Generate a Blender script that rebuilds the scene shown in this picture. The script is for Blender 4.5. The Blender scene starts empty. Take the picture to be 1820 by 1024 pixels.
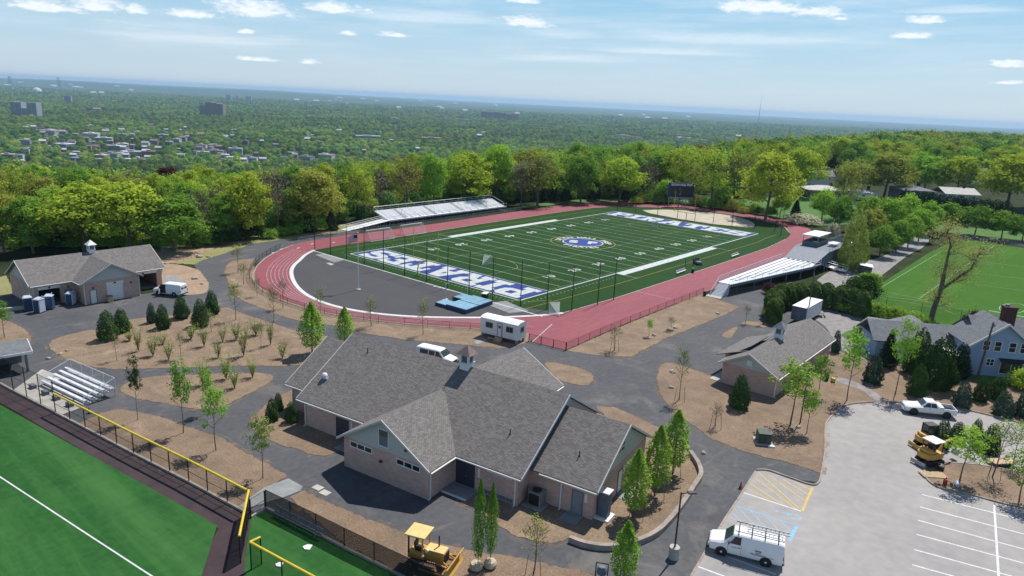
import bpy, bmesh, math, random
import numpy as np
from mathutils import Vector, Matrix

# ------------------------------------------------------------------ camera
FOC, AZ, PIT, ROLL, CX, CY, CZ = 1261.74, 0.693244, 0.258873, 0.048319, -95.3198, -77.3629, 34.7108
_fw = Vector((math.cos(AZ)*math.cos(PIT), math.sin(AZ)*math.cos(PIT), -math.sin(PIT)))
_r = Vector((math.sin(AZ), -math.cos(AZ), 0)); _u = _r.cross(_fw)
CR = _r*math.cos(ROLL) + _u*math.sin(ROLL)
CU = _u*math.cos(ROLL) - _r*math.sin(ROLL)
scene = bpy.context.scene
col = scene.collection
cam_d = bpy.data.cameras.new('camera'); cam = bpy.data.objects.new('camera', cam_d); col.objects.link(cam)
cam_d.sensor_width = 36.0; cam_d.lens = 36.0*FOC/1820.0
cam_d.clip_start = 0.5; cam_d.clip_end = 80000
M = Matrix((CR, CU, -_fw)).transposed().to_4x4(); M.translation = Vector((CX, CY, CZ))
cam.matrix_world = M
scene.camera = cam

# ------------------------------------------------------------------ light
SUN_AZ, SUN_EL = math.radians(6), math.radians(58)
sun_d = bpy.data.lights.new('sun', 'SUN'); sun_d.energy = 4.8; sun_d.angle = math.radians(0.5); sun_d.color = (1, .95, .88)
sun = bpy.data.objects.new('sun', sun_d); col.objects.link(sun)
sd = Vector((math.cos(SUN_EL)*math.cos(SUN_AZ), math.cos(SUN_EL)*math.sin(SUN_AZ), math.sin(SUN_EL)))
sun.rotation_euler = (-sd).to_track_quat('-Z', 'Y').to_euler()
scene.view_settings.view_transform = 'Standard'; scene.view_settings.look = 'None'
scene.view_settings.exposure = 0.2; scene.view_settings.gamma = 1.0
scene.cycles.max_bounces = 6; scene.cycles.diffuse_bounces = 2; scene.cycles.glossy_bounces = 2
scene.cycles.transmission_bounces = 4; scene.cycles.transparent_max_bounces = 12; scene.cycles.volume_bounces = 0
scene.cycles.use_denoising = True

def pxdir(px, py):
    return (_fw + CR*((px-910)/FOC) - CU*((py-512)/FOC)).normalized()

world = bpy.data.worlds.new('World'); scene.world = world; world.use_nodes = True
def build_world():
    nt = world.node_tree; N = nt.nodes; Lk = nt.links; N.clear()
    out = N.new('ShaderNodeOutputWorld'); bg = N.new('ShaderNodeBackground'); bg.inputs['Strength'].default_value = SKY_STRENGTH
    sky = N.new('ShaderNodeTexSky'); sky.sky_type = 'NISHITA'; sky.sun_disc = False
    sky.sun_elevation = SUN_EL; sky.sun_rotation = math.pi/2 - SUN_AZ
    sky.altitude = 200; sky.air_density = 1.0; sky.dust_density = 0.6; sky.ozone_density = 2.0
    hs = N.new('ShaderNodeHueSaturation'); hs.inputs['Saturation'].default_value = 1.0; hs.inputs['Value'].default_value = 1.0
    Lk.new(sky.outputs[0], hs.inputs['Color'])
    tc = N.new('ShaderNodeTexCoord'); sep = N.new('ShaderNodeSeparateXYZ'); Lk.new(tc.outputs['Generated'], sep.inputs[0])
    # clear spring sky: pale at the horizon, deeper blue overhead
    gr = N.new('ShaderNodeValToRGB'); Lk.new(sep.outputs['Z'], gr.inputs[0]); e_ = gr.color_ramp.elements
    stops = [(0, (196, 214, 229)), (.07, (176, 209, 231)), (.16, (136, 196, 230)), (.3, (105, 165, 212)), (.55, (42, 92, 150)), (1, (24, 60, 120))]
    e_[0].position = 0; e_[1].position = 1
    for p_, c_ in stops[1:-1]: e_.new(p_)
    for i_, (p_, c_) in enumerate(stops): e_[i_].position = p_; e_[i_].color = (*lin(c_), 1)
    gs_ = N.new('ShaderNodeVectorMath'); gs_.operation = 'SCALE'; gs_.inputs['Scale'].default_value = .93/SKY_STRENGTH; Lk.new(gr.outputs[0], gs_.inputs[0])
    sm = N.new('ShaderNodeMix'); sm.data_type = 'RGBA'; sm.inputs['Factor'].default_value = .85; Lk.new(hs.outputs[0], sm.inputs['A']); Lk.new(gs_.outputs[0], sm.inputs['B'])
    def mth(op, a, b=None, c=None):
        n = N.new('ShaderNodeMath'); n.operation = op
        for i, q in enumerate((a, b, c)):
            if q is None: continue
            if isinstance(q, (int, float)): n.inputs[i].default_value = q
            else: Lk.new(q, n.inputs[i])
        return n.outputs[0]
    az = mth('ARCTAN2', sep.outputs['Y'], sep.outputs['X']); el = mth('ARCSINE', sep.outputs['Z'])
    comb = N.new('ShaderNodeCombineXYZ'); Lk.new(mth('MULTIPLY', az, 10.0), comb.inputs[0]); Lk.new(mth('MULTIPLY', el, 26.0), comb.inputs[1])
    def noise(scale, detail, src=None, rough=.6):
        n = N.new('ShaderNodeTexNoise'); n.inputs['Scale'].default_value = scale; n.inputs['Detail'].default_value = detail
        n.inputs['Roughness'].default_value = rough; Lk.new(src or comb.outputs[0], n.inputs['Vector']); return n.outputs['Fac']
    n1 = noise(3.2, 7)
    n2 = noise(11.0, 6)
    nn = mth('ADD', mth('MULTIPLY', n1, .7), mth('MULTIPLY', n2, .3))
    total = None; thin_ = None
    for (px, py, wx, wy) in CLOUDS+STREAKS:
        d0 = pxdir(px, py); a0 = math.atan2(d0.y, d0.x); e0 = math.asin(d0.z)
        wa = wx/FOC; we = wy*1.35/FOC
        da = mth('DIVIDE', mth('SUBTRACT', az, a0), wa)
        # flat-bottomed puffs: the lower half falls off faster; the tilt of the camera is in a0/e0
        de0 = mth('DIVIDE', mth('SUBTRACT', el, e0), we)
        de = mth('MAXIMUM', de0, mth('MULTIPLY', de0, -2.2))
        dd = mth('SQRT', mth('ADD', mth('MULTIPLY', da, da), mth('MULTIPLY', de, de)))
        m = mth('SUBTRACT', 1.0, dd)
        if (px, py, wx, wy) in STREAKS: thin_ = m if thin_ is None else mth('MAXIMUM', thin_, m)
        else: total = m if total is None else mth('MAXIMUM', total, m)
    m = mth('ADD', total, mth('MULTIPLY', mth('SUBTRACT', nn, .5), 3.2))
    mr = N.new('ShaderNodeMapRange'); mr.interpolation_type = 'SMOOTHSTEP'; mr.inputs['From Min'].default_value = -.15; mr.inputs['From Max'].default_value = .75
    mr.inputs['To Max'].default_value = .88
    Lk.new(m, mr.inputs['Value'])
    # thin high streaks
    comb2 = N.new('ShaderNodeCombineXYZ'); Lk.new(mth('ADD', mth('MULTIPLY', az, 4.5), mth('MULTIPLY', el, 6.0)), comb2.inputs[0]); Lk.new(mth('MULTIPLY', el, 42.0), comb2.inputs[1])
    n3 = noise(1.3, 6, comb2.outputs[0], .62)
    mr2 = N.new('ShaderNodeMapRange'); mr2.inputs['From Min'].default_value = .42; mr2.inputs['From Max'].default_value = .75; mr2.inputs['To Max'].default_value = .42
    Lk.new(n3, mr2.inputs['Value'])
    mrc = N.new('ShaderNodeMapRange'); mrc.inputs['From Min'].default_value = .0; mrc.inputs['From Max'].default_value = .14; Lk.new(el, mrc.inputs['Value'])
    mr3 = N.new('ShaderNodeMapRange'); mr3.interpolation_type = 'SMOOTHSTEP'; mr3.inputs['From Min'].default_value = -.2; mr3.inputs['From Max'].default_value = 1.1; mr3.inputs['To Max'].default_value = .42
    Lk.new(mth('ADD', thin_, mth('MULTIPLY', mth('SUBTRACT', n3, .5), 2.6)), mr3.inputs['Value'])
    cir = mth('MAXIMUM', mth('MULTIPLY', mr2.outputs[0], mrc.outputs[0]), mr3.outputs[0])
    fac = mth('MAXIMUM', mr.outputs[0], cir)
    mix = N.new('ShaderNodeMix'); mix.data_type = 'RGBA'
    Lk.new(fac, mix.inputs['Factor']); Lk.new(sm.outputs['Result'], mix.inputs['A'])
    cc = N.new('ShaderNodeMix'); cc.data_type = 'RGBA'; Lk.new(n2, cc.inputs['Factor'])
    cc.inputs['A'].default_value = (.72/SKY_STRENGTH, .80/SKY_STRENGTH, .88/SKY_STRENGTH, 1); cc.inputs['B'].default_value = (1.0/SKY_STRENGTH, 1.0/SKY_STRENGTH, 1.0/SKY_STRENGTH, 1)
    Lk.new(cc.outputs['Result'], mix.inputs['B'])
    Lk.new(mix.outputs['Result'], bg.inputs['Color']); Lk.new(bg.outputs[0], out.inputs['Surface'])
SKY_STRENGTH = 0.1
STREAKS = [(1300, 70, 270, 15), (1180, 94, 230, 7), (990, 62, 110, 14), (330, 66, 240, 20), (720, 30, 200, 14), (1700, 20, 110, 8), (1000, 105, 120, 12)]
CLOUDS = [(80, 14, 62, 10), (175, 14, 45, 11), (240, 20, 20, 7), (340, 26, 42, 8), (450, 22, 75, 14), (600, 18, 55, 11), (940, 42, 52, 11), (700, 63, 35, 5), (435, 58, 15, 4),
          (1345, 15, 75, 14), (1455, 24, 45, 10), (930, 2, 35, 8), (1645, 38, 30, 6), (1617, 65, 34, 6), (1800, 116, 30, 7), (550, 112, 18, 5), (460, 107, 45, 4), (1790, 148, 25, 3), (620, 60, 16, 4), (1490, 34, 20, 4)]
# ------------------------------------------------------------------ pixel -> place on the ground, used to lay out the plan
def G(px, py, z=0.0):
    d = _fw + CR*((px-910)/FOC) - CU*((py-512)/FOC)
    t = (z-CZ)/d.z
    return Vector((CX, CY, CZ)) + d*t
def proj(p):
    d = Vector(p) - Vector((CX, CY, CZ)); z = d.dot(_fw)
    return 910+FOC*d.dot(CR)/z, 512-FOC*d.dot(CU)/z, z
def HT(px, py, ytop, z=0.0):
    b = G(px, py, z); lo, hi = 0.0, 80.0
    for _ in range(40):
        m = (lo+hi)/2
        if proj(b+Vector((0, 0, m)))[1] < ytop: hi = m
        else: lo = m
    return lo
def WD(px, py, wpx, z=0.0):           # metres spanned by wpx pixels at that ground point
    return wpx*proj(G(px, py, z))[2]/FOC
def PL(px, py, o, n):                 # the point of the plane through o with normal n seen at a pixel
    d = _fw + CR*((px-910)/FOC) - CU*((py-512)/FOC)
    c = Vector((CX, CY, CZ)); t = (Vector(o)-c).dot(n)/d.dot(n)
    return c + d*t

# ------------------------------------------------------------------ materials
def lin(c): return tuple(((x/255)/12.92 if x/255 <= .04045 else ((x/255+.055)/1.055)**2.4) for x in c)
def A(r, g, b, k=.8):                 # photo colour of a sunlit surface -> base colour
    return tuple(x*k for x in lin((r, g, b)))
def mat(name, c, rough=.85, c2=None, scale=1.0, detail=6, bump=0.0, bscale=None, metal=0.0, var=.18, stretch=None, spec=None, uv=False, lo=.3, hi=.7, scale2=None, stain=None):
    m = bpy.data.materials.new(name); m.use_nodes = True; nt = m.node_tree; N = nt.nodes; L = nt.links
    p = N['Principled BSDF']; p.inputs['Roughness'].default_value = rough; p.inputs['Metallic'].default_value = metal
    if spec is not None: p.inputs['Specular IOR Level'].default_value = spec
    if c2 is None: c2 = tuple(x*(1-var*2) for x in c); c = tuple(min(1, x*(1+var)) for x in c)
    tc = N.new('ShaderNodeTexCoord'); vec = tc.outputs['UV' if uv else 'Object']
    if stretch:
        mp = N.new('ShaderNodeMapping'); mp.inputs['Scale'].default_value = stretch; L.new(vec, mp.inputs['Vector']); vec = mp.outputs[0]
    n = N.new('ShaderNodeTexNoise'); n.inputs['Scale'].default_value = scale; n.inputs['Detail'].default_value = detail; n.inputs['Roughness'].default_value = .65
    L.new(vec, n.inputs['Vector'])
    fac = n.outputs['Fac']
    if scale2:
        n2 = N.new('ShaderNodeTexNoise'); n2.inputs['Scale'].default_value = scale2; n2.inputs['Detail'].default_value = 4; L.new(vec, n2.inputs['Vector'])
        mx = N.new('ShaderNodeMix'); mx.data_type = 'FLOAT'; mx.inputs['Factor'].default_value = .5; L.new(fac, mx.inputs['A']); L.new(n2.outputs['Fac'], mx.inputs['B']); fac = mx.outputs['Result']
    rp = N.new('ShaderNodeValToRGB'); rp.color_ramp.elements[0].position = lo; rp.color_ramp.elements[1].position = hi
    rp.color_ramp.elements[0].color = (*c2, 1); rp.color_ramp.elements[1].color = (*c, 1)
    L.new(fac, rp.inputs[0]); colo = rp.outputs[0]
    for (sc, amt, cs, strx, thr) in stain or ():      # wear: dust, damp, tyre polish, seams
        mp2 = N.new('ShaderNodeMapping'); mp2.inputs['Scale'].default_value = strx; mp2.inputs['Rotation'].default_value = (0, 0, .7*sc); L.new(tc.outputs['Object'], mp2.inputs['Vector'])
        ns = N.new('ShaderNodeTexNoise'); ns.inputs['Scale'].default_value = sc; ns.inputs['Detail'].default_value = 9; ns.inputs['Roughness'].default_value = .7; ns.inputs['Distortion'].default_value = .6; L.new(mp2.outputs[0], ns.inputs['Vector'])
        ms = N.new('ShaderNodeMapRange'); ms.inputs['From Min'].default_value = thr; ms.inputs['From Max'].default_value = thr+.16; ms.inputs['To Max'].default_value = amt; L.new(ns.outputs['Fac'], ms.inputs['Value'])
        mm = N.new('ShaderNodeMix'); mm.data_type = 'RGBA'; L.new(ms.outputs[0], mm.inputs['Factor']); L.new(colo, mm.inputs['A']); mm.inputs['B'].default_value = (*cs, 1); colo = mm.outputs['Result']
    L.new(colo, p.inputs['Base Color'])
    if bump:
        n3 = N.new('ShaderNodeTexNoise'); n3.inputs['Scale'].default_value = bscale or scale*4; n3.inputs['Detail'].default_value = 5; L.new(vec, n3.inputs['Vector'])
        b = N.new('ShaderNodeBump'); b.inputs['Strength'].default_value = bump; b.inputs['Distance'].default_value = .1
        L.new(n3.outputs['Fac'], b.inputs['Height']); L.new(b.outputs[0], p.inputs['Normal'])
    return m
def brickmat(name, c1, c2, mortar, w, h, gap=.02, var=.25, rough=.9, nscale=.6, offs=.5):
    m = bpy.data.materials.new(name); m.use_nodes = True; nt = m.node_tree; N = nt.nodes; L = nt.links
    p = N['Principled BSDF']; p.inputs['Roughness'].default_value = rough
    tc = N.new('ShaderNodeTexCoord'); br = N.new('ShaderNodeTexBrick'); L.new(tc.outputs['UV'], br.inputs['Vector'])
    br.offset = offs
    br.inputs['Color1'].default_value = (*c1, 1); br.inputs['Color2'].default_value = (*c2, 1); br.inputs['Mortar'].default_value = (*mortar, 1)
    br.inputs['Scale'].default_value = 1; br.inputs['Brick Width'].default_value = w; br.inputs['Row Height'].default_value = h
    br.inputs['Mortar Size'].default_value = gap; br.inputs['Mortar Smooth'].default_value = .3; br.inputs['Bias'].default_value = 0
    n = N.new('ShaderNodeTexNoise'); n.inputs['Scale'].default_value = nscale; n.inputs['Detail'].default_value = 8; n.inputs['Roughness'].default_value = .7; L.new(tc.outputs['UV'], n.inputs['Vector'])
    mr = N.new('ShaderNodeMapRange'); mr.inputs['From Min'].default_value = .25; mr.inputs['From Max'].default_value = .75
    mr.inputs['To Min'].default_value = 1-var; mr.inputs['To Max'].default_value = 1+var; L.new(n.outputs['Fac'], mr.inputs['Value'])
    mx = N.new('ShaderNodeVectorMath'); mx.operation = 'MULTIPLY'; L.new(br.outputs['Color'], mx.inputs[0]); L.new(mr.outputs[0], mx.inputs[1])
    L.new(mx.outputs[0], p.inputs['Base Color'])
    b = N.new('ShaderNodeBump'); b.inputs['Strength'].default_value = .4; b.inputs['Distance'].default_value = .02; b.invert = True
    L.new(br.outputs['Fac'], b.inputs['Height']); L.new(b.outputs[0], p.inputs['Normal'])
    return m
def leafmat(name, sc=.7, dark=.55, trans=.3):
    m = bpy.data.materials.new(name); m.use_nodes = True; nt = m.node_tree; N = nt.nodes; L = nt.links; N.clear()
    out = N.new('ShaderNodeOutputMaterial'); oi = N.new('ShaderNodeObjectInfo'); tc = N.new('ShaderNodeTexCoord')
    n = N.new('ShaderNodeTexNoise'); n.inputs['Scale'].default_value = sc; n.inputs['Detail'].default_value = 5; n.inputs['Roughness'].default_value = .75; L.new(tc.outputs['Object'], n.inputs['Vector'])
    mr = N.new('ShaderNodeMapRange'); mr.inputs['From Min'].default_value = .3; mr.inputs['From Max'].default_value = .7; mr.inputs['To Min'].default_value = dark; mr.inputs['To Max'].default_value = 2-dark
    L.new(n.outputs['Fac'], mr.inputs['Value'])
    mx = N.new('ShaderNodeVectorMath'); mx.operation = 'MULTIPLY'; L.new(oi.outputs['Color'], mx.inputs[0]); L.new(mr.outputs[0], mx.inputs[1])
    hv = N.new('ShaderNodeHueSaturation'); L.new(mx.outputs[0], hv.inputs['Color'])
    h2 = N.new('ShaderNodeMapRange'); h2.inputs['To Min'].default_value = .485; h2.inputs['To Max'].default_value = .515; L.new(n.outputs['Fac'], h2.inputs['Value']); L.new(h2.outputs[0], hv.inputs['Hue'])
    d = N.new('ShaderNodeBsdfDiffuse'); t = N.new('ShaderNodeBsdfTranslucent'); ms = N.new('ShaderNodeMixShader'); ms.inputs[0].default_value = trans
    L.new(hv.outputs[0], d.inputs['Color']); L.new(hv.outputs[0], t.inputs['Color']); L.new(d.outputs[0], ms.inputs[1]); L.new(t.outputs[0], ms.inputs[2]); L.new(ms.outputs[0], out.inputs['Surface'])
    return m
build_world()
MT = {}
MT['asphalt'] = mat('asphalt', A(97, 98, 102), .9, A(67, 69, 73), .12, 9, bump=.15, bscale=14, scale2=1.7, stain=[(.11, .55, A(145, 138, 130), (1, 1, 1), .54), (.5, .55, A(165, 155, 142), (.3, 1.4, 1), .6), (.07, .6, A(60, 63, 70), (1, 1, 1), .53)])
MT['new_asphalt'] = mat('infield_asphalt', A(80, 78, 82), .9, A(66, 66, 70), .25, 8, bump=.1, bscale=14, scale2=3)
MT['mulch'] = mat('mulch', A(166, 144, 119), .95, A(112, 93, 75), .5, 10, bump=.8, bscale=6, scale2=4.5, lo=.32, hi=.68, stain=[(.14, .7, A(118, 98, 82), (1, 1, 1), .5), (1.1, .5, A(96, 79, 66), (1, 1, 1), .57), (.35, .5, A(196, 174, 146), (1, .5, 1), .57), (.6, .35, A(140, 135, 88), (1, 1, 1), .66)])
MT['mulch_dark'] = mat('mulch_dark', A(158, 135, 111), .95, A(108, 90, 73), .35, 10, bump=.8, bscale=6, scale2=5, lo=.3, hi=.66, stain=[(.16, .7, A(112, 94, 80), (1, 1, 1), .5), (1.1, .5, A(92, 76, 64), (1, 1, 1), .57), (.4, .5, A(190, 168, 142), (1, .5, 1), .58)])
MT['soil'] = mat('bare_soil', A(190, 165, 140), .95, A(140, 115, 92), .3, 9, bump=.5, bscale=4, scale2=2)
MT['dry_grass'] = mat('dry_grass', A(165, 155, 105), .95, A(120, 130, 75), .25, 9, bump=.4, bscale=8, scale2=3)
MT['lot'] = mat('parking_asphalt', A(175, 171, 168), .9, A(152, 149, 148), .09, 10, bump=.15, bscale=10, scale2=.9, lo=.32, hi=.66, stain=[(.2, .3, A(188, 172, 158), (1, .25, 1), .56), (.35, .35, A(136, 132, 134), (.2, 1, 1), .6)])
MT['concrete'] = mat('concrete', A(205, 200, 190), .85, A(165, 162, 156), .8, 7, bump=.1)
MT['concrete_grey'] = mat('grey_concrete', A(160, 163, 162), .85, A(128, 132, 133), .9, 7, bump=.1)
MT['kerb'] = mat('kerb_stone', A(185, 172, 160), .85, A(135, 125, 118), 1.2, 6)
MT['track'] = mat('track_rubber', A(162, 85, 95), .85, A(131, 64, 74), .12, 9, bump=.1, bscale=20, scale2=1.1, stretch=(.35, 1.6, 1))
MT['white_line'] = mat('white_paint', A(235, 235, 235), .7, A(200, 202, 204), 2.0)
MT['turf'] = mat('field_turf', A(48, 84, 34), .95, A(30, 62, 26), .15, 8, scale2=1.6, bump=.3, bscale=18, spec=.15)
MT['turf_line'] = mat('turf_white', A(222, 226, 226), .9, A(175, 188, 182), 1.2)
MT['turf_thin'] = mat('turf_white_thin', A(170, 200, 176), .9, A(130, 168, 140), 1.2)
MT['turf_blue'] = mat('turf_blue', A(40, 70, 155), .9, A(26, 50, 125), .6)
MT['turf_yellow'] = mat('turf_yellow', A(170, 150, 60), .9, A(140, 130, 55), 1)
MT['ball_turf'] = mat('ball_turf', A(54, 108, 50), .95, A(34, 82, 37), .16, 9, scale2=1.3, bump=.3, bscale=16, spec=.15, stain=[(.12, .5, A(80, 128, 70), (1, .18, 1), .5), (.3, .4, A(30, 74, 36), (.15, 1, 1), .53), (.7, .35, A(74, 122, 62), (1, .08, 1), .5)])
MT['warning'] = mat('warning_track', A(76, 60, 63), .95, A(54, 43, 47), .5, 8, bump=.3, bscale=8)
MT['lawn'] = mat('lawn', A(86, 130, 42), .95, A(56, 98, 32), .2, 8, bump=.4, bscale=6, scale2=2)
MT['soccer'] = mat('soccer_turf', A(72, 116, 30), .95, A(54, 98, 27), .06, 8, scale2=1.2, stretch=(1, .4, 1), spec=.15, stain=[(.1, .4, A(98, 132, 46), (.12, 1, 1), .52)])
MT['gravel'] = mat('gravel', A(165, 160, 160), .9, A(120, 116, 116), .8, 8, bump=.3)
MT['sand'] = mat('sand', A(215, 205, 185), .95, A(185, 172, 152), .3, 7, bump=.2)
MT['brick'] = brickmat('brick', A(206, 172, 158, .95), A(186, 152, 140, .95), A(196, 170, 158, .9), .4, .1, .012, .13)
MT['shingle'] = brickmat('shingle', A(146, 141, 138), A(116, 111, 109), A(87, 84, 83), .32, .14, .018, .2, nscale=1.4)
MT['shingle_grey'] = brickmat('shingle_grey', A(142, 146, 150), A(118, 122, 128), A(92, 95, 100), .32, .14, .018, .2, nscale=1.0)
MT['siding'] = brickmat('siding', A(200, 199, 192, .95), A(194, 193, 187, .95), A(160, 160, 150, .9), 30, .15, .012, .06)
MT['blue_siding'] = brickmat('blue_siding', A(160, 180, 205, .95), A(152, 172, 198, .95), A(120, 140, 165, .9), 30, .15, .012, .06)
MT['white_trim'] = mat('white_trim', A(235, 232, 228, .9), .6, var=.04)
MT['grey_trim'] = mat('grey_trim', A(190, 192, 196, .9), .6, var=.05)
MT['white_paint'] = mat('white_vehicle_paint', (.78, .78, .78), .3, var=.03, scale=2, spec=.5)
MT['glass'] = mat('dark_glass', (.02, .025, .03), .12, var=.2, scale=1, spec=.6)
MT['tint_glass'] = mat('green_glass', (.03, .06, .055), .1, var=.2, scale=1, spec=.6)
MT['door_grey'] = mat('grey_door', A(150, 152, 160), .6, var=.08)
MT['door_dark'] = mat('dark_door', A(58, 62, 78), .5, var=.1)
MT['steel'] = mat('steel', (.36, .37, .38), .45, metal=.7, var=.15, scale=3)
MT['alu'] = mat('aluminium', (.72, .74, .77), .45, metal=.2, var=.1, scale=3)
MT['alu_white'] = mat('bright_aluminium', (.8, .81, .82), .5, metal=.0, var=.08, scale=2)
MT['grey_paint'] = mat('grey_paint', A(120, 125, 132), .6, var=.12, scale=1.5)
MT['blue_grey'] = mat('blue_grey_paint', A(105, 118, 135), .6, var=.12, scale=1.5)
MT['black'] = mat('black_paint', (.012, .012, .014), .5, var=.2)
MT['fence_black'] = mat('black_vinyl', (.014, .014, .016), .5, var=.2)
MT['rubber'] = mat('rubber', (.018, .018, .018), .8, var=.3, scale=5)
MT['yellow_pipe'] = mat('yellow_cap', A(235, 205, 60), .5, var=.1, scale=2)
MT['yellow_post'] = mat('yellow_post', A(225, 205, 70), .5, var=.08)
MT['cat_yellow'] = mat('machine_yellow', A(216, 166, 76), .5, var=.14, scale=2.5)
MT['cat_roof'] = mat('cream_yellow', A(235, 206, 132), .55, var=.08, scale=2)
MT['track_steel'] = mat('muddy_steel', A(110, 88, 75), .8, A(55, 44, 38), 3)
MT['red'] = mat('red_paint', A(190, 40, 35), .6, var=.1)
MT['orange'] = mat('orange_plastic', A(230, 90, 40), .6, var=.1)
MT['mat_blue'] = mat('mat_cover', A(140, 185, 205), .7, A(100, 150, 178), 1.2)
MT['mat_navy'] = mat('mat_side', A(50, 75, 110), .7, var=.15)
MT['toilet_blue'] = mat('toilet_blue', A(58, 86, 126), .5, var=.1)
MT['toilet_white'] = mat('toilet_white', A(200, 210, 225), .5, var=.08)
MT['green_box'] = mat('green_cabinet', A(62, 84, 76), .6, var=.12)
MT['stone'] = mat('stone', A(205, 195, 180), .9, A(140, 130, 118), 2.5, bump=.5)
MT['bark'] = mat('bark', A(138, 122, 108), .95, A(84, 72, 64), 3, bump=.6)
MT['stake'] = mat('wood_stake', A(150, 125, 100), .9, var=.2)
MT['wood'] = mat('timber', A(205, 180, 145), .9, var=.15, scale=3)
MT['red_brick'] = brickmat('chimney_brick', A(105, 62, 58), A(85, 50, 48), A(90, 70, 66), .22, .075, .012, .2)
MT['burlap'] = mat('burlap', A(225, 210, 180), .95, A(175, 158, 128), 4, bump=.6)
MT['shadow_interior'] = mat('interior_wall', A(120, 112, 108), .9, var=.1)
MT['skin'] = mat('skin', A(205, 155, 125), .7, var=.05)
MT['cloth_dark'] = mat('dark_cloth', A(50, 58, 75), .9, var=.15)
MT['cloth_blue'] = mat('blue_cloth', A(95, 135, 175), .9, var=.15)
MT['hair'] = mat('hair', (.02, .015, .01), .8, var=.2)
MT['yellow_line'] = mat('yellow_paint', A(225, 190, 95), .7, A(195, 165, 85), 2)
MT['blue_line'] = mat('blue_paint', A(145, 195, 225), .7, A(120, 170, 205), 2)
MT['pale_roof'] = mat('pale_roof', A(200, 198, 195), .8, var=.1, scale=.6)
MT['brown_roof'] = mat('brown_roof', A(140, 122, 116), .9, var=.15, scale=.8)
MT['leaf'] = leafmat('leaf', .4, .7, .42)
MT['leaf_fine'] = leafmat('leaf_fine', 2.2, .6, .36)
MT['board_blue'] = mat('board_blue', A(46, 60, 140), .6, var=.08)
MT['needle'] = leafmat('needle', 2.0, .5, .08)
MT['root_brown'] = mat('cupola_roof', A(140, 118, 116), .8, var=.15, scale=3)
def meshmat(name, cell, c, wire=.12):       # woven wire netting: real holes between the wires
    m = bpy.data.materials.new(name); m.use_nodes = True; nt = m.node_tree; N = nt.nodes; L = nt.links; N.clear()
    out = N.new('ShaderNodeOutputMaterial'); tc = N.new('ShaderNodeTexCoord')
    d = N.new('ShaderNodeBsdfDiffuse'); d.inputs['Color'].default_value = (*c, 1); t = N.new('ShaderNodeBsdfTransparent'); ms = N.new('ShaderNodeMixShader')
    ms.inputs[0].default_value = wire
    n = N.new('ShaderNodeTexNoise'); n.inputs['Scale'].default_value = 1/cell; n.inputs['Detail'].default_value = 0; L.new(tc.outputs['UV'], n.inputs['Vector'])
    mr = N.new('ShaderNodeMapRange'); mr.inputs['From Min'].default_value = .3; mr.inputs['From Max'].default_value = .7; mr.inputs['To Min'].default_value = wire*.6; mr.inputs['To Max'].default_value = wire*1.4
    L.new(n.outputs['Fac'], mr.inputs['Value']); L.new(mr.outputs[0], ms.inputs[0])
    L.new(t.outputs[0], ms.inputs[1]); L.new(d.outputs[0], ms.inputs[2]); L.new(ms.outputs[0], out.inputs['Surface'])
    return m
MT['net'] = meshmat('sports_net', .08, (.03, .03, .03), .16)
MT['netw'] = meshmat('white_net', .1, (.75, .75, .75), .45)
MT['chain'] = meshmat('chain_link', .06, (.5, .52, .53), .22)
MT['chain_black'] = meshmat('black_chain_link', .06, (.02, .02, .02), .22)
MT['wind_screen'] = meshmat('wind_screen', .05, (.025, .025, .028), .85)
MT['rail_maroon'] = mat('maroon_rail', A(110, 48, 58), .6, var=.1)
MT['chain_maroon'] = meshmat('maroon_chain_link', .06, A(120, 60, 68), .22)

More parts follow.
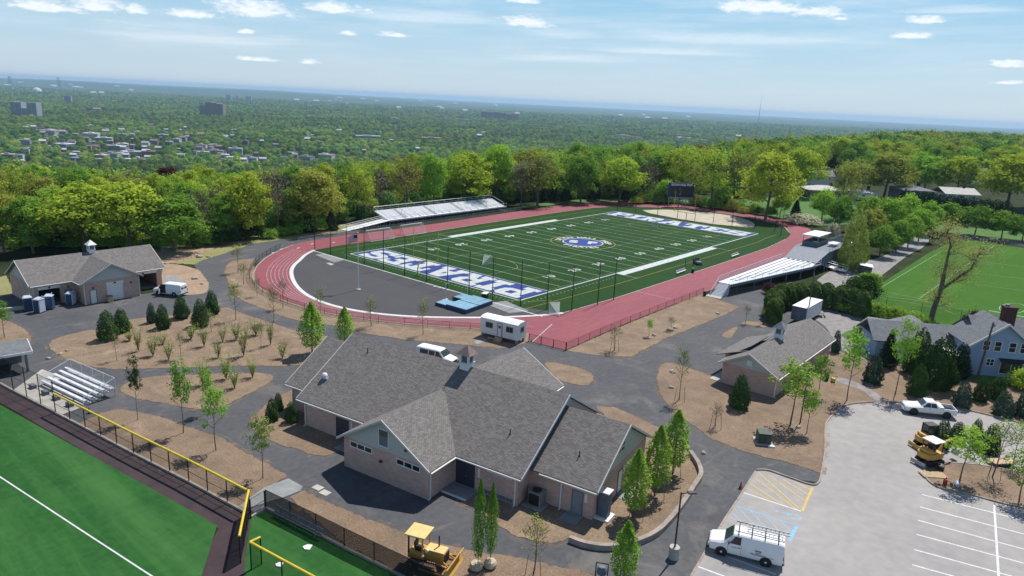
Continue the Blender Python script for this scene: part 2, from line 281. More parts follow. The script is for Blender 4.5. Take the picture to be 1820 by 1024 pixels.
# ------------------------------------------------------------------ mesh builder
class MB:
    def __init__(s): s.v = []; s.f = []; s.m = []
    def add(s, pts, faces, m=0):
        b = len(s.v); s.v += [tuple(p) for p in pts]
        for f in faces: s.f.append(tuple(b+i for i in f)); s.m.append(m)
    def poly(s, pts, m=0): s.add(pts, [range(len(pts))], m)
    def box(s, x0, x1, y0, y1, z0, z1, m=0):
        s.add([(x0, y0, z0), (x1, y0, z0), (x1, y1, z0), (x0, y1, z0), (x0, y0, z1), (x1, y0, z1), (x1, y1, z1), (x0, y1, z1)],
              [(3, 2, 1, 0), (4, 5, 6, 7), (0, 1, 5, 4), (1, 2, 6, 5), (2, 3, 7, 6), (3, 0, 4, 7)], m)
    def cbox(s, c, sx, sy, sz, m=0, rz=0.0, rot=None):
        R = rot or Matrix.Rotation(rz, 3, 'Z'); c = Vector(c)
        P = [c + R @ Vector((x*sx/2, y*sy/2, z*sz/2)) for z in (-1, 1) for x, y in ((-1, -1), (1, -1), (1, 1), (-1, 1))]
        s.add(P, [(3, 2, 1, 0), (4, 5, 6, 7), (0, 1, 5, 4), (1, 2, 6, 5), (2, 3, 7, 6), (3, 0, 4, 7)], m)
    def prism(s, pts, vec, m=0):          # polygon in 3-D swept along vec
        n = len(pts); vec = Vector(vec); P = [Vector(p) for p in pts]
        nr = Vector((0, 0, 0))
        for i in range(n): nr += P[i].cross(P[(i+1) % n])
        if nr.dot(vec) > 0: P.reverse()
        s.add(P+[p+vec for p in P], [range(n), range(2*n-1, n-1, -1)] + [((i+1) % n, i, n+i, n+(i+1) % n) for i in range(n)], m)
    def tube(s, p0, p1, r0, r1=None, n=6, m=0, cap=True):
        r1 = r0 if r1 is None else r1
        p0, p1 = Vector(p0), Vector(p1); d = (p1-p0)
        if d.length < 1e-6: return
        d.normalize(); a = d.orthogonal().normalized(); b = d.cross(a)
        P = [p0 + (a*math.cos(2*math.pi*i/n)+b*math.sin(2*math.pi*i/n))*r0 for i in range(n)] + [p1 + (a*math.cos(2*math.pi*i/n)+b*math.sin(2*math.pi*i/n))*r1 for i in range(n)]
        F = [(i, (i+1) % n, n+(i+1) % n, n+i) for i in range(n)]
        if cap: F += [range(n-1, -1, -1), range(n, 2*n)]
        s.add(P, F, m)
    def path(s, pts, r, n=6, m=0):
        for a, b in zip(pts[:-1], pts[1:]): s.tube(a, b, r, r, n, m)
    def lathe(s, prof, c=(0, 0, 0), n=16, m=0):
        c = Vector(c); P = []; F = []
        for r, z in prof:
            for i in range(n): P.append(c+Vector((r*math.cos(2*math.pi*i/n), r*math.sin(2*math.pi*i/n), z)))
        for k in range(len(prof)-1):
            for i in range(n): F.append((k*n+i, k*n+(i+1) % n, (k+1)*n+(i+1) % n, (k+1)*n+i))
        F.append(range(n-1, -1, -1)); F.append(range((len(prof)-1)*n, len(prof)*n))
        s.add(P, F, m)
    def strip(s, pts, w, z, m=0, closed=False):   # flat ribbon of width w along a line on the ground
        P = [Vector((p[0], p[1])) for p in pts]; n = len(P); L = []; Rr = []
        for i in range(n):
            a = P[(i-1) % n] if closed else P[max(i-1, 0)]; b = P[(i+1) % n] if closed else P[min(i+1, n-1)]
            t = (b-a)
            if t.length < 1e-9: t = Vector((1, 0))
            t.normalize(); q = Vector((-t.y, t.x))*w/2; L.append(P[i]+q); Rr.append(P[i]-q)
        pts3 = [(*p, z) for p in L]+[(*p, z) for p in Rr]
        rng = range(n if closed else n-1)
        s.add(pts3, [(n+i, n+(i+1) % n, (i+1) % n, i) for i in rng], m)
    def build(s, name, mats, parent=None, bevel=0.0, smooth=False, loc=None):
        me = bpy.data.meshes.new(name); me.from_pydata(s.v, [], s.f)
        for k in (mats if isinstance(mats, (list, tuple)) else [mats]): me.materials.append(MT[k])
        me.polygons.foreach_set('material_index', s.m)
        if smooth: me.polygons.foreach_set('use_smooth', [True]*len(s.f))
        uv = me.uv_layers.new(name='UVMap'); k = 0; buf = np.zeros(2*len(me.loops), dtype=np.float32)
        for p in me.polygons:
            n = p.normal
            t = Vector((1, 0, 0)) if abs(n.z) > .999 else Vector((-n.y, n.x, 0)).normalized()
            b = n.cross(t)
            for vi in p.vertices:
                c = me.vertices[vi].co; buf[2*k] = c.dot(t); buf[2*k+1] = c.dot(b); k += 1
        uv.data.foreach_set('uv', buf)
        me.validate(); me.update()
        o = bpy.data.objects.new(name, me); col.objects.link(o)
        if parent: o.parent = parent
        if loc: o.location = loc
        if bevel:
            bv = o.modifiers.new('bevel', 'BEVEL'); bv.width = bevel; bv.segments = 2; bv.limit_method = 'ANGLE'; bv.angle_limit = math.radians(40)
        return o
def tag(o, label=None, cat=None, group=None, kind=None):
    if label: o['label'] = label
    if cat: o['category'] = cat
    if group: o['group'] = group
    if kind: o['kind'] = kind
    return o
def thing(name, label, cat, loc=(0, 0, 0), rz=0.0, group=None):
    o = bpy.data.objects.new(name, None); col.objects.link(o); o.location = loc; o.rotation_euler = (0, 0, rz)
    o.empty_display_size = .3
    return tag(o, label, cat, group)
def copy_thing(r, loc, rz, label=None, group=None, scale=None):
    def cp(o, parent):
        c = o.copy(); col.objects.link(c)
        if parent: c.parent = parent
        for ch in KIDS.get(o.name, [k for k in o.children]): cp(ch, c)
        return c
    c = cp(r, None); c.location = loc; c.rotation_euler = (0, 0, rz)
    if scale: c.scale = scale
    if label: c['label'] = label
    if group: c['group'] = group
    return c
KIDS = {}
def smooth_pts(pts, closed=True, n=5):       # Catmull-Rom through the points
    P = [Vector((p[0], p[1])) for p in pts]; m = len(P); out = []
    for i in range(m if closed else m-1):
        p0, p1, p2, p3 = (P[(i-1) % m] if closed else P[max(i-1, 0)]), P[i], P[(i+1) % m], (P[(i+2) % m] if closed else P[min(i+2, m-1)])
        for k in range(n):
            t = k/n
            out.append(.5*((2*p1)+(-p0+p2)*t+(2*p0-5*p1+4*p2-p3)*t*t+(-p0+3*p1-3*p2+p3)*t**3))
    if not closed: out.append(P[-1])
    return out
def flat(name, pts, z, m, label=None, parent=None, jag=0.0, seed=1):   # a sheet from an outline on the ground
    bm = bmesh.new()
    if jag:
        rnd = random.Random(seed); q = []
        for i in range(len(pts)):
            a = Vector(pts[i][:2]); b = Vector(pts[(i+1) % len(pts)][:2]); k = max(1, int((b-a).length/.35))
            k = min(k, 40); nrm = Vector((-(b-a).y, (b-a).x)).normalized() if (b-a).length > 1e-6 else Vector((0, 0))
            for j in range(k): q.append(a+(b-a)*(j/k)+nrm*rnd.uniform(-jag, jag))
        pts = q
    f = bm.faces.new([bm.verts.new((p[0], p[1], z)) for p in pts])
    if f.normal.z < 0 or (f.normal_update() or f.normal.z < 0): f.normal_flip()
    bmesh.ops.triangulate(bm, faces=bm.faces[:], ngon_method='EAR_CLIP')
    me = bpy.data.meshes.new(name); bm.to_mesh(me); bm.free(); me.materials.append(MT[m])
    o = bpy.data.objects.new(name, me); col.objects.link(o)
    if parent: o.parent = parent
    return o
def spillmat():
    m = bpy.data.materials.new('scattered_mulch'); m.use_nodes = True; nt = m.node_tree; N = nt.nodes; L = nt.links; N.clear()
    out = N.new('ShaderNodeOutputMaterial'); tc = N.new('ShaderNodeTexCoord'); d = N.new('ShaderNodeBsdfDiffuse'); d.inputs['Color'].default_value = (*A(158, 136, 116), 1); t = N.new('ShaderNodeBsdfTransparent'); ms = N.new('ShaderNodeMixShader')
    n = N.new('ShaderNodeTexNoise'); n.inputs['Scale'].default_value = .55; n.inputs['Detail'].default_value = 10; n.inputs['Roughness'].default_value = .8; L.new(tc.outputs['Object'], n.inputs['Vector'])
    mr = N.new('ShaderNodeMapRange'); mr.inputs['From Min'].default_value = .5; mr.inputs['From Max'].default_value = .66; mr.inputs['To Max'].default_value = .85; L.new(n.outputs['Fac'], mr.inputs['Value']); L.new(mr.outputs[0], ms.inputs[0])
    L.new(t.outputs[0], ms.inputs[1]); L.new(d.outputs[0], ms.inputs[2]); L.new(ms.outputs[0], out.inputs['Surface']); return m
MT['spill'] = spillmat()
def st(o): o['kind'] = 'structure'; return o
def GP(lst): return [G(*p) for p in lst]
# ------------------------------------------------------------------ terrain
cA, sA = math.cos(AZ), math.sin(AZ)
def sstep(x, a, b):
    t = np.clip((x-a)/(b-a), 0, 1); return t*t*(3-2*t)
def hgt(x, y):
    x = np.asarray(x, float); y = np.asarray(y, float)
    rx, ry = x-CX, y-CY; d = rx*cA+ry*sA; l = rx*sA-ry*cA
    t = l/np.maximum(d, 1.0)
    e = np.interp(t, [-1.2, -.8, -.5, -.25, 0, .12, .22, .32, .45, .6, .8, 1.2], [175, 172, 172, 200, 262, 300, 350, 430, 560, 800, 900, 900])
    s = np.where(d > 0, d-e, np.hypot(rx, ry)-400)
    k = np.clip(s/850, 0, 1)
    h = -122*(k*k*(3-2*k))-.055*np.clip(s, 0, 260)*(1-sstep(t, .12, .36))*(1-sstep(s, 300, 700))
    h = h + 6*sstep(d, 380, 720)*sstep(t, .2, .55)*(1-sstep(d, 850, 1300))
    far = sstep(s, 700, 1400)
    h = h + far*(5*np.sin(x*.0031+1)*np.sin(y*.0027)+3*np.sin(x*.008)*np.sin(y*.0071+2))
    # long low ridge on the left of the horizon
    h = h + 75*sstep(d, 12500, 15000)*(1-sstep(t, -.45, -.02))*sstep(t, -1.2, -.62)*(1-.15*np.sin(t*23))
    return h-.03
def build_ground():
    rings = [0.0]+list(np.arange(20, 1000, 20)); r = 1000.0
    while r < 30000: r *= 1.045; rings.append(r)
    fine = np.linspace(-.85, .85, 170); rest = np.linspace(.85, 2*math.pi-.85, 60)[1:-1]
    ang = np.concatenate([fine, rest])+AZ; na = len(ang)
    R_, T_ = np.meshgrid(rings[1:], ang, indexing='ij')
    X = CX+R_*np.cos(T_); Y = CY+R_*np.sin(T_); Z = hgt(X, Y)
    V = [(CX, CY, -.03)]+list(zip(X.ravel(), Y.ravel(), Z.ravel()))
    F = [(0, 1+i, 1+(i+1) % na) for i in range(na)]
    for k in range(len(rings)-2):
        for i in range(na):
            a = 1+k*na+i; b = 1+k*na+(i+1) % na
            F.append((a, a+na, b+na, b))
    me = bpy.data.meshes.new('ground'); me.from_pydata(V, [], F); me.update()
    o = bpy.data.objects.new('ground', me); col.objects.link(o)
    m = bpy.data.materials.new('terrain'); m.use_nodes = True; nt = m.node_tree; N = nt.nodes; L = nt.links; p = N['Principled BSDF']; p.inputs['Roughness'].default_value = .95
    p.inputs['Specular IOR Level'].default_value = .1
    tc = N.new('ShaderNodeTexCoord')
    def nz(sc, d, ro=.6):
        n = N.new('ShaderNodeTexNoise'); n.inputs['Scale'].default_value = sc; n.inputs['Detail'].default_value = d; n.inputs['Roughness'].default_value = ro; L.new(tc.outputs['Object'], n.inputs['Vector']); return n.outputs['Fac']
    def rp(f, a, b, c1, c2):
        r = N.new('ShaderNodeValToRGB'); r.color_ramp.elements[0].position = a; r.color_ramp.elements[1].position = b; r.color_ramp.elements[0].color = (*c1, 1); r.color_ramp.elements[1].color = (*c2, 1); L.new(f, r.inputs[0]); return r.outputs[0]
    near = rp(nz(.12, 9, .7), .35, .65, (.014, .02, .008), (.04, .055, .018))
    canopy = rp(nz(.03, 8, .75), .38, .62, (.016, .04, .012), (.06, .105, .03))
    town = rp(nz(.012, 9, .8), .66, .70, (0, 0, 0), (1, 1, 1))
    mx2 = N.new('ShaderNodeMix'); mx2.data_type = 'RGBA'; L.new(town, mx2.inputs['Factor']); L.new(canopy, mx2.inputs['A']); mx2.inputs['B'].default_value = (.36, .34, .33, 1)
    ln = N.new('ShaderNodeVectorMath'); ln.operation = 'LENGTH'; L.new(tc.outputs['Object'], ln.inputs[0])
    mr = N.new('ShaderNodeMapRange'); mr.inputs['From Min'].default_value = 500; mr.inputs['From Max'].default_value = 1200; L.new(ln.outputs['Value'], mr.inputs['Value'])
    mx = N.new('ShaderNodeMix'); mx.data_type = 'RGBA'; L.new(mr.outputs[0], mx.inputs['Factor']); L.new(near, mx.inputs['A']); L.new(mx2.outputs['Result'], mx.inputs['B'])
    L.new(mx.outputs['Result'], p.inputs['Base Color'])
    me.materials.append(m); st(o); return o
build_ground()

# ------------------------------------------------------------------ site sheets (outlines read off the plan of the place)
Z_ASPH, Z_BED = 0.0, .03
st(flat('driveway', GP([(-260, 560), (-120, 545), (20, 522), (60, 528), (150, 538), (300, 516), (340, 524), (366, 519), (371, 507), (366, 496), (350, 479), (345, 470), (362, 462), (395, 452), (450, 433), (492, 427), (530, 424), (560, 421), (590, 415), (625, 410), (640, 409), (637, 414), (600, 423), (535, 432), (450, 470), (450, 520), (600, 580), (850, 590), (936, 606), (1006, 623), (1100, 595), (1250, 528), (1262, 520), (1290, 515), (1405, 500), (1440, 540), (1470, 560), (1520, 560), (1540, 585), (1500, 620), (1480, 700), (1466, 860), (1345, 840), (1235, 1024), (1180, 1180), (700, 1180), (560, 960), (430, 900), (0, 690), (-300, 560)]), Z_ASPH, 'asphalt'))
beds = []
def bed(pts, m='mulch', z=Z_BED, name='mulch_bed', smooth=3, jag=.12, seed=3):
    P = [G(*p) for p in pts]
    if smooth: P = smooth_pts(P, True, smooth)
    if m.startswith('mulch'):          # shreds kicked out onto the paving round the bed
        ar = sum(P[i].x*P[(i+1) % len(P)].y-P[(i+1) % len(P)].x*P[i].y for i in range(len(P))); sg = 1 if ar > 0 else -1; Q = []
        for i in range(len(P)):
            e = Vector(P[(i+1) % len(P)][:2])-Vector(P[i-1][:2]); e = e.normalized() if e.length > 1e-6 else Vector((1, 0)); Q.append(Vector(P[i][:2])+Vector((e.y, -e.x))*sg*.55)
        k = MB(); n_ = len(P)
        for i in range(n_): a_, b_, c_, d_ = Vector(P[i][:2]), Vector(P[(i+1) % n_][:2]), Q[(i+1) % n_], Q[i]; k.poly([(*d_, z-.012), (*c_, z-.012), (*b_, z-.012), (*a_, z-.012)])
        st(k.build('scattered_mulch', 'spill'))
    return st(flat(name, P, z, m, jag=jag, seed=seed))
bed([(88, 618), (92, 606), (112, 598), (150, 589), (183, 583), (240, 567), (330, 559), (397, 547), (424, 555), (472, 571), (520, 586), (560, 597), (583, 598), (592, 610), (575, 650), (545, 648), (500, 651), (430, 650), (345, 653), (226, 656), (178, 654), (142, 648), (109, 635)])
bed([(213, 693), (222, 683), (244, 674), (292, 668), (355, 666), (432, 663), (470, 664), (486, 669), (476, 681), (438, 702), (396, 722), (355, 728), (317, 722), (269, 714), (230, 704)])
bed([(142, 752), (180, 735), (211, 727), (274, 738), (338, 760), (391, 778), (432, 803), (470, 822), (510, 846), (476, 870), (450, 890), (432, 909), (380, 880), (300, 837), (211, 790)], 'mulch_dark', smooth=0)
bed([(514, 884), (541, 872), (577, 891), (648, 921), (703, 942), (734, 955), (794, 969), (830, 979), (876, 986), (926, 992), (977, 1005), (1043, 1017), (1066, 1030), (1075, 1200), (900, 1200), (725, 1024), (612, 968)], 'mulch_dark', smooth=0)
bed([(526, 689), (500, 704), (476, 717), (448, 740), (444, 753), (453, 768), (471, 779), (509, 795), (522, 797), (557, 810), (580, 811), (607, 801), (640, 790), (640, 760), (560, 700)], 'mulch_dark', smooth=0)
bed([(816, 894), (828, 888), (860, 870), (930, 880), (1000, 895), (1060, 900), (1100, 850), (1135, 800), (1120, 765), (1060, 745), (1062, 722), (1095, 725), (1130, 740), (1176, 763), (1206, 786), (1225, 808), (1238, 828), (1244, 846), (1235, 863), (1215, 893), (1192, 921), (1164, 946), (1122, 963), (1078, 969), (1040, 965), (1010, 958), (987, 966), (952, 962), (914, 952), (883, 932), (850, 909)], smooth=0)
bed([(968, 646), (985, 645), (1008, 649), (1044, 660), (1055, 673), (1046, 684), (1029, 684), (1001, 678), (985, 668)])
bed([(1173, 650), (1184, 645), (1195, 645), (1244, 661), (1279, 673), (1300, 690), (1380, 700), (1470, 640), (1475, 622), (1490, 624), (1536, 636), (1570, 645), (1700, 668), (1860, 685), (2000, 720), (2000, 790), (1900, 770), (1820, 753), (1777, 742), (1695, 724), (1609, 715), (1555, 715), (1521, 717), (1500, 722), (1477, 740), (1467, 757), (1465, 786), (1465, 800), (1459, 841), (1404, 823), (1329, 805), (1263, 780), (1236, 759), (1208, 741), (1190, 723), (1173, 700), (1167, 673)], 'mulch_dark', smooth=0)
bed([(1006, 623), (1100, 582), (1180, 549), (1250, 521), (1262, 528), (1315, 546), (1292, 558), (1261, 571), (1223, 586), (1185, 601), (1160, 614), (1123, 634), (1085, 634), (1047, 630)], 'mulch', smooth=0)
bed([(452, 460), (414, 463), (402, 472), (398, 485), (404, 498), (412, 518), (431, 535), (455, 544), (498, 561), (540, 573), (603, 580), (654, 594), (720, 604), (857, 616), (887, 620), (907, 617), (930, 611), (943, 606), (939, 592), (850, 585), (700, 575), (600, 561), (540, 546), (485, 526), (458, 506), (452, 485)], 'mulch', smooth=0)
bed([(1284, 594), (1310, 581), (1300, 599), (1290, 600)])
bed([(1317, 575), (1333, 571), (1363, 575), (1360, 582), (1333, 578)])
bed([(-40, 560), (0, 567), (25, 575), (48, 590), (55, 606), (40, 614), (-20, 605), (-90, 590)])
bed([(290, 474), (305, 469), (350, 479), (366, 497), (371, 507), (366, 520), (338, 524), (290, 519)], 'soil', .026, 'bare_soil')
bed([(276, 430), (330, 437), (380, 430), (420, 415), (470, 406), (560, 398), (600, 400), (640, 398), (640, 409), (590, 415), (530, 424), (492, 427), (450, 433), (395, 452), (362, 462), (345, 470), (310, 468), (270, 465)], 'dry_grass', -.01, 'dry_grass_strip', 0, .3)
bed([(270, 455), (290, 445), (340, 440), (385, 432), (400, 434), (370, 446), (345, 458), (320, 465), (280, 468)], 'soil', .0, 'bare_soil', 2)
bed([(-200, 520), (-60, 505), (10, 490), (28, 522), (-60, 540), (-200, 560)], 'dry_grass', .02, 'dry_grass_strip', 0)
st(flat('concrete_slab', GP([(293, 489), (311, 490), (333, 500), (318, 503), (296, 503)]), .05, 'concrete_grey'))
# parking lot and its island
lot_edge = [(1180, 1110), (1226, 1026), (1286, 925), (1319, 875), (1343, 836), (1366, 836), (1440, 862), (1458, 858), (1466, 800), (1467, 757), (1477, 740), (1500, 722), (1521, 717), (1555, 715), (1609, 715), (1695, 724), (1777, 742), (1820, 753), (1900, 773), (2100, 830), (2200, 1000), (1900, 1300), (1300, 1300)]
st(flat('parking_lot', GP(lot_edge), .004, 'lot'))
isl = smooth_pts(GP([(1641, 840), (1644, 831), (1654, 825), (1690, 823), (1760, 830), (1850, 850), (1960, 890), (1960, 945), (1880, 920), (1820, 904), (1777, 895), (1726, 881), (1675, 870), (1654, 860), (1643, 848)]), True, 4)
st(flat('parking_island', isl, .1, 'mulch_dark'))
kb = MB()
n = len(isl)
for i in range(n):
    a, b = isl[i], isl[(i+1) % n]
    ca = Vector((sum(p.x for p in isl)/n, sum(p.y for p in isl)/n))
    ia = a+(ca-a).normalized()*.16; ib = b+(ca-b).normalized()*.16
    kb.poly([(*a, .14), (*b, .14), (*ib, .14), (*ia, .14)][::-1] if (b-a).cross(ca-a) < 0 else [(*a, .14), (*b, .14), (*ib, .14), (*ia, .14)])
    kb.poly([(*a, 0), (*b, 0), (*b, .14), (*a, .14)]); kb.poly([(*ia, .09), (*ib, .09), (*ib, .14), (*ia, .14)])
st(kb.build('island_kerb', 'kerb'))
def kerb(name, pts, w=.16, h=.14, m='kerb', z0=0.0):
    k = MB(); P = [Vector((p[0], p[1])) for p in pts]
    Lf, Rt = [], []
    for i in range(len(P)):
        t = (P[min(i+1, len(P)-1)]-P[max(i-1, 0)]).normalized(); q = Vector((-t.y, t.x))*w/2; Lf.append(P[i]+q); Rt.append(P[i]-q)
    for i in range(len(P)-1):
        k.poly([(*Rt[i], z0+h), (*Rt[i+1], z0+h), (*Lf[i+1], z0+h), (*Lf[i], z0+h)])
        k.poly([(*Rt[i], z0), (*Rt[i+1], z0), (*Rt[i+1], z0+h), (*Rt[i], z0+h)])
        k.poly([(*Lf[i+1], z0), (*Lf[i], z0), (*Lf[i], z0+h), (*Lf[i+1], z0+h)])
    for i in (0, len(P)-1): k.poly([(*Lf[i], z0), (*Rt[i], z0), (*Rt[i], z0+h), (*Lf[i], z0+h)])
    return k.build(name, m)
st(kerb('parking_kerb', smooth_pts(GP([(1344, 836), (1366, 837), (1404, 850), (1441, 862), (1455, 858), (1461, 835), (1466, 800), (1466, 770), (1469, 752), (1480, 738), (1500, 722), (1525, 717), (1553, 715)]), False, 4)))
st(kerb('parking_kerb', smooth_pts(GP([(1584, 716), (1609, 716), (1695, 725), (1777, 743), (1820, 754), (1900, 774)]), False, 3)))
st(kerb('parking_kerb', GP([(1228, 1024), (1286, 926), (1319, 876), (1343, 837)]), .18, .03))
st(flat('footpath', smooth_pts(GP([(1478, 672), (1500, 684), (1530, 693), (1560, 716), (1575, 716), (1556, 698), (1530, 684), (1500, 673)]), True, 3), .045, 'gravel'))
# painted bays
pb = MB()
def line(a, b, w=.1, z=.009, m=0, mb=None): (mb or pb).strip([G(*a), G(*b)], w, z, m)
for a, b in (((1638, 879), (1830, 928)), ((1635, 901), (1830, 952)), ((1632, 925), (1830, 979)), ((1629, 950), (1830, 1004)), ((1625, 977), (1830, 1033)), ((1621, 1004), (1830, 1062)), ((1617, 1033), (1830, 1092)), ((1260, 977), (1379, 1021)), ((1240, 1007), (1340, 1044)), ((1322, 876), (1424, 909))): line(a, b, .16)
line((1767, 898), (1777, 1060), .18, z=.0125)
st(pb.build('bay_lines', 'white_line'))
yb = MB()
line((1444, 867), (1426, 908), .22, mb=yb)
for a, b in (((1348, 840), (1420, 904)), ((1367, 845), (1431, 891)), ((1391, 852), (1437, 880)), ((1413, 857), (1441, 871)), ((1342, 850), (1415, 905)), ((1334, 860), (1390, 897)), ((1328, 869), (1366, 888))):
    line(a, b, .14, z=.0125, mb=yb)
st(yb.build('hatched_bay', 'yellow_line'))
bb = MB()
for a, b in (((1308, 899), (1416, 934)), ((1416, 934), (1403, 962))): line(a, b, .13 if a[0] == 1308 else .3, z=.009, mb=bb)
for a, b in (((1309, 899), (1345, 938)), ((1334, 908), (1372, 950)), ((1359, 916), (1395, 955)), ((1386, 925), (1408, 948)), ((1302, 912), (1320, 930)), ((1296, 925), (1303, 930))): line(a, b, .12, z=.0125, mb=bb)
# wheelchair mark
wc = G(1408, 917); ax = (G(1420, 922)-G(1394, 914)).normalized(); ay = Vector((-ax.y, ax.x, 0))
def wp(a, b): q = wc+ax*a+ay*b; return (q.x, q.y)
bb.strip([wp(.45*math.cos(t)+.25, .45*math.sin(t)-.05) for t in [k*.5236-2.4 for k in range(9)]], .14, .009)
bb.strip([wp(-1.05, .0), wp(-.25, .05), wp(.1, .2)], .14, .0125); bb.strip([wp(-.4, -.35), wp(-.35, .3)], .12, .0135)
bb.lathe([(.16, 0), (.16, .001)], (*wp(-1.3, .02), .008), 10)
st(bb.build('accessible_bay', 'blue_line'))
st(flat('concrete_pad', GP([(470, 867), (513, 851), (538, 865), (534, 873), (506, 884), (437, 905), (430, 903), (425, 900)]), .045, 'concrete_grey'))
st(flat('bleacher_slab', GP([(24, 694), (75, 657), (160, 690), (184, 711), (110, 738)]), .06, 'concrete'))
for q in ((565, 867), (578, 876)):
    c = G(*q); m_ = MB(); m_.cbox((c.x, c.y, .01), .95, .7, .04, rz=-1.43); st(m_.build('concrete_cover', 'concrete'))
# baseball corner
st(flat('warning_track', GP([(-260, 555), (0, 687), (110, 741), (211, 793), (335, 859), (430, 911), (448, 921), (440, 960), (445, 1120), (340, 1150), (360, 1000), (388, 940), (0, 716), (-260, 600)]), .012, 'warning'))
st(flat('baseball_turf', GP([(-300, 590), (0, 720), (386, 934), (358, 1024), (320, 1200), (-300, 1400)]), .018, 'ball_turf'))
st(flat('bullpen_turf', GP([(447, 919), (470, 909), (562, 950), (612, 976), (665, 1002), (725, 1030), (900, 1130), (600, 1250), (430, 1150), (436, 990)]), .02, 'ball_turf'))
fl = MB(); fl.strip(GP([(-60, 814), (0, 848), (140, 940), (272, 1026), (360, 1085)]), .12, .03); st(fl.build('foul_line', 'white_line'))
# lawns, right-hand pitch and its road
st(flat('pitch', GP([(1500, 600), (1528, 530), (1560, 508), (1650, 450), (1690, 430), (1730, 428), (1820, 441), (2000, 470), (2150, 640), (1860, 640), (1700, 580)]), .0, 'soccer'))
st(flat('road', smooth_pts(GP([(1470, 560), (1500, 545), (1530, 510), (1560, 495), (1612, 455), (1640, 440), (1652, 424), (1640, 413), (1630, 415), (1600, 440), (1570, 455), (1520, 470), (1480, 480), (1450, 500), (1430, 530)]), True, 3), .008, 'gravel'))
st(flat('back_road', smooth_pts(GP([(1690, 421), (1740, 425), (1830, 438), (1830, 433), (1740, 420), (1690, 416)]), True, 2), .008, 'gravel'))
st(flat('lawn', GP([(1360, 392), (1440, 402), (1520, 398), (1660, 410), (1860, 432), (1860, 418), (1700, 402), (1550, 372), (1450, 347), (1400, 345), (1340, 352), (1250, 362), (1330, 376)]), -.012, 'lawn'))
st(flat('lawn', GP([(900, 372), (960, 362), (1040, 354), (1130, 352), (1230, 356), (1250, 362), (1110, 358), (1000, 363)]), -.012, 'lawn'))
st(flat('house_drive', smooth_pts(GP([(1440, 560), (1470, 553), (1540, 566), (1525, 585), (1500, 600), (1530, 612), (1556, 630), (1540, 640), (1500, 625), (1480, 600), (1466, 580)]), True, 3), .035, 'gravel'))
st(flat('lawn', smooth_pts(GP([(1494, 596), (1520, 586), (1530, 605), (1515, 603)]), True, 3), .05, 'lawn'))
st(flat('garden', GP([(1556, 640), (1600, 600), (1640, 590), (1900, 650), (2050, 700), (1900, 705), (1700, 670)]), .036, 'lawn'))
sl = MB()
def sline(a, b, w=.1): sl.strip([G(*a), G(*b)], w, .012)
for a, b in (((1566, 511), (1673, 447)), ((1673, 447), (1770, 434)), ((1571, 518), (1635, 531)), ((1635, 531), (1700, 560)), ((1635, 530), (1768, 436)), ((1700, 461), (1820, 474)), ((1690, 481), (1820, 496)), ((1730, 505), (1820, 517)), ((1560, 528), (1655, 545))): sline(a, b)
sl.strip([G(1800+24*math.cos(t), 548+9*math.sin(t)) for t in [k*.35 for k in range(19)]], .14, .016)
st(sl.build('pitch_lines', 'turf_thin'))

# ------------------------------------------------------------------ track and field (world x runs along the field, y across it)
FL, FW, EZ = 109.73, 48.77, 9.144
inner = [(-4.0, 56.8), (-8.2, 53.9), (-11.8, 50.5), (-15.9, 46.6), (-19.5, 41.9), (-23.7, 34.1), (-26.3, 26.4), (-26.8, 19), (-25.0, 11.9), (-20.5, 4.7), (-12.9, -2.6), (-8.5, -5.8), (-3.8, -8.6), (-.3, -10)]
in_far = [(119.5, -6.3), (123.7, -3.8), (129, -1), (133.5, 3.4), (136.8, 9), (139.2, 17), (139.8, 26), (138, 35), (133.5, 43.5), (127, 50), (119.8, 55), (110, 58.2)]
in_line = smooth_pts([(16, -10.8), (60, -10.8), (90, -10.5), (107.5, -8.9)]+in_far+[(93, 59), (54, 58.5), (19, 57.4), (4, 57.6)], False, 5) + smooth_pts(inner, False, 4)
out_pts = [(-16.0, -15.9), (-15.1, -21.4), (0.6, -20.6), (16.3, -20.3), (32.2, -20.3), (60, -19.6), (90, -18.6), (112, -15.5), (124, -12), (136, -5.5), (144.5, 3), (149, 14), (149.8, 26), (147, 42), (139, 55), (131.4, 62.5), (118, 68), (104, 68.3), (83.7, 68), (47.7, 66.5), (25.5, 66.2), (9.7, 66.6), (-1.9, 65.2), (-10.9, 60.3), (-18.3, 54.3), (-24.9, 46.4), (-29.2, 38.3), (-31, 30.1), (-31.2, 21.5), (-29.4, 13.2), (-25.3, 4.6), (-21.3, -1.5), (-17.4, -6.6), (-12.9, -12.2)]
out_line = [Vector(p) for p in out_pts[:2]] + smooth_pts(out_pts[1:], False, 4)
st(flat('running_track', out_line, .006, 'track'))
st(flat('infield', in_line, .014, 'turf'))
st(flat('infield_asphalt', smooth_pts(inner, False, 4)+[Vector((-4.6, 0)), Vector((-4.6, 56))], .018, 'new_asphalt'))
far_d = smooth_pts([(120.5, 45.2), (128, 42), (134, 36), (137.5, 28), (137, 20), (133.7, 13.5), (127, 8), (120.8, 5.6)], False, 4)
st(flat('sand_area', far_d+[Vector((118.6, 6.5)), Vector((114.6, 16)), Vector((114.4, 28)), Vector((116.5, 40))], .019, 'sand'))
kb = MB()
inn = smooth_pts(inner, False, 4)
kb.strip(inn, .75, .03); kb.strip([(-4.6, 56.6), (-4.7, -9)], .28, .034)
kb.strip([p for p in smooth_pts(in_far, False, 4)], .12, .03)
kb.strip([(-.3, -10), (16, -10.8), (60, -10.8), (90, -10.5), (107.5, -8.9)], .1, .03); kb.strip([(110, 58.2), (93, 59), (54, 58.5), (19, 57.4)], .1, .03)
st(kb.build('infield_kerb', 'white_line'))
ln = MB()
outc = smooth_pts(out_pts[20:], False, 4)
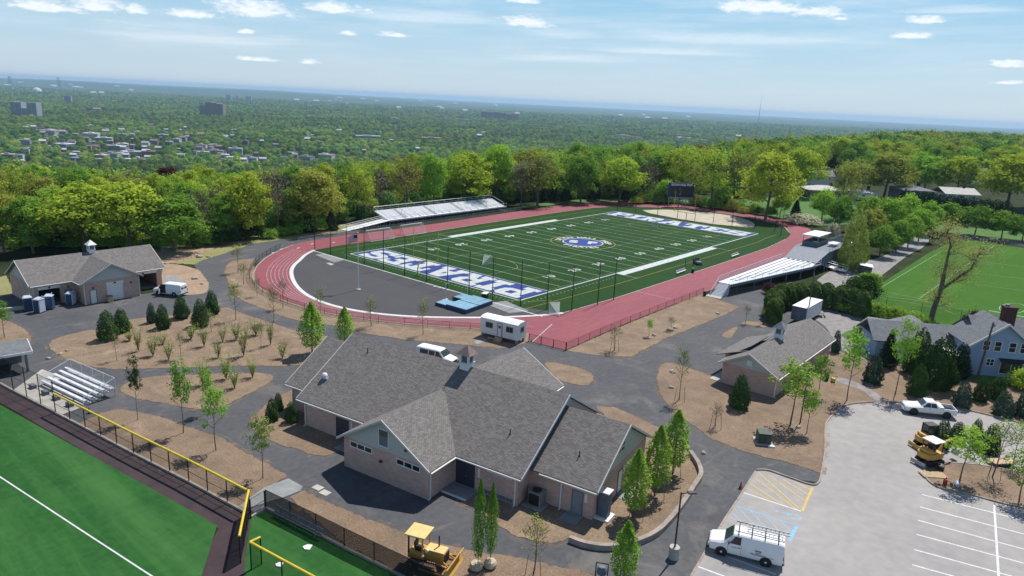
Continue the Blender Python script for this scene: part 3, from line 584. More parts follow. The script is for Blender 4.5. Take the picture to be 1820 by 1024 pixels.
# lane lines round the near bend: between kerb and outer edge
ci = Vector((7.4, 23.6))
def ray_r(pts, th):
    best = None; d = Vector((math.cos(th), math.sin(th)))
    for a, b in zip(pts[:-1], pts[1:]):
        e = b-a; den = d.x*e.y-d.y*e.x
        if abs(den) < 1e-9: continue
        w = a-ci; t = (w.x*e.y-w.y*e.x)/den; s_ = (w.x*d.y-w.y*d.x)/den
        if 0 <= s_ <= 1 and t > 0 and (best is None or t < best): best = t
    return best
for k in range(1, 7):
    pts = []
    for th in np.linspace(1.95, 4.25, 40):
        ri = ray_r(inn, th); ro = ray_r(out_line, th)
        if ri and ro: pts.append(ci+Vector((math.cos(th), math.sin(th)))*(ri+(min(ro, ri+9)-ri)*(k*.105+.02)))
    if len(pts) > 3: ln.strip(pts, .05, .02)
for k in range(1, 7):
    ln.strip([(-2, -10.4-k*1.22), (118-k, -10.2-k*1.22+.9)], .05, .016) if False else None
for th, r in ((0, 0),): pass
for x, y in ((-13, 59.5), (-9.5, 61.8), (-6, 60.5), (-1, 62.5), (4, 61), (10, 63)): ln.strip([(x, y), (x+.9, y+.35)], .4, .02)
ln.strip([(-16, -15.9), (-6.8, -12.6)], .12, .02); ln.strip([(22.5, -10.9), (22.5, -18.3)], .08, .02)
st(ln.build('lane_lines', 'turf_line'))
# outer kerb of the near bend
st(kerb('track_kerb', [p for p in outc if p.x < -4 and p.y > -12], .3, .08, 'kerb'))

lw = MB(); ZL = .03
def seg(x0, y0, x1, y1, w=.1, z=ZL, m=0, mb=None): (mb or lw).strip([(x0, y0), (x1, y1)], w, z, m)
thin = MB()
for k in range(1, 20):
    x = EZ+k*4.572; seg(x, .5, x, FW-.5, .16, mb=thin)
for k in range(100):
    x = EZ+k*.9144
    if k % 5:
        for y in (.7, FW-.7, 16.26, 32.51): seg(x, y-.3, x, y+.3, .1, mb=thin)
for y in (16.26, 32.51):
    for k in range(1, 20): seg(EZ+k*4.572-.5, y, EZ+k*4.572+.5, y, .14, ZL+.004, mb=thin)
for x in (-1.6,):
    for k in range(52): seg(x-.3, .3+k*.95, x+.3, .3+k*.95, .13, mb=thin)
for k in range(26): seg(k*1.2-1, -1.9, k*1.2-.6, -1.9, .16, mb=thin); seg(k*1.2-1, FW+1.9, k*1.2-.6, FW+1.9, .16, mb=thin)
st(thin.build('yard_lines', 'turf_thin'))
seg(0, -.15, FL, -.15, .35); seg(0, FW+.15, FL, FW+.15, .35)
for x in (EZ, FL-EZ): seg(x, 0, x, FW, .2, ZL+.002)
seg(-.15, 0, -.15, FW, .3, ZL+.002); seg(FL+.15, 0, FL+.15, FW, .3, ZL+.002)
lw.poly([(32, -2.1, ZL+.004), (77.72, -2.1, ZL+.004), (77.72, -.3, ZL+.004), (32, -.3, ZL+.004)]); lw.poly([(32, FW+.3, ZL+.004), (77.72, FW+.3, ZL+.004), (77.72, FW+2.1, ZL+.004), (32, FW+2.1, ZL+.004)])
seg(32, -2.1, 32, -5.5, .12, ZL+.002); seg(77.7, -2.1, 77.7, -6, .12, ZL+.002); seg(32, FW+2.1, 32, FW+5.2, .12, ZL+.002)
st(lw.build('field_border', 'turf_line'))
yl = MB()
for seq in (([(-4, -4.2), (5, -4.6), (22, -5.3), (96, -5.6), (104, -4.6), (113, -4.4)]), ([(-2, 54.3), (15, 54.6), (60, 54.4), (108, 54.2)]), [(4.5, -3.8), (1, -2), (-1.5, 1)], [(17.5, 4), (17.5, 8), (12.5, 9)], [(17.5, 42), (13, 42)], [(92.5, 41), (97.5, 41)], [(97, 6), (92, 6), (92, 10)]): yl.strip(seq, .14, ZL+.006)
for gx, a0 in ((15.5, -1.2), (94.2, 1.95)):
    yl.strip([(gx+7.5*math.cos(a0+t), 24.4+9*math.sin(a0+t)) for t in np.linspace(0, 2.4, 16)], .14, ZL+.006)
yl.strip([(54.86+8.3*math.cos(t), 24.38+8.3*math.sin(t)) for t in np.linspace(0, 2*math.pi, 49)[:-1]], .2, ZL+.006, closed=True)
st(yl.build('lacrosse_lines', 'turf_yellow'))
# end zones and their word
GLY = {'I': ([(0, 0), (1, 0), (1, .22), (.74, .22), (.74, .78), (1, .78), (1, 1), (0, 1), (0, .78), (.26, .78), (.26, .22), (0, .22)], None, .62),
 'T': ([(.2, 0), (.8, 0), (.8, .2), (.67, .2), (.67, .76), (.84, .76), (.84, .55), (1, .55), (1, 1), (0, 1), (0, .55), (.16, .55), (.16, .76), (.33, .76), (.33, .2), (.2, .2)], None, 1.0),
 'P': ([(0, 0), (.56, 0), (.56, .2), (.42, .2), (.42, .36), (.82, .36), (1, .5), (1, .87), (.84, 1), (0, 1), (0, .8), (.12, .8), (.12, .2), (0, .2)], [(.42, .55), (.7, .55), (.7, .8), (.42, .8)], .95),
 'R': ([(0, 0), (.5, 0), (.5, .2), (.4, .2), (.4, .38), (.5, .38), (.66, 0), (1.06, 0), (1.06, .2), (.94, .2), (.84, .42), (1, .55), (1, .87), (.84, 1), (0, 1), (0, .8), (.12, .8), (.12, .2), (0, .2)], [(.4, .57), (.7, .57), (.7, .8), (.4, .8)], 1.02),
 'A': ([(0, 0), (.42, 0), (.42, .2), (.36, .2), (.4, .32), (.63, .32), (.67, .2), (.61, .2), (.61, 0), (1.04, 0), (1.04, .2), (.95, .2), (.7, 1), (.3, 1), (.09, .2), (0, .2)], [(.44, .5), (.59, .5), (.515, .78)], 1.08),
 'E': ([(0, 0), (1, 0), (1, .4), (.82, .4), (.82, .2), (.42, .2), (.42, .4), (.66, .4), (.66, .6), (.42, .6), (.42, .8), (.8, .8), (.8, .62), (1, .62), (1, 1), (0, 1), (0, .8), (.12, .8), (.12, .2), (0, .2)], None, .95),
 'S': ([(0, 0), (.82, 0), (1, .15), (1, .48), (.82, .61), (.3, .66), (.3, .8), (.7, .8), (.7, .68), (.95, .68), (.95, 1), (.2, 1), (0, .86), (0, .54), (.2, .42), (.7, .37), (.7, .2), (.28, .2), (.28, .34), (0, .34)], None, .98)}
def word_mesh(name, word, o, ux, uy, L, H, z, m, gap=.07):
    tot = sum(GLY[c][2] for c in word)+gap*(len(word)-1); k = L/tot; x = 0; cu = bpy.data.curves.new(name, 'CURVE'); cu.dimensions = '2D'; cu.fill_mode = 'BOTH'; cu.offset = .02
    for c in word:
        out, hole, w = GLY[c]; mxx = max(p[0] for p in out)
        for ring in (out, hole):
            if not ring: continue
            s = cu.splines.new('POLY'); s.points.add(len(ring)-1)
            for i, (a, b) in enumerate(ring): s.points[i].co = ((x+a/mxx*w)*k, b*H, 0, 1)
            s.use_cyclic_u = True
        x += w+gap
    tmp = bpy.data.objects.new(name, cu); col.objects.link(tmp); bpy.context.view_layer.update()
    me = bpy.data.meshes.new_from_object(tmp.evaluated_get(bpy.context.evaluated_depsgraph_get())); bpy.data.objects.remove(tmp); me.name = name
    me.materials.clear(); me.materials.append(MT[m])
    ob = bpy.data.objects.new(name, me); col.objects.link(ob)
    ob.matrix_world = Matrix(((ux[0], uy[0], 0, o[0]), (ux[1], uy[1], 0, o[1]), (0, 0, 1, z), (0, 0, 0, 1)))
    return ob
def text_mesh(name, s, size, M4, m, parent=None, extrude=0.0, offset=0.0, align='CENTER', sx=1.0):
    cu = bpy.data.curves.new(name, 'FONT'); cu.body = s; cu.size = size; cu.align_x = align; cu.align_y = 'CENTER'; cu.extrude = extrude; cu.offset = offset
    tmp = bpy.data.objects.new(name, cu); col.objects.link(tmp); bpy.context.view_layer.update()
    me = bpy.data.meshes.new_from_object(tmp.evaluated_get(bpy.context.evaluated_depsgraph_get())); bpy.data.objects.remove(tmp); me.name = name
    me.materials.clear(); me.materials.append(MT[m])
    ob = bpy.data.objects.new(name, me); col.objects.link(ob)
    if parent: ob.parent = parent
    ob.matrix_local = M4 @ Matrix.Diagonal((sx, 1, 1, 1))
    return ob
ez = MB()
for x0, x1 in ((.35, EZ-.25), (FL-EZ+.25, FL-.35)): ez.poly([(x0, .35, .026), (x1, .35, .026), (x1, FW-.35, .026), (x0, FW-.35, .026)])
st(ez.build('end_zone', 'turf_blue'))
st(word_mesh('end_zone_lettering', 'PIRATES', (EZ-.85, 1.2), (0, 1), (-1, 0), FW-2.4, EZ-1.5, .034, 'turf_line'))
st(word_mesh('end_zone_lettering', 'PIRATES', (FL-EZ+.85, FW-1.2), (0, -1), (1, 0), FW-2.4, EZ-1.5, .034, 'turf_line'))
for i, n_ in enumerate((10, 20, 30, 40, 50, 40, 30, 20, 10)):
    x = EZ+(i+1)*9.144
    d1, d2 = str(n_)
    for y, up in ((7.3, 1), (FW-7.3, -1)):
        for d_, off in ((d1, -.95), (d2, .95)):
            st(text_mesh('yard_number', d_, 2.5, Matrix.Translation((x+off*up, y, .036)) @ Matrix.Rotation(0 if up > 0 else math.pi, 4, 'Z'), 'turf_line', offset=.07, sx=.95))
def disc(name, rings, c, z, m, n=64):
    b = MB()
    for r0, r1 in rings:
        for i in range(n):
            a0, a1 = 2*math.pi*i/n, 2*math.pi*(i+1)/n
            P = [(c[0]+r*math.cos(a), c[1]+r*math.sin(a), z) for r, a in ((r0, a0), (r1, a0), (r1, a1), (r0, a1))]
            if r0 == 0: P = P[1:]
            b.poly(P)
    return st(b.build(name, m))
MC = (54.86, 24.38)
disc('midfield_emblem', [(0, 5.0)], MC, .038, 'turf_blue'); disc('midfield_emblem', [(5.0, 5.3)], MC, .038, 'turf_line')
EM = math.radians(-60)      # the emblem is turned towards the corner of the field
def ring_text(s, r, a_mid, da, flip, size):
    for i, ch in enumerate(s):
        if ch == ' ': continue
        a = EM+a_mid+(i-(len(s)-1)/2)*da*(1 if flip else -1)
        rot = a+(math.pi/2 if flip else -math.pi/2)
        st(text_mesh('emblem_lettering', ch, size, Matrix.Translation((MC[0]+r*math.cos(a), MC[1]+r*math.sin(a), .04)) @ Matrix.Rotation(rot, 4, 'Z'), 'turf_line', offset=.1))
ring_text('SETON HALL PREP', 6.5, math.pi/2, .21, False, 2.15)
ring_text('PIRATES', 6.5, -math.pi/2, .21, True, 2.15)
for ch, off in (('S', -2.4), ('P', 2.4)):
    st(text_mesh('emblem_lettering', ch, 4.6, Matrix.Translation((MC[0]+off*math.cos(EM), MC[1]+off*math.sin(EM), .043)) @ Matrix.Rotation(EM, 4, 'Z'), 'turf_line', offset=.25))
# ------------------------------------------------------------------ buildings
def gable_roof(mb, axis, a0, a1, b0, b1, ze, pitch, ov=.45, ovr=.35, th=.14, m=0):
    """two slabs; axis 'x' or 'y' is the ridge direction, a0..a1 along it, b0..b1 wall to wall across it."""
    mid = (b0+b1)/2; half = (b1-b0)/2
    for sgn in (-1, 1):
        e = mid+sgn*(half+ov); zz = ze-ov*pitch+.06; zr = ze+half*pitch+.06
        if axis == 'x': P = [(a0-ovr, e, zz), (a1+ovr, e, zz), (a1+ovr, mid, zr), (a0-ovr, mid, zr)]
        else: P = [(e, a0-ovr, zz), (e, a1+ovr, zz), (mid, a1+ovr, zr), (mid, a0-ovr, zr)]
        mb.prism(P, (0, 0, th), m)
def rakes(par, mt, axis, at, b0, b1, ze, pitch, ov=.45, m=0, th=.24, w=.09):
    mid = (b0+b1)/2; half = (b1-b0)/2
    for sgn in (-1, 1):
        e = mid+sgn*(half+ov); zz = ze-ov*pitch-.02; zr = ze+half*pitch-.02; mb = MB()
        if axis == 'x': mb.prism([(at, e, zz), (at, mid, zr), (at, mid, zr+th), (at, e, zz+th)], (w, 0, 0), m)
        else: mb.prism([(e, at, zz), (mid, at, zr), (mid, at, zr+th), (e, at, zz+th)], (0, w, 0), m)
        mb.build('rake_board', mt, par)
def gutter(par, p0, p1): b = MB(); b.tube(p0, p1, .075, .075, 8); return b.build('gutter', 'white_trim', par)
def gable(par, pts, vec, m='siding'): b = MB(); b.prism(pts, vec); return b.build('gable', m, par)
def downspout(par, x, y, z, nx=0, ny=-1):
    b = MB(); b.box(x-.05, x+.05, y-.05, y+.05, .05, z); b.box(x-.05+nx*.02, x+.05+nx*.3, y-.05+min(ny, 0)*.2, y+.05+max(ny, 0)*.2, .0, .09); return b.build('downspout', 'white_trim', par)
def window(par, face, at, a0, a1, z0, z1, panes=1, mats=('white_trim', 'glass'), sash=False, out=-1, name='window', fr=.09):
    """face 'y': wall plane y=at, runs along x; face 'x': wall plane x=at, runs along y. out = outward sign."""
    f = MB(); g = MB(); o = at+out*.05; i = at-out*.04
    def bx(mb, p, q, r, s, d0, d1):
        lo, hi = min(d0, d1), max(d0, d1)
        if face == 'y': mb.box(p, q, lo, hi, r, s)
        else: mb.box(lo, hi, p, q, r, s)
    bx(f, a0, a1, z0, z0+fr, i, o+out*.02); bx(f, a0, a1, z1-fr, z1, i, o)
    w = (a1-a0)/panes
    for k in range(panes+1):
        c = a0+k*w; c = min(max(c, a0+fr/2), a1-fr/2); bx(f, c-fr/2, c+fr/2, z0+fr, z1-fr, i, o)
    if sash: bx(f, a0+fr, a1-fr, (z0+z1)/2-.03, (z0+z1)/2+.03, i, o-out*.01)
    fo = f.build(name, mats[0], par)
    for k in range(panes): bx(g, a0+k*w+fr/2, a0+(k+1)*w-fr/2, z0+fr, z1-fr, at-out*.02, at+out*.015)
    g.build('pane', mats[1], fo); return fo
def door(par, face, at, a0, a1, z0, z1, m='door_grey', out=-1, double=False, handle=True):
    f = MB(); d = MB(); h = MB()
    def bx(mb, p, q, r, s, d0, d1):
        lo, hi = min(d0, d1), max(d0, d1)
        if face == 'y': mb.box(p, q, lo, hi, r, s)
        else: mb.box(lo, hi, p, q, r, s)
    bx(d, a0, a1, z0, z1, at-out*.02, at+out*.035)
    do = d.build('door', m, par)
    for c in (a0, a1): bx(f, c-.05, c+.05, z0, z1+.06, at, at+out*.06)
    bx(f, a0+.05, a1-.05, z1, z1+.06, at, at+out*.06)
    if double: bx(f, (a0+a1)/2-.02, (a0+a1)/2+.02, z0, z1, at, at+out*.05)
    f.build('door_frame', 'grey_paint' if m != 'door_dark' else 'door_dark', do)
    if handle:
        hx = (a0+a1)/2+.1 if double else a1-.14; bx(h, hx-.03, hx+.03, z0+.95, z0+1.1, at+out*.035, at+out*.1); h.build('handle', 'steel', do)
    return do
def lightfix(par, face, at, a, z, out=-1, m='black'):
    b = MB()
    if face == 'y': b.box(a-.12, a+.12, min(at, at+out*.2), max(at, at+out*.2), z-.1, z+.1)
    else: b.box(min(at, at+out*.2), max(at, at+out*.2), a-.12, a+.12, z-.1, z+.1)
    return b.build('wall_lamp', m, par)
def cupola(par, x, y, z, s=1.0, roofm='root_brown'):
    b = MB(); b.box(x-.62*s, x+.62*s, y-.62*s, y+.62*s, z-.9*s, z+.55*s)
    b.box(x-.7*s, x+.7*s, y-.7*s, y+.7*s, z+.55*s, z+.62*s)
    for sx in (-1, 1):
        for sy in (-1, 1): b.box(x+sx*.52*s-.1*s, x+sx*.52*s+.1*s, y+sy*.52*s-.1*s, y+sy*.52*s+.1*s, z+.62*s, z+1.5*s)
    b.box(x-.72*s, x+.72*s, y-.72*s, y+.72*s, z+1.5*s, z+1.62*s)
    c = b.build('cupola', 'white_trim', par)
    lo = MB()
    for k in range(5): lo.box(x-.44*s, x+.44*s, y-.44*s, y+.44*s, z+(.65+k*.17)*s, z+(.75+k*.17)*s)
    lo.box(x-.4*s, x+.4*s, y-.4*s, y+.4*s, z+.62*s, z+1.5*s); lo.build('louvre', 'grey_paint', c)
    r = MB(); w = .95*s; h = z+1.62*s
    P = [(x-w, y-w, h), (x+w, y-w, h), (x+w, y+w, h), (x-w, y+w, h)]; T = (x, y, h+1.05*s)
    r.add(P+[T], [(0, 1, 4), (1, 2, 4), (2, 3, 4), (3, 0, 4), (3, 2, 1, 0)]); r.build('cupola_roof', roofm, c)
    return c

# --- field house in the foreground: local x runs along its front, local y goes into its depth
BR = math.atan2(-0.989, 0.147)
B = thing('field_house', 'large brick field house with grey gabled shingle roofs and a white cupola, in the foreground', 'building', (0, 0, 0), BR)
EV, PT = 3.2, .6
w = MB()
w.prism([(8, -57.3, -.1), (34.7, -57.3, -.1), (34.7, -41.5, -.1), (8, -41.5, -.1)], (0, 0, EV+.1))
w.prism([(34.703, -55.3, -.1), (41.1, -55.3, -.1), (41.1, -43.5, -.1), (34.703, -43.5, -.1)], (0, 0, EV+.1))
w.prism([(3.9, -55.3, -.1), (7.997, -55.3, -.1), (7.997, -43.5, -.1), (3.9, -43.5, -.1)], (0, 0, EV+.1))
w.prism([(17.6, -61.1, -.1), (27.8, -61.1, -.1), (27.8, -57.303, -.1), (17.6, -57.303, -.1)], (0, 0, EV+.1))
w.prism([(17.6, -41.497, -.1), (27.8, -41.497, -.1), (27.8, -37.3, -.1), (17.6, -37.3, -.1)], (0, 0, EV+.1))
w.build('wall', 'brick', B)
s = MB()
gable(B, [(17.6, -61.1, EV), (27.8, -61.1, EV), (22.7, -61.1, EV+5.1*PT)], (0, .2, 0), 'siding')
gable(B, [(17.6, -37.3, EV), (27.8, -37.3, EV), (22.7, -37.3, EV+5.1*PT)], (0, -.2, 0), 'siding')
gable(B, [(41.1, -55.3, EV), (41.1, -43.5, EV), (41.1, -49.4, EV+5.9*PT)], (-.2, 0, 0), 'siding')
gable(B, [(34.7, -57.3, EV), (34.7, -41.5, EV), (34.7, -49.4, EV+7.9*PT)], (-.2, 0, 0), 'siding')
gable(B, [(3.9, -55.3, EV), (3.9, -43.5, EV), (3.9, -49.4, EV+5.9*PT)], (.2, 0, 0), 'siding')
gable(B, [(8, -57.3, EV), (8, -41.5, EV), (8, -49.4, EV+7.9*PT)], (.2, 0, 0), 'siding')

r = MB()
gable_roof(r, 'x', 8, 34.7, -57.3, -41.5, EV, PT, .5, .6)
r.build('roof', 'shingle', B)
r = MB(); gable_roof(r, 'x', 35.32, 41.1, -55.3, -43.5, EV, PT, .5, .5); r.build('roof', 'shingle', B)
r = MB(); gable_roof(r, 'x', 3.9, 7.4, -55.3, -43.5, EV, PT, .5, .5); r.build('roof', 'shingle', B)
r = MB(); gable_roof(r, 'y', -61.1, -53.2, 17.6, 27.8, EV, PT, .5, .45); r.build('roof', 'shingle', B)
r = MB(); gable_roof(r, 'y', -45.6, -37.3, 17.6, 27.8, EV, PT, .5, .45); r.build('roof', 'shingle', B)
f = MB()
rakes(B, 'grey_trim', 'x', 35.3, -57.3, -41.5, EV, PT, .5); rakes(B, 'siding', 'x', 7.31, -57.3, -41.5, EV, PT, .5)
rakes(B, 'siding', 'x', 41.6, -55.3, -43.5, EV, PT, .5); rakes(B, 'siding', 'x', 3.3, -55.3, -43.5, EV, PT, .5)
rakes(B, 'siding', 'y', -61.64, 17.6, 27.8, EV, PT, .5); rakes(B, 'grey_trim', 'y', -36.85, 17.6, 27.8, EV, PT, .5)

f = MB(); ze = EV-.5*PT+.05
gutter(B, (7.4, -57.88, ze), (17.2, -57.88, ze)); gutter(B, (28.3, -57.88, ze), (35.3, -57.88, ze)); gutter(B, (36, -55.88, ze), (41.6, -55.88, ze)); gutter(B, (3.4, -55.88, ze), (7.2, -55.88, ze))
gutter(B, (17.02, -61.5, ze), (17.02, -57.9, ze)); gutter(B, (28.38, -61.5, ze), (28.38, -57.9, ze)); gutter(B, (28.38, -41, ze), (28.38, -36.9, ze)); gutter(B, (36, -42.92, ze), (41.6, -42.92, ze))

for q in ((8, 17.5, -57.75, -57.31), (27.9, 34.7, -57.75, -57.31), (35.4, 41.1, -55.75, -55.31), (27.81, 28.3, -61.1, -57.8)): sf = MB(); sf.box(*q, EV-.3, EV-.24); sf.build('soffit', 'white_trim', B)
for x, y in ((8.2, -57.37), (27.87, -60.9), (34.5, -57.37), (38.0, -55.37), (4.0, -55.37)): downspout(B, x, y, EV-.25)
window(B, 'y', -61.1, 18.4, 21.2, 2.35, 2.98, 3); window(B, 'y', -61.1, 24.1, 26.9, 2.35, 2.98, 3)
window(B, 'y', -57.3, 31.5, 34.1, 2.4, 3.0, 3); window(B, 'y', -57.3, 8.5, 10.2, 2.4, 2.98, 2)
aw = window(B, 'y', -61.1, 21.95, 23.2, 3.55, 5.3, 1, ('white_trim', 'grey_paint'))
g = MB(); g.box(22.05, 23.1, -61.17, -61.12, 4.65, 5.2); g.build('transom_pane', 'glass', aw)
door(B, 'y', -57.3, 12.75, 14.4, .1, 2.25, 'door_dark', double=True); door(B, 'y', -57.3, 28.1, 30.1, .15, 2.45, 'door_dark', double=True)
door(B, 'y', -55.3, 39.1, 40.1, .1, 2.25); door(B, 'x', 41.1, -50.1, -49.1, .1, 2.25, 'white_trim', out=1)
tp = MB(); tp.box(28.05, 30.15, -57.34, -57.31, 2.52, 2.95); tp.build('transom_panel', 'door_dark', B)
for x, z in ((30.6, 1.9), (14.9, 1.9)):
    b = MB(); b.box(x-.1, x+.1, -57.36, -57.3, z-.45, z+.45); b.build('notice_board', 'white_trim', B)
b = MB(); b.box(40.3, 40.55, -55.38, -55.3, 1.5, 2.3); b.build('notice_board', 'white_trim', B)
b = MB(); b.box(41.1, 41.18, -48.9, -48.7, 1.5, 2.4); b.build('notice_board', 'white_trim', B)
lightfix(B, 'y', -57.3, 13.6, 2.7); lightfix(B, 'x', 27.8, -58.2, 2.75, 1); lightfix(B, 'y', -61.1, 22.3, 2.05); lightfix(B, 'y', -61.1, 25.3, 4.1)
v = MB()
for k in range(9): v.box(30.9+k*.38, 31.2+k*.38, -57.36, -57.3, .15, .5)
v.build('foundation_vent', 'grey_paint', B)
# half-round window in the right-hand gable
hw = MB(); n = 14; cy0, cz0 = -50.1, 4.85
P = [(41.14, cy0+.85*math.cos(a), cz0+.85*math.sin(a)) for a in np.linspace(0, math.pi, n)]
hw.prism(P, (.05, 0, 0)); hw.box(41.14, 41.19, cy0-.8, cy0+.8, cz0-.5, cz0-.12)
ho = hw.build('half_round_window', 'white_trim', B)
g = MB(); P = [(41.2, cy0+.72*math.cos(a), cz0+.06+.68*math.sin(a)) for a in np.linspace(0, math.pi, n)]; g.prism(P, (.012, 0, 0)); g.box(41.195, 41.21, cy0-.7, cy0-.05, cz0-.44, cz0-.18); g.box(41.195, 41.21, cy0+.05, cy0+.7, cz0-.44, cz0-.18); g.build('pane', 'glass', ho)
cupola(B, 23.4, -49.4, EV+7.9*PT+.1, .88)
for x, y in ((11.2, -51.0), (32.0, -54.5), (38.6, -53.4), (10.5, -55.9)):
    half = 7.9 if x < 35 else 5.9; z = EV+(half-abs(y+49.4))*PT+.15
    if x == 10.5: continue
    b = MB(); b.tube((x, y, z-.1), (x, y, z+.55), .05, .05, 8); b.lathe([(.13, 0), (.08, .1)], (x, y, z), 8); b.build('vent_pipe', 'black', B)
z = EV+(7.9-abs(-55.4+49.4))*PT+.2
b = MB(); b.lathe([(.14, -.2), (.14, .25), (.3, .28), (.34, .45), (.22, .62), (.05, .68)], (8.7, -55.0, z+.2), 14); b.tube((8.7, -55.0, z+.35), (9.1, -55.0, z+.42), .2, .2, 10); b.build('roof_fan', 'alu', B)
# slabs and plant round the house
sb = MB()
for q in ((27.9, 30.6, -59.2, -57.4, .12), (38.7, 40.3, -56.9, -55.4, .1), (41.2, 42.6, -50.7, -48.8, .06), (14.3, 17.5, -59.2, -57.4, .1)): sb.box(q[0], q[1], q[2], q[3], 0, q[4])
so = sb.build('door_slab', 'concrete_grey', None); so.rotation_euler = (0, 0, BR); st(so)
sb = MB(); sb.box(27.9, 30.6, -59.34, -59.21, 0, .14); so = sb.build('slab_edge', 'white_trim', None); so.rotation_euler = (0, 0, BR); st(so)
def bl(x, y, z=0): return Matrix.Rotation(BR, 3, 'Z') @ Vector((x, y, z))
p = bl(35.95, -55.95)
ac = thing('air_conditioner', 'tan boxed air conditioning unit on a concrete pad against the field house', 'air conditioner', p, BR)
b = MB(); b.box(-1.0, 1.0, -.9, .9, 0, .1); b.build('pad', 'concrete_grey', ac)
b = MB(); b.box(-.6, .6, -.55, .55, .12, 1.35); b.box(-.63, .63, -.58, .58, 1.352, 1.42); b.build('casing', 'gravel', ac, .03)
b = MB(); b.box(-.52, .52, -.575, -.552, .2, 1.25)
for k in range(7): b.box(-.5, .5, -.59, -.577, .25+k*.14, .29+k*.14)
b.build('grille', 'black', ac)
b = MB(); b.lathe([(.42, 1.425), (.42, 1.46), (.36, 1.46), (.1, 1.44)], (0, 0, 0), 18); b.build('fan_guard', 'black', ac)
p = bl(41.7, -54.2)
ec = thing('electrical_cabinet', 'tall blue-grey electrical cabinet on a white concrete base by the field house corner', 'cabinet', p, BR)
b = MB(); b.box(-.85, .75, -.75, .75, 0, .18); b.build('base', 'white_trim', ec)
b = MB(); b.box(-.45, .45, -.4, .4, .18, 2.5); b.build('body', 'blue_grey', ec, .02)
b = MB(); b.box(-.55, .55, -.5, .5, 2.505, 2.62); b.build('cap', 'alu_white', ec, .02)
b = MB(); b.box(.455, .475, -.32, .32, .35, 2.35); b.build('door', 'grey_paint', ec)
b = MB(); b.box(.476, .52, .2, .26, 1.2, 1.5); b.build('handle', 'steel', ec)
# curved retaining wall round the bed
rw = [(1012, 962), (1040, 972), (1078, 977), (1122, 971), (1164, 953), (1190, 929), (1213, 900), (1234, 868), (1245, 848), (1240, 828), (1226, 808)]
o = kerb('retaining_wall', smooth_pts(GP(rw), False, 4), .42, .5, 'kerb'); tag(o, 'low curved pinkish stone wall edging the bed of columnar trees', 'wall')

# --- equipment building on the left
LA = math.radians(0.5)
LO = G(151, 542)
Bl = thing('equipment_building', 'brick equipment building with open garage bays and grey roof, left by the woods', 'building', LO, LA)
Wd = 8.6
x0, x1 = -6.0, 13.8; yf = 3.3; yb = 13.3; EL = 3.6; PL_ = .56
w = MB()
def wall_open(mb, xa, xb, y, ops, h, t=.25):   # front wall with openings (xa0, xa1, top)
    cur = xa
    for a, b_, top in ops:
        mb.box(cur, a, y, y+t, -.1, h); mb.box(a, b_, y, y+t, top, h); cur = b_
    mb.box(cur, xb, y, y+t, -.1, h)
wall_open(w, x0, -.003, yf, [(-5.2, -2.2, 2.6)], EL)
wall_open(w, Wd+.003, x1, yf, [(Wd+.6, x1-.9, 2.7)], EL)
w.box(x0, x0+.25, yf+.25, yb, -.1, EL); w.box(x1-.25, x1, yf+.25, yb, -.1, EL); w.box(x0, x1, yb, yb+.25, -.1, EL)
wall_open(w, 0, Wd, 0, [(3.45, 6.0, 2.6)], EL); w.box(0, .25, .25, yf+.5, -.1, EL); w.box(Wd-.25, Wd, .25, yf+.5, -.1, EL)
w.build('wall', 'brick', Bl)
iw = MB(); iw.box(-1.5, -1.3, yf+.3, yb, 0, EL); iw.box(Wd+.1, Wd+.25, yf+.3, yb, 0, EL); iw.box(x0+.3, x1-.3, yb-.3, yb-.1, 0, EL); iw.build('inner_wall', 'shadow_interior', Bl)
fl_ = MB(); fl_.box(x0+.3, x1-.3, yf+.3, yb-.4, 0, .04); fl_.build('floor', 'concrete_grey', Bl)
r = MB(); gable_roof(r, 'x', x0, x1, yf, yb+.25, EL, PL_, .5, .5); r.build('roof', 'shingle', Bl)
r = MB(); gable_roof(r, 'y', 0, yf+4.6, 0, Wd, EL, PL_, .5, .5); r.build('roof', 'shingle', Bl)
s = MB(); gable(Bl, [(0, 0, EL), (Wd, 0, EL), (Wd/2, 0, EL+Wd/2*PL_)], (0, .2, 0), 'siding'); mid = (yf+yb+.25)/2
gable(Bl, [(x0, yf, EL), (x0, yb+.25, EL), (x0, mid, EL+(yb+.25-yf)/2*PL_)], (.2, 0, 0), 'siding'); gable(Bl, [(x1, yf, EL), (x1, yb+.25, EL), (x1, mid, EL+(yb+.25-yf)/2*PL_)], (-.2, 0, 0), 'siding')

f = MB(); rakes(Bl, 'siding', 'y', -.59, 0, Wd, EL, PL_, .5); rakes(Bl, 'siding', 'x', x0-.59, yf, yb+.25, EL, PL_, .5); rakes(Bl, 'siding', 'x', x1+.5, yf, yb+.25, EL, PL_, .5)
f = MB(); z = EL-.25+.05
gutter(Bl, (x0-.4, yf-.58, z), (-.5, yf-.58, z)); gutter(Bl, (Wd+.5, yf-.58, z), (x1+.4, yf-.58, z)); gutter(Bl, (-.58, -.4, z), (-.58, yf-.6, z))
for q in ((3.4, 6.05, -.04, 0, 2.6, 3.1), (-5.25, -2.15, yf-.04, yf, 2.6, 3.05), (Wd+.55, x1-.85, yf-.04, yf, 2.7, 3.15)): h = MB(); h.box(*q); h.build('door_header', 'white_trim', Bl)
g = MB()
for k in range(4): g.box(3.45, 6.0, .08, .14, k*.65+.01, k*.65+.64)
g.build('roller_door', 'white_trim', Bl)
door(Bl, 'y', 0, .9, 1.85, .02, 2.15, 'white_trim'); door(Bl, 'y', yf, -1.5, -.6, .02, 2.1, 'door_grey')
for x in (1.4, 7.2): lightfix(Bl, 'y', 0, x, 2.55)
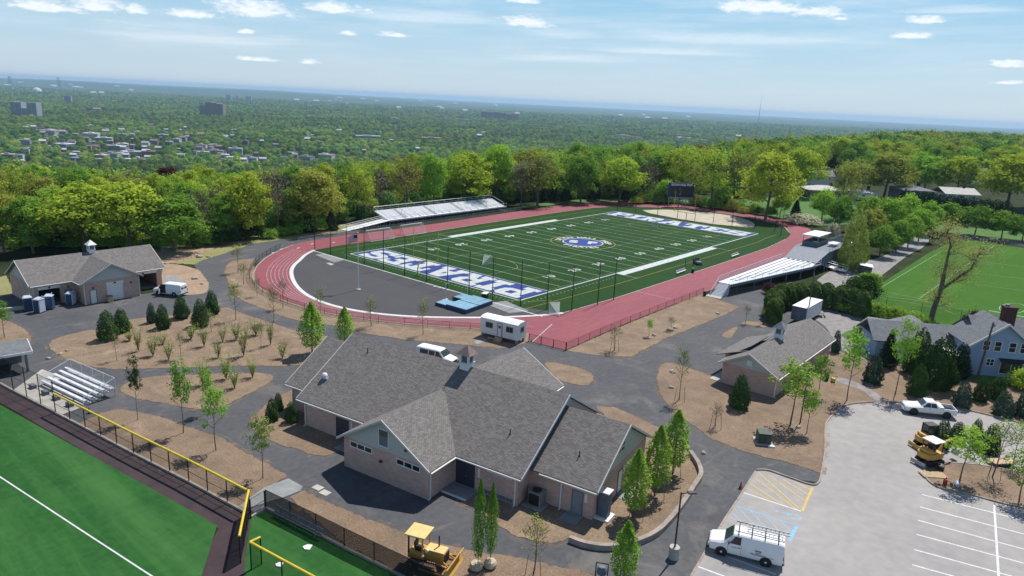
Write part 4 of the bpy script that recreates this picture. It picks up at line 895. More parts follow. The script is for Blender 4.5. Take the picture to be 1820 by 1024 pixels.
lightfix(Bl, 'y', yf, -1.05, 2.5); lightfix(Bl, 'y', -.04, 4.7, 2.9); lightfix(Bl, 'y', yf-.04, -3.7, 2.85); lightfix(Bl, 'y', yf-.04, 10.6, 2.9)
for x, y in ((.1, -.07), (Wd-.1, -.07), (x0+.1, yf-.07), (x1-.1, yf-.07)): downspout(Bl, x, y, EL-.2)
cupola(Bl, 4.7, mid, EL+(yb+.25-yf)/2*PL_+.1, .78, 'white_trim')

# --- snack/toilet building on the right
Br_ = thing('concession_building', 'brick building with long grey roof and cupola beside the parking lot mulch bed', 'building', (0, 0, 0), 0)
X0, X1, Y0, Y1 = -9.9, 12.0, -49.9, -42.9; ER, PR = 2.9, .55
mid = (Y0+Y1)/2
w = MB(); w.box(X0, X1, Y0, Y1, -.1, ER); w.box(X0+4.6, X1, Y1+.003, Y1+1.5, -.1, ER-.3) if False else None; w.build('wall', 'brick', Br_)
s = MB(); gable(Br_, [(X0, Y0, ER), (X0, Y1, ER), (X0, mid, ER+3.5*PR)], (.2, 0, 0), 'siding'); gable(Br_, [(X1, Y0, ER), (X1, Y1, ER), (X1, mid, ER+3.5*PR)], (-.2, 0, 0), 'siding')
r = MB(); gable_roof(r, 'x', X0, X1, Y0, Y1, ER, PR, .5, .5); r.build('roof', 'shingle', Br_)
# cross gable to the field and lean-to roofs
r = MB(); r.prism([(-7.0, Y1+2.3, 2.5), (3.6, Y1+2.3, 2.5), (3.6, mid+1.6, 4.1), (-7.0, mid+1.6, 4.1)], (0, 0, .12)); r.build('roof', 'shingle', Br_)
r = MB(); r.prism([(-6.6, Y1-.4, 3.45), (-.6, Y1-.4, 3.45), (-.6, mid+1.3, 4.75), (-6.6, mid+1.3, 4.75)], (0, 0, .12)); r.build('porch_roof', 'shingle_grey', Br_)
w = MB(); w.box(-5.2, 3.2, Y1+.003, Y1+1.7, -.1, 2.5); w.build('wall', 'brick', Br_)
f = MB(); rakes(Br_, 'siding', 'x', X0-.59, Y0, Y1, ER, PR, .5); rakes(Br_, 'siding', 'x', X1+.5, Y0, Y1, ER, PR, .5)
f = MB(); z = ER-.5*PR+.05; gutter(Br_, (X0-.4, Y0-.58, z), (X1+.4, Y0-.58, z)); gutter(Br_, (X0-.4, Y1+.58, z), (-5.6, Y1+.58, z))
b = MB(); b.box(X0-.06, X0, mid-.35, mid+.35, 3.3, 4.0)
for k in range(5): b.box(X0-.09, X0-.061, mid-.3, mid+.3, 3.36+k*.12, 3.42+k*.12)
b.build('gable_vent', 'white_trim', Br_)
door(Br_, 'y', Y0, 3.6, 4.6, .02, 2.1); door(Br_, 'y', Y0, -2.5, -1.5, .02, 2.1)
downspout(Br_, X1-.1, Y0-.07, ER-.2); downspout(Br_, X0+.1, Y0-.07, ER-.2)
cupola(Br_, -.3, mid, ER+3.5*PR+.2, .85, 'shingle_grey')
sl_ = MB(); sl_.box(X0-.05, -5.25, Y1+.02, Y1+1.6, 0, .1); st(sl_.build('porch_slab', 'concrete'))

# --- dugout at the left edge
D0 = G(60, 640)
dg = thing('dugout', 'grey shingled dugout roof cut off by the left edge of the picture', 'dugout', (0, 0, 0), 0)
pr = [(-260, 560), (-40, 585), (58, 623), (55, 634), (-60, 660), (-260, 690)]
hz = 2.5
A1, A2, A3, A4 = G(57, 630, hz), G(0, 640, hz), G(-150, 600, hz), G(-40, 580, hz)
dirx = (G(57, 630, hz)-G(0, 640, hz)).normalized(); diry = Vector((-dirx.y, dirx.x, 0))
c0 = G(57, 626, hz)
r = MB(); L_ = 12; dp = 5.0
Q = lambda a, b_, z: tuple((c0-dirx*a+diry*b_).xy)+(z,)
r.prism([Q(0, 0, hz), Q(L_, 0, hz), Q(L_, dp/2, hz+.9), Q(0, dp/2, hz+.9)], (0, 0, .14)); r.prism([Q(0, dp, hz), Q(L_, dp, hz), Q(L_, dp/2, hz+.9), Q(0, dp/2, hz+.9)], (0, 0, .14)); r.build('roof', 'shingle_grey', dg)
f = MB(); f.prism([Q(-.02, 0, hz-.14), Q(L_, 0, hz-.14), Q(L_, -.08, hz-.14), Q(-.02, -.08, hz-.14)], (0, 0, .3)); f.prism([Q(-.09, 0, hz-.12), Q(-.02, 0, hz-.12), Q(-.02, dp/2, hz+.78), Q(-.09, dp/2, hz+.78)], (0, 0, .26)); f.build('fascia', 'white_trim', dg)
for a in (.6, 4, 8, 11.5):
    w = MB(); q = Vector(Q(a, .5, 0)); w.cbox((q.x, q.y, hz/2), .25, .25, hz, rz=math.atan2(dirx.y, dirx.x)); w.build('post', 'grey_paint', dg)
w = MB(); w.prism([Q(.5, dp-.4, 0), Q(L_, dp-.4, 0), Q(L_, dp-.65, 0), Q(.5, dp-.65, 0)], (0, 0, hz)); w.prism([Q(3.4, .6, 0), Q(3.6, .6, 0), Q(3.6, dp-.4, 0), Q(3.4, dp-.4, 0)], (0, 0, hz)); w.build('wall', 'grey_paint', dg)
b = MB(); b.prism([Q(.6, .7, .55), Q(.62, .7, .55), Q(.62, dp-.6, .55), Q(.6, dp-.6, .55)], (0, 0, 1.8)); b.build('side_netting', 'chain', dg)

# --- blue house and its outbuildings on the right
HN = (G(1800, 672)-G(1714.6, 664.5)); HA = math.atan2(HN.y, HN.x)
HO = G(1714.6, 664.5)
Hs = thing('blue_house', 'pale blue sided house with brick chimney and white framed windows', 'house', HO, HA)
Wg = 8.2; Eh = 4.5
w = MB(); w.box(0, Wg, 0, 7, -.1, Eh); w.build('wall', 'blue_siding', Hs)
s = MB(); gable(Hs, [(0, 0, Eh), (Wg, 0, Eh), (Wg/2, 0, Eh+Wg/2*.78)], (0, .2, 0), 'blue_siding')
r = MB(); gable_roof(r, 'y', 0, 6.5, 0, Wg, Eh, .78, .5, .5); r.build('roof', 'shingle_grey', Hs)
r = MB(); gable_roof(r, 'x', 2.2, 19, 2.6, 9.6, Eh+.1, .68, .5, .4); r.build('roof', 'shingle_grey', Hs)
w = MB(); w.box(Wg+.003, 18.6, 2.6, 9.6, -.1, Eh+.1); w.build('wall', 'blue_siding', Hs)
# low wing on the left with a long roof
w = MB(); w.box(-11, -.003, 4.0, 10.5, -.1, 2.8); w.build('wall', 'blue_siding', Hs)
r = MB(); gable_roof(r, 'x', -11.3, 1.2, 4.0, 10.5, 2.9, .6, .5, .4); r.build('roof', 'shingle_grey', Hs)
f = MB(); rakes(Hs, 'white_trim', 'y', -.59, 0, Wg, Eh, .78, .5, th=.34)
for x in (1.5, 3.0, 4.9, 6.4): window(Hs, 'y', 0, x, x+1.0, 3.7, 5.2, 1, sash=True)
window(Hs, 'y', 0, 2.4, 3.5, 1.5, 2.6, 2, sash=True)
window(Hs, 'y', 0, 4.3, 7.3, .5, 2.1, 2)
b = MB(); b.prism([(4.0, -.05, 2.7), (7.6, -.05, 2.7), (7.6, -1.1, 2.3), (4.0, -1.1, 2.3)], (0, 0, .1)); b.build('awning', 'black', Hs)
b = MB(); b.box(4.6, 6.2, 2.2, 3.3, Eh, 9.5); b.box(4.5, 6.3, 2.1, 3.4, 9.503, 9.7); ch = b.build('chimney', 'red_brick', Hs)
b = MB(); b.box(4.85, 5.25, 2.55, 2.95, 9.7, 9.95); b.build('chimney_pot', 'grey_paint', ch)
b = MB(); b.box(-2.4, -.05, -.2, 3.4, 0, .3); b.prism([(-2.6, -.5, 2.5), (0, -.5, 2.7), (0, 3.4, 2.7), (-2.6, 3.4, 2.5)], (0, 0, .12)); b.tube((-2.3, -.2, .3), (-2.3, -.2, 2.5), .08); b.build('side_porch', 'white_trim', Hs)
GA = math.atan2((G(1557, 613)-G(1523, 605)).y, (G(1557, 613)-G(1523, 605)).x)
Gr = thing('garage', 'pale blue-grey garage with an open dark carport bay, behind the hedge end', 'garage', G(1523, 605), GA)
w = MB(); w.box(2.9, 8.6, .0, 6.5, -.1, 2.7); w.box(0, .15, .2, 6, -.1, 2.5); w.box(.15, 2.897, 5.85, 6, -.1, 2.5); w.build('wall', 'blue_siding', Gr)
s = MB(); gable(Gr, [(2.9, 0, 2.7), (8.6, 0, 2.7), (5.75, 0, 4.12)], (0, .2, 0), 'blue_siding')
r = MB(); gable_roof(r, 'y', 0, 6.5, 2.9, 8.6, 2.7, .5, .4, .4); r.build('roof', 'shingle_grey', Gr)
r = MB(); r.prism([(-.4, -.4, 2.5), (2.9, -.4, 2.75), (2.9, 6.3, 2.75), (-.4, 6.3, 2.5)], (0, 0, .14)); r.build('carport_roof', 'shingle_grey', Gr)
b = MB(); b.box(-.4, 2.9, -.48, -.41, 2.3, 2.62); b.build('fascia', 'white_trim', Gr)
door(Gr, 'y', 0, 5.0, 5.9, .0, 2.0, 'white_trim')
# far houses beyond the pitch
def far_house(px, py, wpx, hwall, depth, wm, rm, label, pitch=.35, rot=0.0, hip=True, name='house', cat='house'):
    c = G(px, py); Wm = WD(px, py, wpx); a = math.atan2(CR.y, CR.x)+rot
    o = thing(name, label, cat, c, a, 'houses beyond the pitch')
    w = MB(); w.box(-Wm/2, Wm/2, 0, depth, -3, hwall); w.build('wall', wm, o)
    r = MB(); e = .7
    if hip:
        hd = depth/2; zt = hwall+hd*pitch
        P = [(-Wm/2-e, -e, hwall), (Wm/2+e, -e, hwall), (Wm/2+e, depth+e, hwall), (-Wm/2-e, depth+e, hwall), (-Wm/2+hd, hd, zt), (Wm/2-hd, hd, zt)]
        r.add(P, [(0, 1, 5, 4), (1, 2, 5), (2, 3, 4, 5), (3, 0, 4), (3, 2, 1, 0)])
    else: gable_roof(r, 'x', -Wm/2, Wm/2, 0, depth, hwall, pitch)
    r.build('roof', rm, o)
    k = max(2, int(Wm/4))
    for i in range(k):
        x = -Wm/2+(i+.5)*Wm/k; window(o, 'y', 0, x-.7, x+.7, hwall-1.9, hwall-.6, 2)
    ch = MB(); ch.box(Wm*.2, Wm*.2+1.0, depth*.5, depth*.5+1, hwall, hwall+depth/2*pitch+1.3); ch.build('chimney', 'red_brick', o)
far_house(1470, 352, 66, 3.2, 12, 'brown_roof', 'pale_roof', 'low house with a wide pale roof beyond the park lawn', .28)
far_house(1542, 356, 36, 3.0, 10, 'white_trim', 'pale_roof', 'small low house with a pale roof right of the wide-roofed house', .28)
far_house(1629, 362, 54, 5.5, 12, 'grey_paint', 'shingle_grey', 'two-storey grey house with a hipped roof behind the dark screen of trees', .3)
far_house(1708, 362, 62, 4.0, 11, 'white_trim', 'pale_roof', 'long house with a pale gabled roof at the right beyond the round trees', .4, hip=False)
far_house(1461, 333, 40, 5.5, 9, 'white_trim', 'shingle_grey', 'white house half hidden behind the low pale-roofed house', .5, hip=False)
far_house(1742, 333, 30, 7, 10, 'blue_siding', 'shingle_grey', 'tall blue house among the woods on the far right', .6, hip=False)
# ------------------------------------------------------------------ fences
def fence(name, label, pts, h, step, post_m, mesh_m, cap=None, cap_r=.03, kerbm=None, post_r=.035, group=None, rails=(1,), cat='fence', closed=False, posts=None):
    """pts: ground line. One fence: posts, top rail, netting, footing."""
    P = [Vector((p[0], p[1], p[2] if len(p) > 2 else 0)) for p in pts]
    o = thing(name, label, cat, P[0], 0, group); o0 = P[0]
    seg_pts = []
    for a, b in zip(P[:-1], P[1:]):
        n = max(1, round((b-a).length/step))
        for i in range(n): seg_pts.append(a+(b-a)*(i/n))
    seg_pts.append(P[-1])
    if len(seg_pts) <= 70:
        for q in seg_pts:
            b = MB(); q2 = q-o0; b.tube(q2, q2+Vector((0, 0, h)), post_r, post_r, 6); b.build('post', post_m, o)
    else:
        b = MB()
        for q in seg_pts: q2 = q-o0; b.tube(q2, q2+Vector((0, 0, h)), post_r, post_r, 6)
        tag(b.build('post_row', post_m, o), kind='stuff')
    r = MB()
    for rr in rails:
        for a, b in zip(seg_pts[:-1], seg_pts[1:]): r.tube(a-o0+Vector((0, 0, h*rr)), b-o0+Vector((0, 0, h*rr)), .025, .025, 5)
    r.build('rail', post_m, o)
    nb = MB()
    for a, b in zip(P[:-1], P[1:]):
        a2, b2 = a-o0, b-o0; nb.poly([a2+Vector((0, 0, .03)), b2+Vector((0, 0, .03)), b2+Vector((0, 0, h)), a2+Vector((0, 0, h))])
    nb.build('netting', mesh_m, o)
    if cap:
        c = MB()
        for a, b in zip(P[:-1], P[1:]): c.tube(a-o0+Vector((0, 0, h+.02)), b-o0+Vector((0, 0, h+.02)), cap_r, cap_r, 10)
        c.build('cap', cap, o)
    if kerbm:
        k = MB()
        for a, b in zip(P[:-1], P[1:]):
            m = (a+b)/2-o0; d = b-a; k.cbox((m.x, m.y, .1), d.length, .22, .24, rz=math.atan2(d.y, d.x))
        k.build('footing', kerbm, o)
    return o
c1 = G(441, 915)
fence('outfield_fence', 'long black chain link outfield fence with a yellow safety cap along the baseball warning track', [G(99, 735), G(152, 762.5), G(238, 808), G(336, 858), c1], 2.3, 3.1, 'fence_black', 'chain_black', 'yellow_pipe', .1, 'kerb', .05, rails=(.5,))
fence('tall_fence', 'taller black chain link fence without a cap in front of the small aluminium bleachers', [G(-120, 618), G(0, 683), G(24, 696), G(99, 734.5)], 3.7, 3.1, 'fence_black', 'chain_black', None, .1, 'kerb', .05, rails=(.5, 1))
e1 = G(425, 954, 2.3); e1.z = 0
fence('return_fence', 'short yellow capped fence turning back from the corner of the outfield', [c1+Vector((.1, -.1, 0)), e1], 2.3, 2.2, 'fence_black', 'wind_screen', 'yellow_pipe', .1, None, .05)
fence('bullpen_fence', 'black fence with dark wind screen between the bullpen turf and the mulch', [G(473, 905), G(562, 949), G(612, 975), G(665, 1001), G(725, 1030), G(800, 1070)], 1.85, 3.0, 'fence_black', 'wind_screen', None, .1, 'kerb', .045)
fence('gate', 'small black gate between the yellow capped fence and the bullpen', [G(446, 921), G(471, 905)], 1.75, 3, 'fence_black', 'chain_black', None, .1, 'concrete', .05, cat='gate', rails=(.5, 1))
g1 = G(446.8, 1012)
g2 = G(560, 1027, 2.3); g2.z = 0; g3 = g1+(g2-g1)*2.5; g0 = G(465, 1003)
fence('bullpen_net', 'yellow capped netting screen standing on the bullpen turf', [g0, g1, g2, g3], 2.3, 3.0, 'fence_black', 'chain_black', 'yellow_pipe', .1, None, .05)
# railing round the track
of = [Vector((p.x, p.y)) for p in outc]
def offs(pts, d):
    out = []
    for i, p in enumerate(pts):
        t = (pts[min(i+1, len(pts)-1)]-pts[max(i-1, 0)]).normalized(); out.append(p+Vector((-t.y, t.x))*d)
    return out
bend = [p for p in out_line if p.x < 0 and p.y < 63 and not (p.x > -17 and p.y < -12)]
bend = sorted(bend, key=lambda p: -math.atan2(p.y-23.6, -(p.x-7.4)))
bend = [ci+(p-ci)*((p-ci).length+.7)/(p-ci).length for p in bend]
fence('track_fence', 'low black chain link fence curving round the near bend of the red track', bend[::2]+[bend[-1]], 1.15, 2.9, 'fence_black', 'chain_black', rails=(1,))
fence('track_fence', 'maroon tinted chain link fence along the straight of the red track by the mulch', [(-15.2, -21.6), (.6, -20.9), (16.3, -20.6), (31.2, -20.6)], 1.2, 2.9, 'rail_maroon', 'chain_maroon')
fence('track_fence', 'short end of the track fence beside the office trailer', [(-16.2, -15.4), (-15.2, -21.5)], 1.2, 2.0, 'rail_maroon', 'chain_maroon', post_r=.07)
fence('track_fence', 'black railing in front of the far aluminium bleachers', [(-2, 66.1), (9.7, 67.4), (25.5, 67.2), (47.7, 67.5), (83.7, 69)], 1.1, 3.0, 'steel', 'chain')
fence('boundary_fence', 'grey chain link boundary fence running from the equipment building to the woods', [G(286, 449), G(330, 440), G(372, 432), G(397, 424), G(413, 417)], 1.3, 3.0, 'fence_black', 'chain', rails=(1,))
fence('pitch_fence', 'dark posted wire fence along the near edge of the green pitch', [G(1500, 540), G(1541, 545), G(1573, 552), G(1636, 560), G(1705, 575), G(1800, 592), G(1860, 604)], 2.6, 8, 'fence_black', 'net')
def netpoles(name, label, pts, h):
    P = [Vector((x, y, 0)) for x, y in pts]; o = thing(name, label, 'net', P[0])
    for q in P: b = MB(); b.tube(q-P[0], q-P[0]+Vector((0, 0, h)), .09, .06, 8); b.build('pole', 'fence_black', o)
    c = MB(); n = MB()
    for a, b_ in zip(P[:-1], P[1:]):
        for z in (.15, h-.1): c.tube(a-P[0]+Vector((0, 0, z)), b_-P[0]+Vector((0, 0, z)), .012, .012, 4)
        n.poly([a-P[0]+Vector((0, 0, .15)), b_-P[0]+Vector((0, 0, .15)), b_-P[0]+Vector((0, 0, h-.1)), a-P[0]+Vector((0, 0, h-.1))])
    c.build('cable', 'fence_black', o); n.build('netting', 'net', o)
MT['net'] = meshmat('sports_net', .08, (.03, .03, .03), .07)
netpoles('ball_net', 'tall black poles holding a fine net across the near end zone', [(-3.7, 57), (-3.8, 51), (-4.0, 45), (-4, 39), (-4, 32.8), (-4.1, 26.2), (-4.2, 19.8), (-4.3, 14), (-4.4, 8.3), (-4.4, 2.6), (-2.7, -2.5), (-.7, -6.8), (1.9, -10.2), (8.4, -11.2), (13.6, -11.3)], 8.2)
netpoles('ball_net', 'tall black poles holding a fine net beyond the far end zone', [(112, 50), (114, 44), (114.5, 36), (115, 29), (115.4, 23), (116, 17), (116.5, 11), (117, 4), (117.8, -2), (112, -6)], 7.9)

# ------------------------------------------------------------------ field equipment
def goalpost(x, label):
    o = thing('goal_post', label, 'goal post', (x, FW/2, 0)); s = -1 if x < 50 else 1
    b = MB(); pts = [Vector((s*2.0, 0, 0)), Vector((s*2.0, 0, 1.6)), Vector((s*1.8, 0, 2.4)), Vector((s*1.2, 0, 2.95)), Vector((0, 0, 3.05))]
    b.path(pts, .11, 10); b.build('gooseneck', 'yellow_post', o)
    b = MB(); b.tube((0, -3.55, 3.05), (0, 3.55, 3.05), .09, .09, 10); b.build('crossbar', 'yellow_post', o)
    for sy in (-1, 1): b = MB(); b.tube((0, sy*3.5, 3.05), (0, sy*3.5, 9.2), .07, .06, 8); b.build('upright', 'yellow_post', o)
goalpost(-.3, 'yellow football goal post at the near end zone, in front of the blue lettering')
goalpost(FL+.3, 'yellow football goal post at the far end zone by the pale sand area')
def soccer_goal(p, rz, label, group=None, w=7.3, h=2.44, d=1.9):
    o = thing('soccer_goal', label, 'goal', p, rz, group)
    b = MB()
    for sx in (-1, 1): b.tube((sx*w/2, 0, 0), (sx*w/2, 0, h), .07, .07, 8)
    b.tube((-w/2-.07, 0, h), (w/2+.07, 0, h), .07, .07, 8); b.build('frame', 'white_trim', o)
    b = MB()
    for sx in (-1, 1): b.tube((sx*w/2, 0, .05), (sx*w/2, d, .05), .04, .04, 6); b.tube((sx*w/2, d, .05), (sx*w/2, .6, h), .03, .03, 6)
    b.tube((-w/2, d, .05), (w/2, d, .05), .04, .04, 6); b.build('base', 'alu_white', o)
    n = MB()
    n.poly([(-w/2, d, .06), (w/2, d, .06), (w/2, .6, h), (-w/2, .6, h)]); n.poly([(-w/2, 0, h), (w/2, 0, h), (w/2, .6, h), (-w/2, .6, h)])
    for sx in (-1, 1): n.poly([(sx*w/2, 0, .05), (sx*w/2, d, .06), (sx*w/2, .6, h), (sx*w/2, 0, h)])
    n.build('netting', MTN, o)
MTN = 'goal_net'; MT['goal_net'] = meshmat('goal_net', .1, (.6, .6, .6), .12)
soccer_goal((15.7, 58.6, 0), math.pi, 'left white soccer goal of the pair below the far bleachers')
soccer_goal((27.2, 59.4, 0), math.pi, 'right white soccer goal of the pair below the far bleachers')
q0 = G(1765, 578); q1 = G(1829, 590)
soccer_goal((q0+q1)/2, math.atan2((q1-q0).y, (q1-q0).x)+math.pi, 'white soccer goal on the green pitch behind the blue house chimney')
def lax_goal(p, rz, label):
    o = thing('lacrosse_goal', label, 'goal', p, rz)
    b = MB(); w, h, d = 1.83, 1.83, 2.1
    for sx in (-1, 1): b.tube((sx*w/2, 0, 0), (sx*w/2, 0, h), .05, .05, 8); b.tube((sx*w/2, 0, .04), (0, d, .04), .03, .03, 6)
    b.tube((-w/2, 0, h), (w/2, 0, h), .05, .05, 8); b.build('frame', 'white_trim', o)
    n = MB(); n.poly([(-w/2, 0, h), (w/2, 0, h), (0, d, .05)])
    for sx in (-1, 1): n.poly([(sx*w/2, 0, .03), (sx*w/2, 0, h), (0, d, .05)])
    n.build('netting', 'netw', o)
lax_goal(G(866, 468), math.radians(100), 'white lacrosse goal with net standing on the near part of the field')
lax_goal(G(1163, 404), math.radians(-80), 'small white lacrosse goal near the far end zone lettering')
lax_goal(G(985, 556), math.radians(150), 'white lacrosse goal pushed back to the corner kerb of the turf')
fp = G(637, 515)
o = thing('flagpole', 'tall white flagpole with a drooping flag on the dark infield asphalt', 'flagpole', fp)
b = MB(); b.lathe([(.45, 0), (.45, .12), (.2, .16)], (0, 0, 0), 14); b.build('base', 'concrete', o)
b = MB(); b.tube((0, 0, .1), (0, 0, 10.4), .1, .05, 10); b.lathe([(.02, 10.38), (.1, 10.45), (.1, 10.55), (.02, 10.62)], (0, 0, 0), 10); b.build('pole', 'white_trim', o)
fd = (G(618, 516)-fp).normalized()
def flagpart(name, m, f0, f1, z0f, z1f, dz=0.0):
    b = MB(); nn = 10
    for i in range(nn):
        P = []
        for (k, zz) in ((i, z0f), (i+1, z0f), (i+1, z1f), (i, z1f)):
            t = f0+(f1-f0)*k/nn; wv = .09*math.sin(t*9)*t; sag = .55*t*t
            q = fd*(.08+1.75*t)+Vector((-fd.y, fd.x, 0))*wv; P.append((q.x+dz*fd.y, q.y-dz*fd.x, 10.2-sag-1.25*zz))
        b.poly(P)
    return b
MT['flag_red'] = mat('flag_red', A(165, 60, 70), .8, var=.1); MT['flag_blue'] = mat('flag_blue', A(50, 55, 110), .8, var=.1)
fo = None
for k in range(13):
    fo2 = flagpart('flag', None, 0 if k > 6 else .4, 1, k/13, (k+1)/13)
    if fo is None: fl_mb = fo2; fl_mb.m = [0]*len(fl_mb.f)
    else:
        base = len(fl_mb.v); fl_mb.v += fo2.v; fl_mb.f += [tuple(base+i for i in f) for f in fo2.f]; fl_mb.m += [k % 2]*len(fo2.f)
    fo = True
c_ = flagpart('canton', None, 0, .4, 0, 7/13); base = len(fl_mb.v); fl_mb.v += c_.v; fl_mb.f += [tuple(base+i for i in f) for f in c_.f]; fl_mb.m += [2]*len(c_.f)
flo = fl_mb.build('flag', ['flag_red', 'white_trim', 'flag_blue'], None); flo.location = fp; tag(flo, 'striped flag with a blue canton drooping from the white flagpole', 'flag')
# pole vault pit
pv = [G(773, 543), G(828, 559), G(870, 546), G(822, 527)]
o = thing('vault_pit', 'pale blue pole vault landing mat on the dark asphalt', 'landing mat', pv[0])
L0 = [q-pv[0] for q in pv]; z = .75
u_ = (L0[1]-L0[0]); v_ = (L0[3]-L0[0])
def blk(a0, a1, b0, b1, z0, z1, name, m, top):
    b = MB(); P = [L0[0]+u_*a+v_*c+Vector((0, 0, z0)) for a, c in ((a0, b0), (a1, b0), (a1, b1), (a0, b1))]; b.prism(P, (0, 0, z1-z0)); b.build(name, m, o, .04)
    b = MB(); P = [L0[0]+u_*a+v_*c+Vector((0, 0, z1+.002)) for a, c in ((a0+.01, b0+.01), (a1-.01, b0+.01), (a1-.01, b1-.01), (a0+.01, b1-.01))]; b.prism(P, (0, 0, .06)); b.build(name+'_cover', top, o, .03)
blk(.36, 1, 0, .47, 0, z, 'pad', 'mat_navy', 'mat_blue'); blk(.36, 1, .48, 1.0, 0, z, 'pad', 'mat_navy', 'mat_blue'); blk(0, .35, .0, .35, 0, .55, 'front_bun', 'mat_navy', 'mat_blue'); blk(0, .35, .62, 1.0, 0, .55, 'front_bun', 'mat_navy', 'mat_blue')
for px, py, yt, lab in ((831, 528, 505, 'white vault standard behind the pale blue mat'), (792, 533, 517, 'white vault standard in front of the pale blue mat')):
    q = G(px, py); o = thing('vault_standard', lab, 'standard', q); h = 4.2 if px == 831 else 3.0
    b = MB(); b.cbox((0, 0, .05), 1.0, .5, .1); b.build('base', 'alu', o); b = MB(); b.tube((0, 0, .1), (0, 0, h), .05, .05, 8); b.tube((0, 0, h), (.5, 0, h), .03, .03, 6); b.build('upright', 'alu', o)
st(flat('runway_pad', GP([(862, 540), (899, 535), (940, 553), (905, 557)]), .03, 'concrete_grey')); st(flat('runway_pad', GP([(560, 453), (577, 451), (614, 462), (594, 467)]), .03, 'concrete_grey'))
st(flat('concrete_cover', GP([(580, 468), (586, 467), (594, 470), (588, 472)]), .035, 'concrete'))
mk = MB()
for k in range(4): mk.strip([G(770+k*8, 509.5+k*2), G(776+k*8, 511-1.2+k*2)], .25, .036)
st(mk.build('vault_marks', 'white_line'))
o = tag(MB().build('x', 'black'), None) if False else None
q = G(862, 530); o = thing('equipment_cart', 'small dark cart with a white lid beside the vault mat', 'cart', q, .4)
b = MB(); b.box(-.7, .7, -.45, .45, .2, .9); b.build('body', 'black', o, .03); b = MB(); b.box(-.75, .75, -.5, .5, .905, 1.0); b.build('lid', 'white_trim', o, .02)
b = MB()
for sx in (-.5, .5):
    for sy in (-.4, .4): b.tube((sx, sy-.05, .13), (sx, sy+.05, .13), .13, .13, 10)
b.build('wheel_set', 'rubber', o)
def bench(p, rz, L, label, m='alu'):
    o = thing('bench', label, 'bench', p, rz)
    b = MB(); b.box(-L/2, L/2, -.16, .16, .43, .47); b.build('seat', m, o)
    b = MB(); b.box(-L/2, L/2, .2, .24, .65, .95); b.build('backrest', m, o)
    for s in (-1, 0, 1):
        b = MB(); x = s*L*.4; b.tube((x, -.15, 0), (x, -.1, .43), .03, .03, 6); b.tube((x, .3, 0), (x, .2, .95), .03, .03, 6); b.tube((x, -.12, .35), (x, .25, .35), .025, .025, 6); b.build('leg', 'steel', o)
pa = G(1200, 490); pb2 = G(1221, 482)
bench((pa+pb2)/2, math.atan2((pb2-pa).y, (pb2-pa).x), 4.6, 'aluminium team bench on the turf nearest the mulch side of the track')
pa = G(1297, 460); pb2 = G(1316, 453)
bench((pa+pb2)/2, math.atan2((pb2-pa).y, (pb2-pa).x), 4.6, 'aluminium team bench on the turf near the grandstand')
pa = G(488, 914); pb2 = G(559, 951)
bench((pa+pb2)/2+Vector((-.1, -.6, 0)), math.atan2((pb2-pa).y, (pb2-pa).x), 5.6, 'long grey players bench inside the bullpen fence', 'grey_paint')
def bin_(px, py, label):
    o = thing('litter_bin', label, 'bin', G(px, py)); b = MB(); b.lathe([(.26, 0), (.3, .1), (.32, .85), (.28, .88)], (0, 0, 0), 14); b.build('barrel', 'black', o); b = MB(); b.lathe([(.34, .885), (.34, .95), (.2, 1.08), (.05, 1.1)], (0, 0, 0), 14); b.build('lid', 'grey_paint', o)
bin_(1252, 526, 'black litter bin at the end of the track fence by the grandstand steps'); bin_(1231, 485, 'dark bin standing on the turf right of the team bench')
# home plates left on the turf
for px, py, s_, lab in ((546, 974, .62, 'white home plate mat lying on the bullpen turf nearer the fence'), (496, 1005, .5, 'white home plate mat on the bullpen turf behind the netting')):
    c = G(px, py); b = MB(); b.prism([(-s_/2, -s_/2, 0), (s_/2, -s_/2, 0), (s_/2, .1, 0), (0, s_*.6, 0), (-s_/2, .1, 0)], (0, 0, .09)); q = b.build('home_plate', 'white_trim', None, .01, loc=(c.x, c.y, .022)); q.rotation_euler = (0, 0, .6); tag(q, lab, 'home plate')

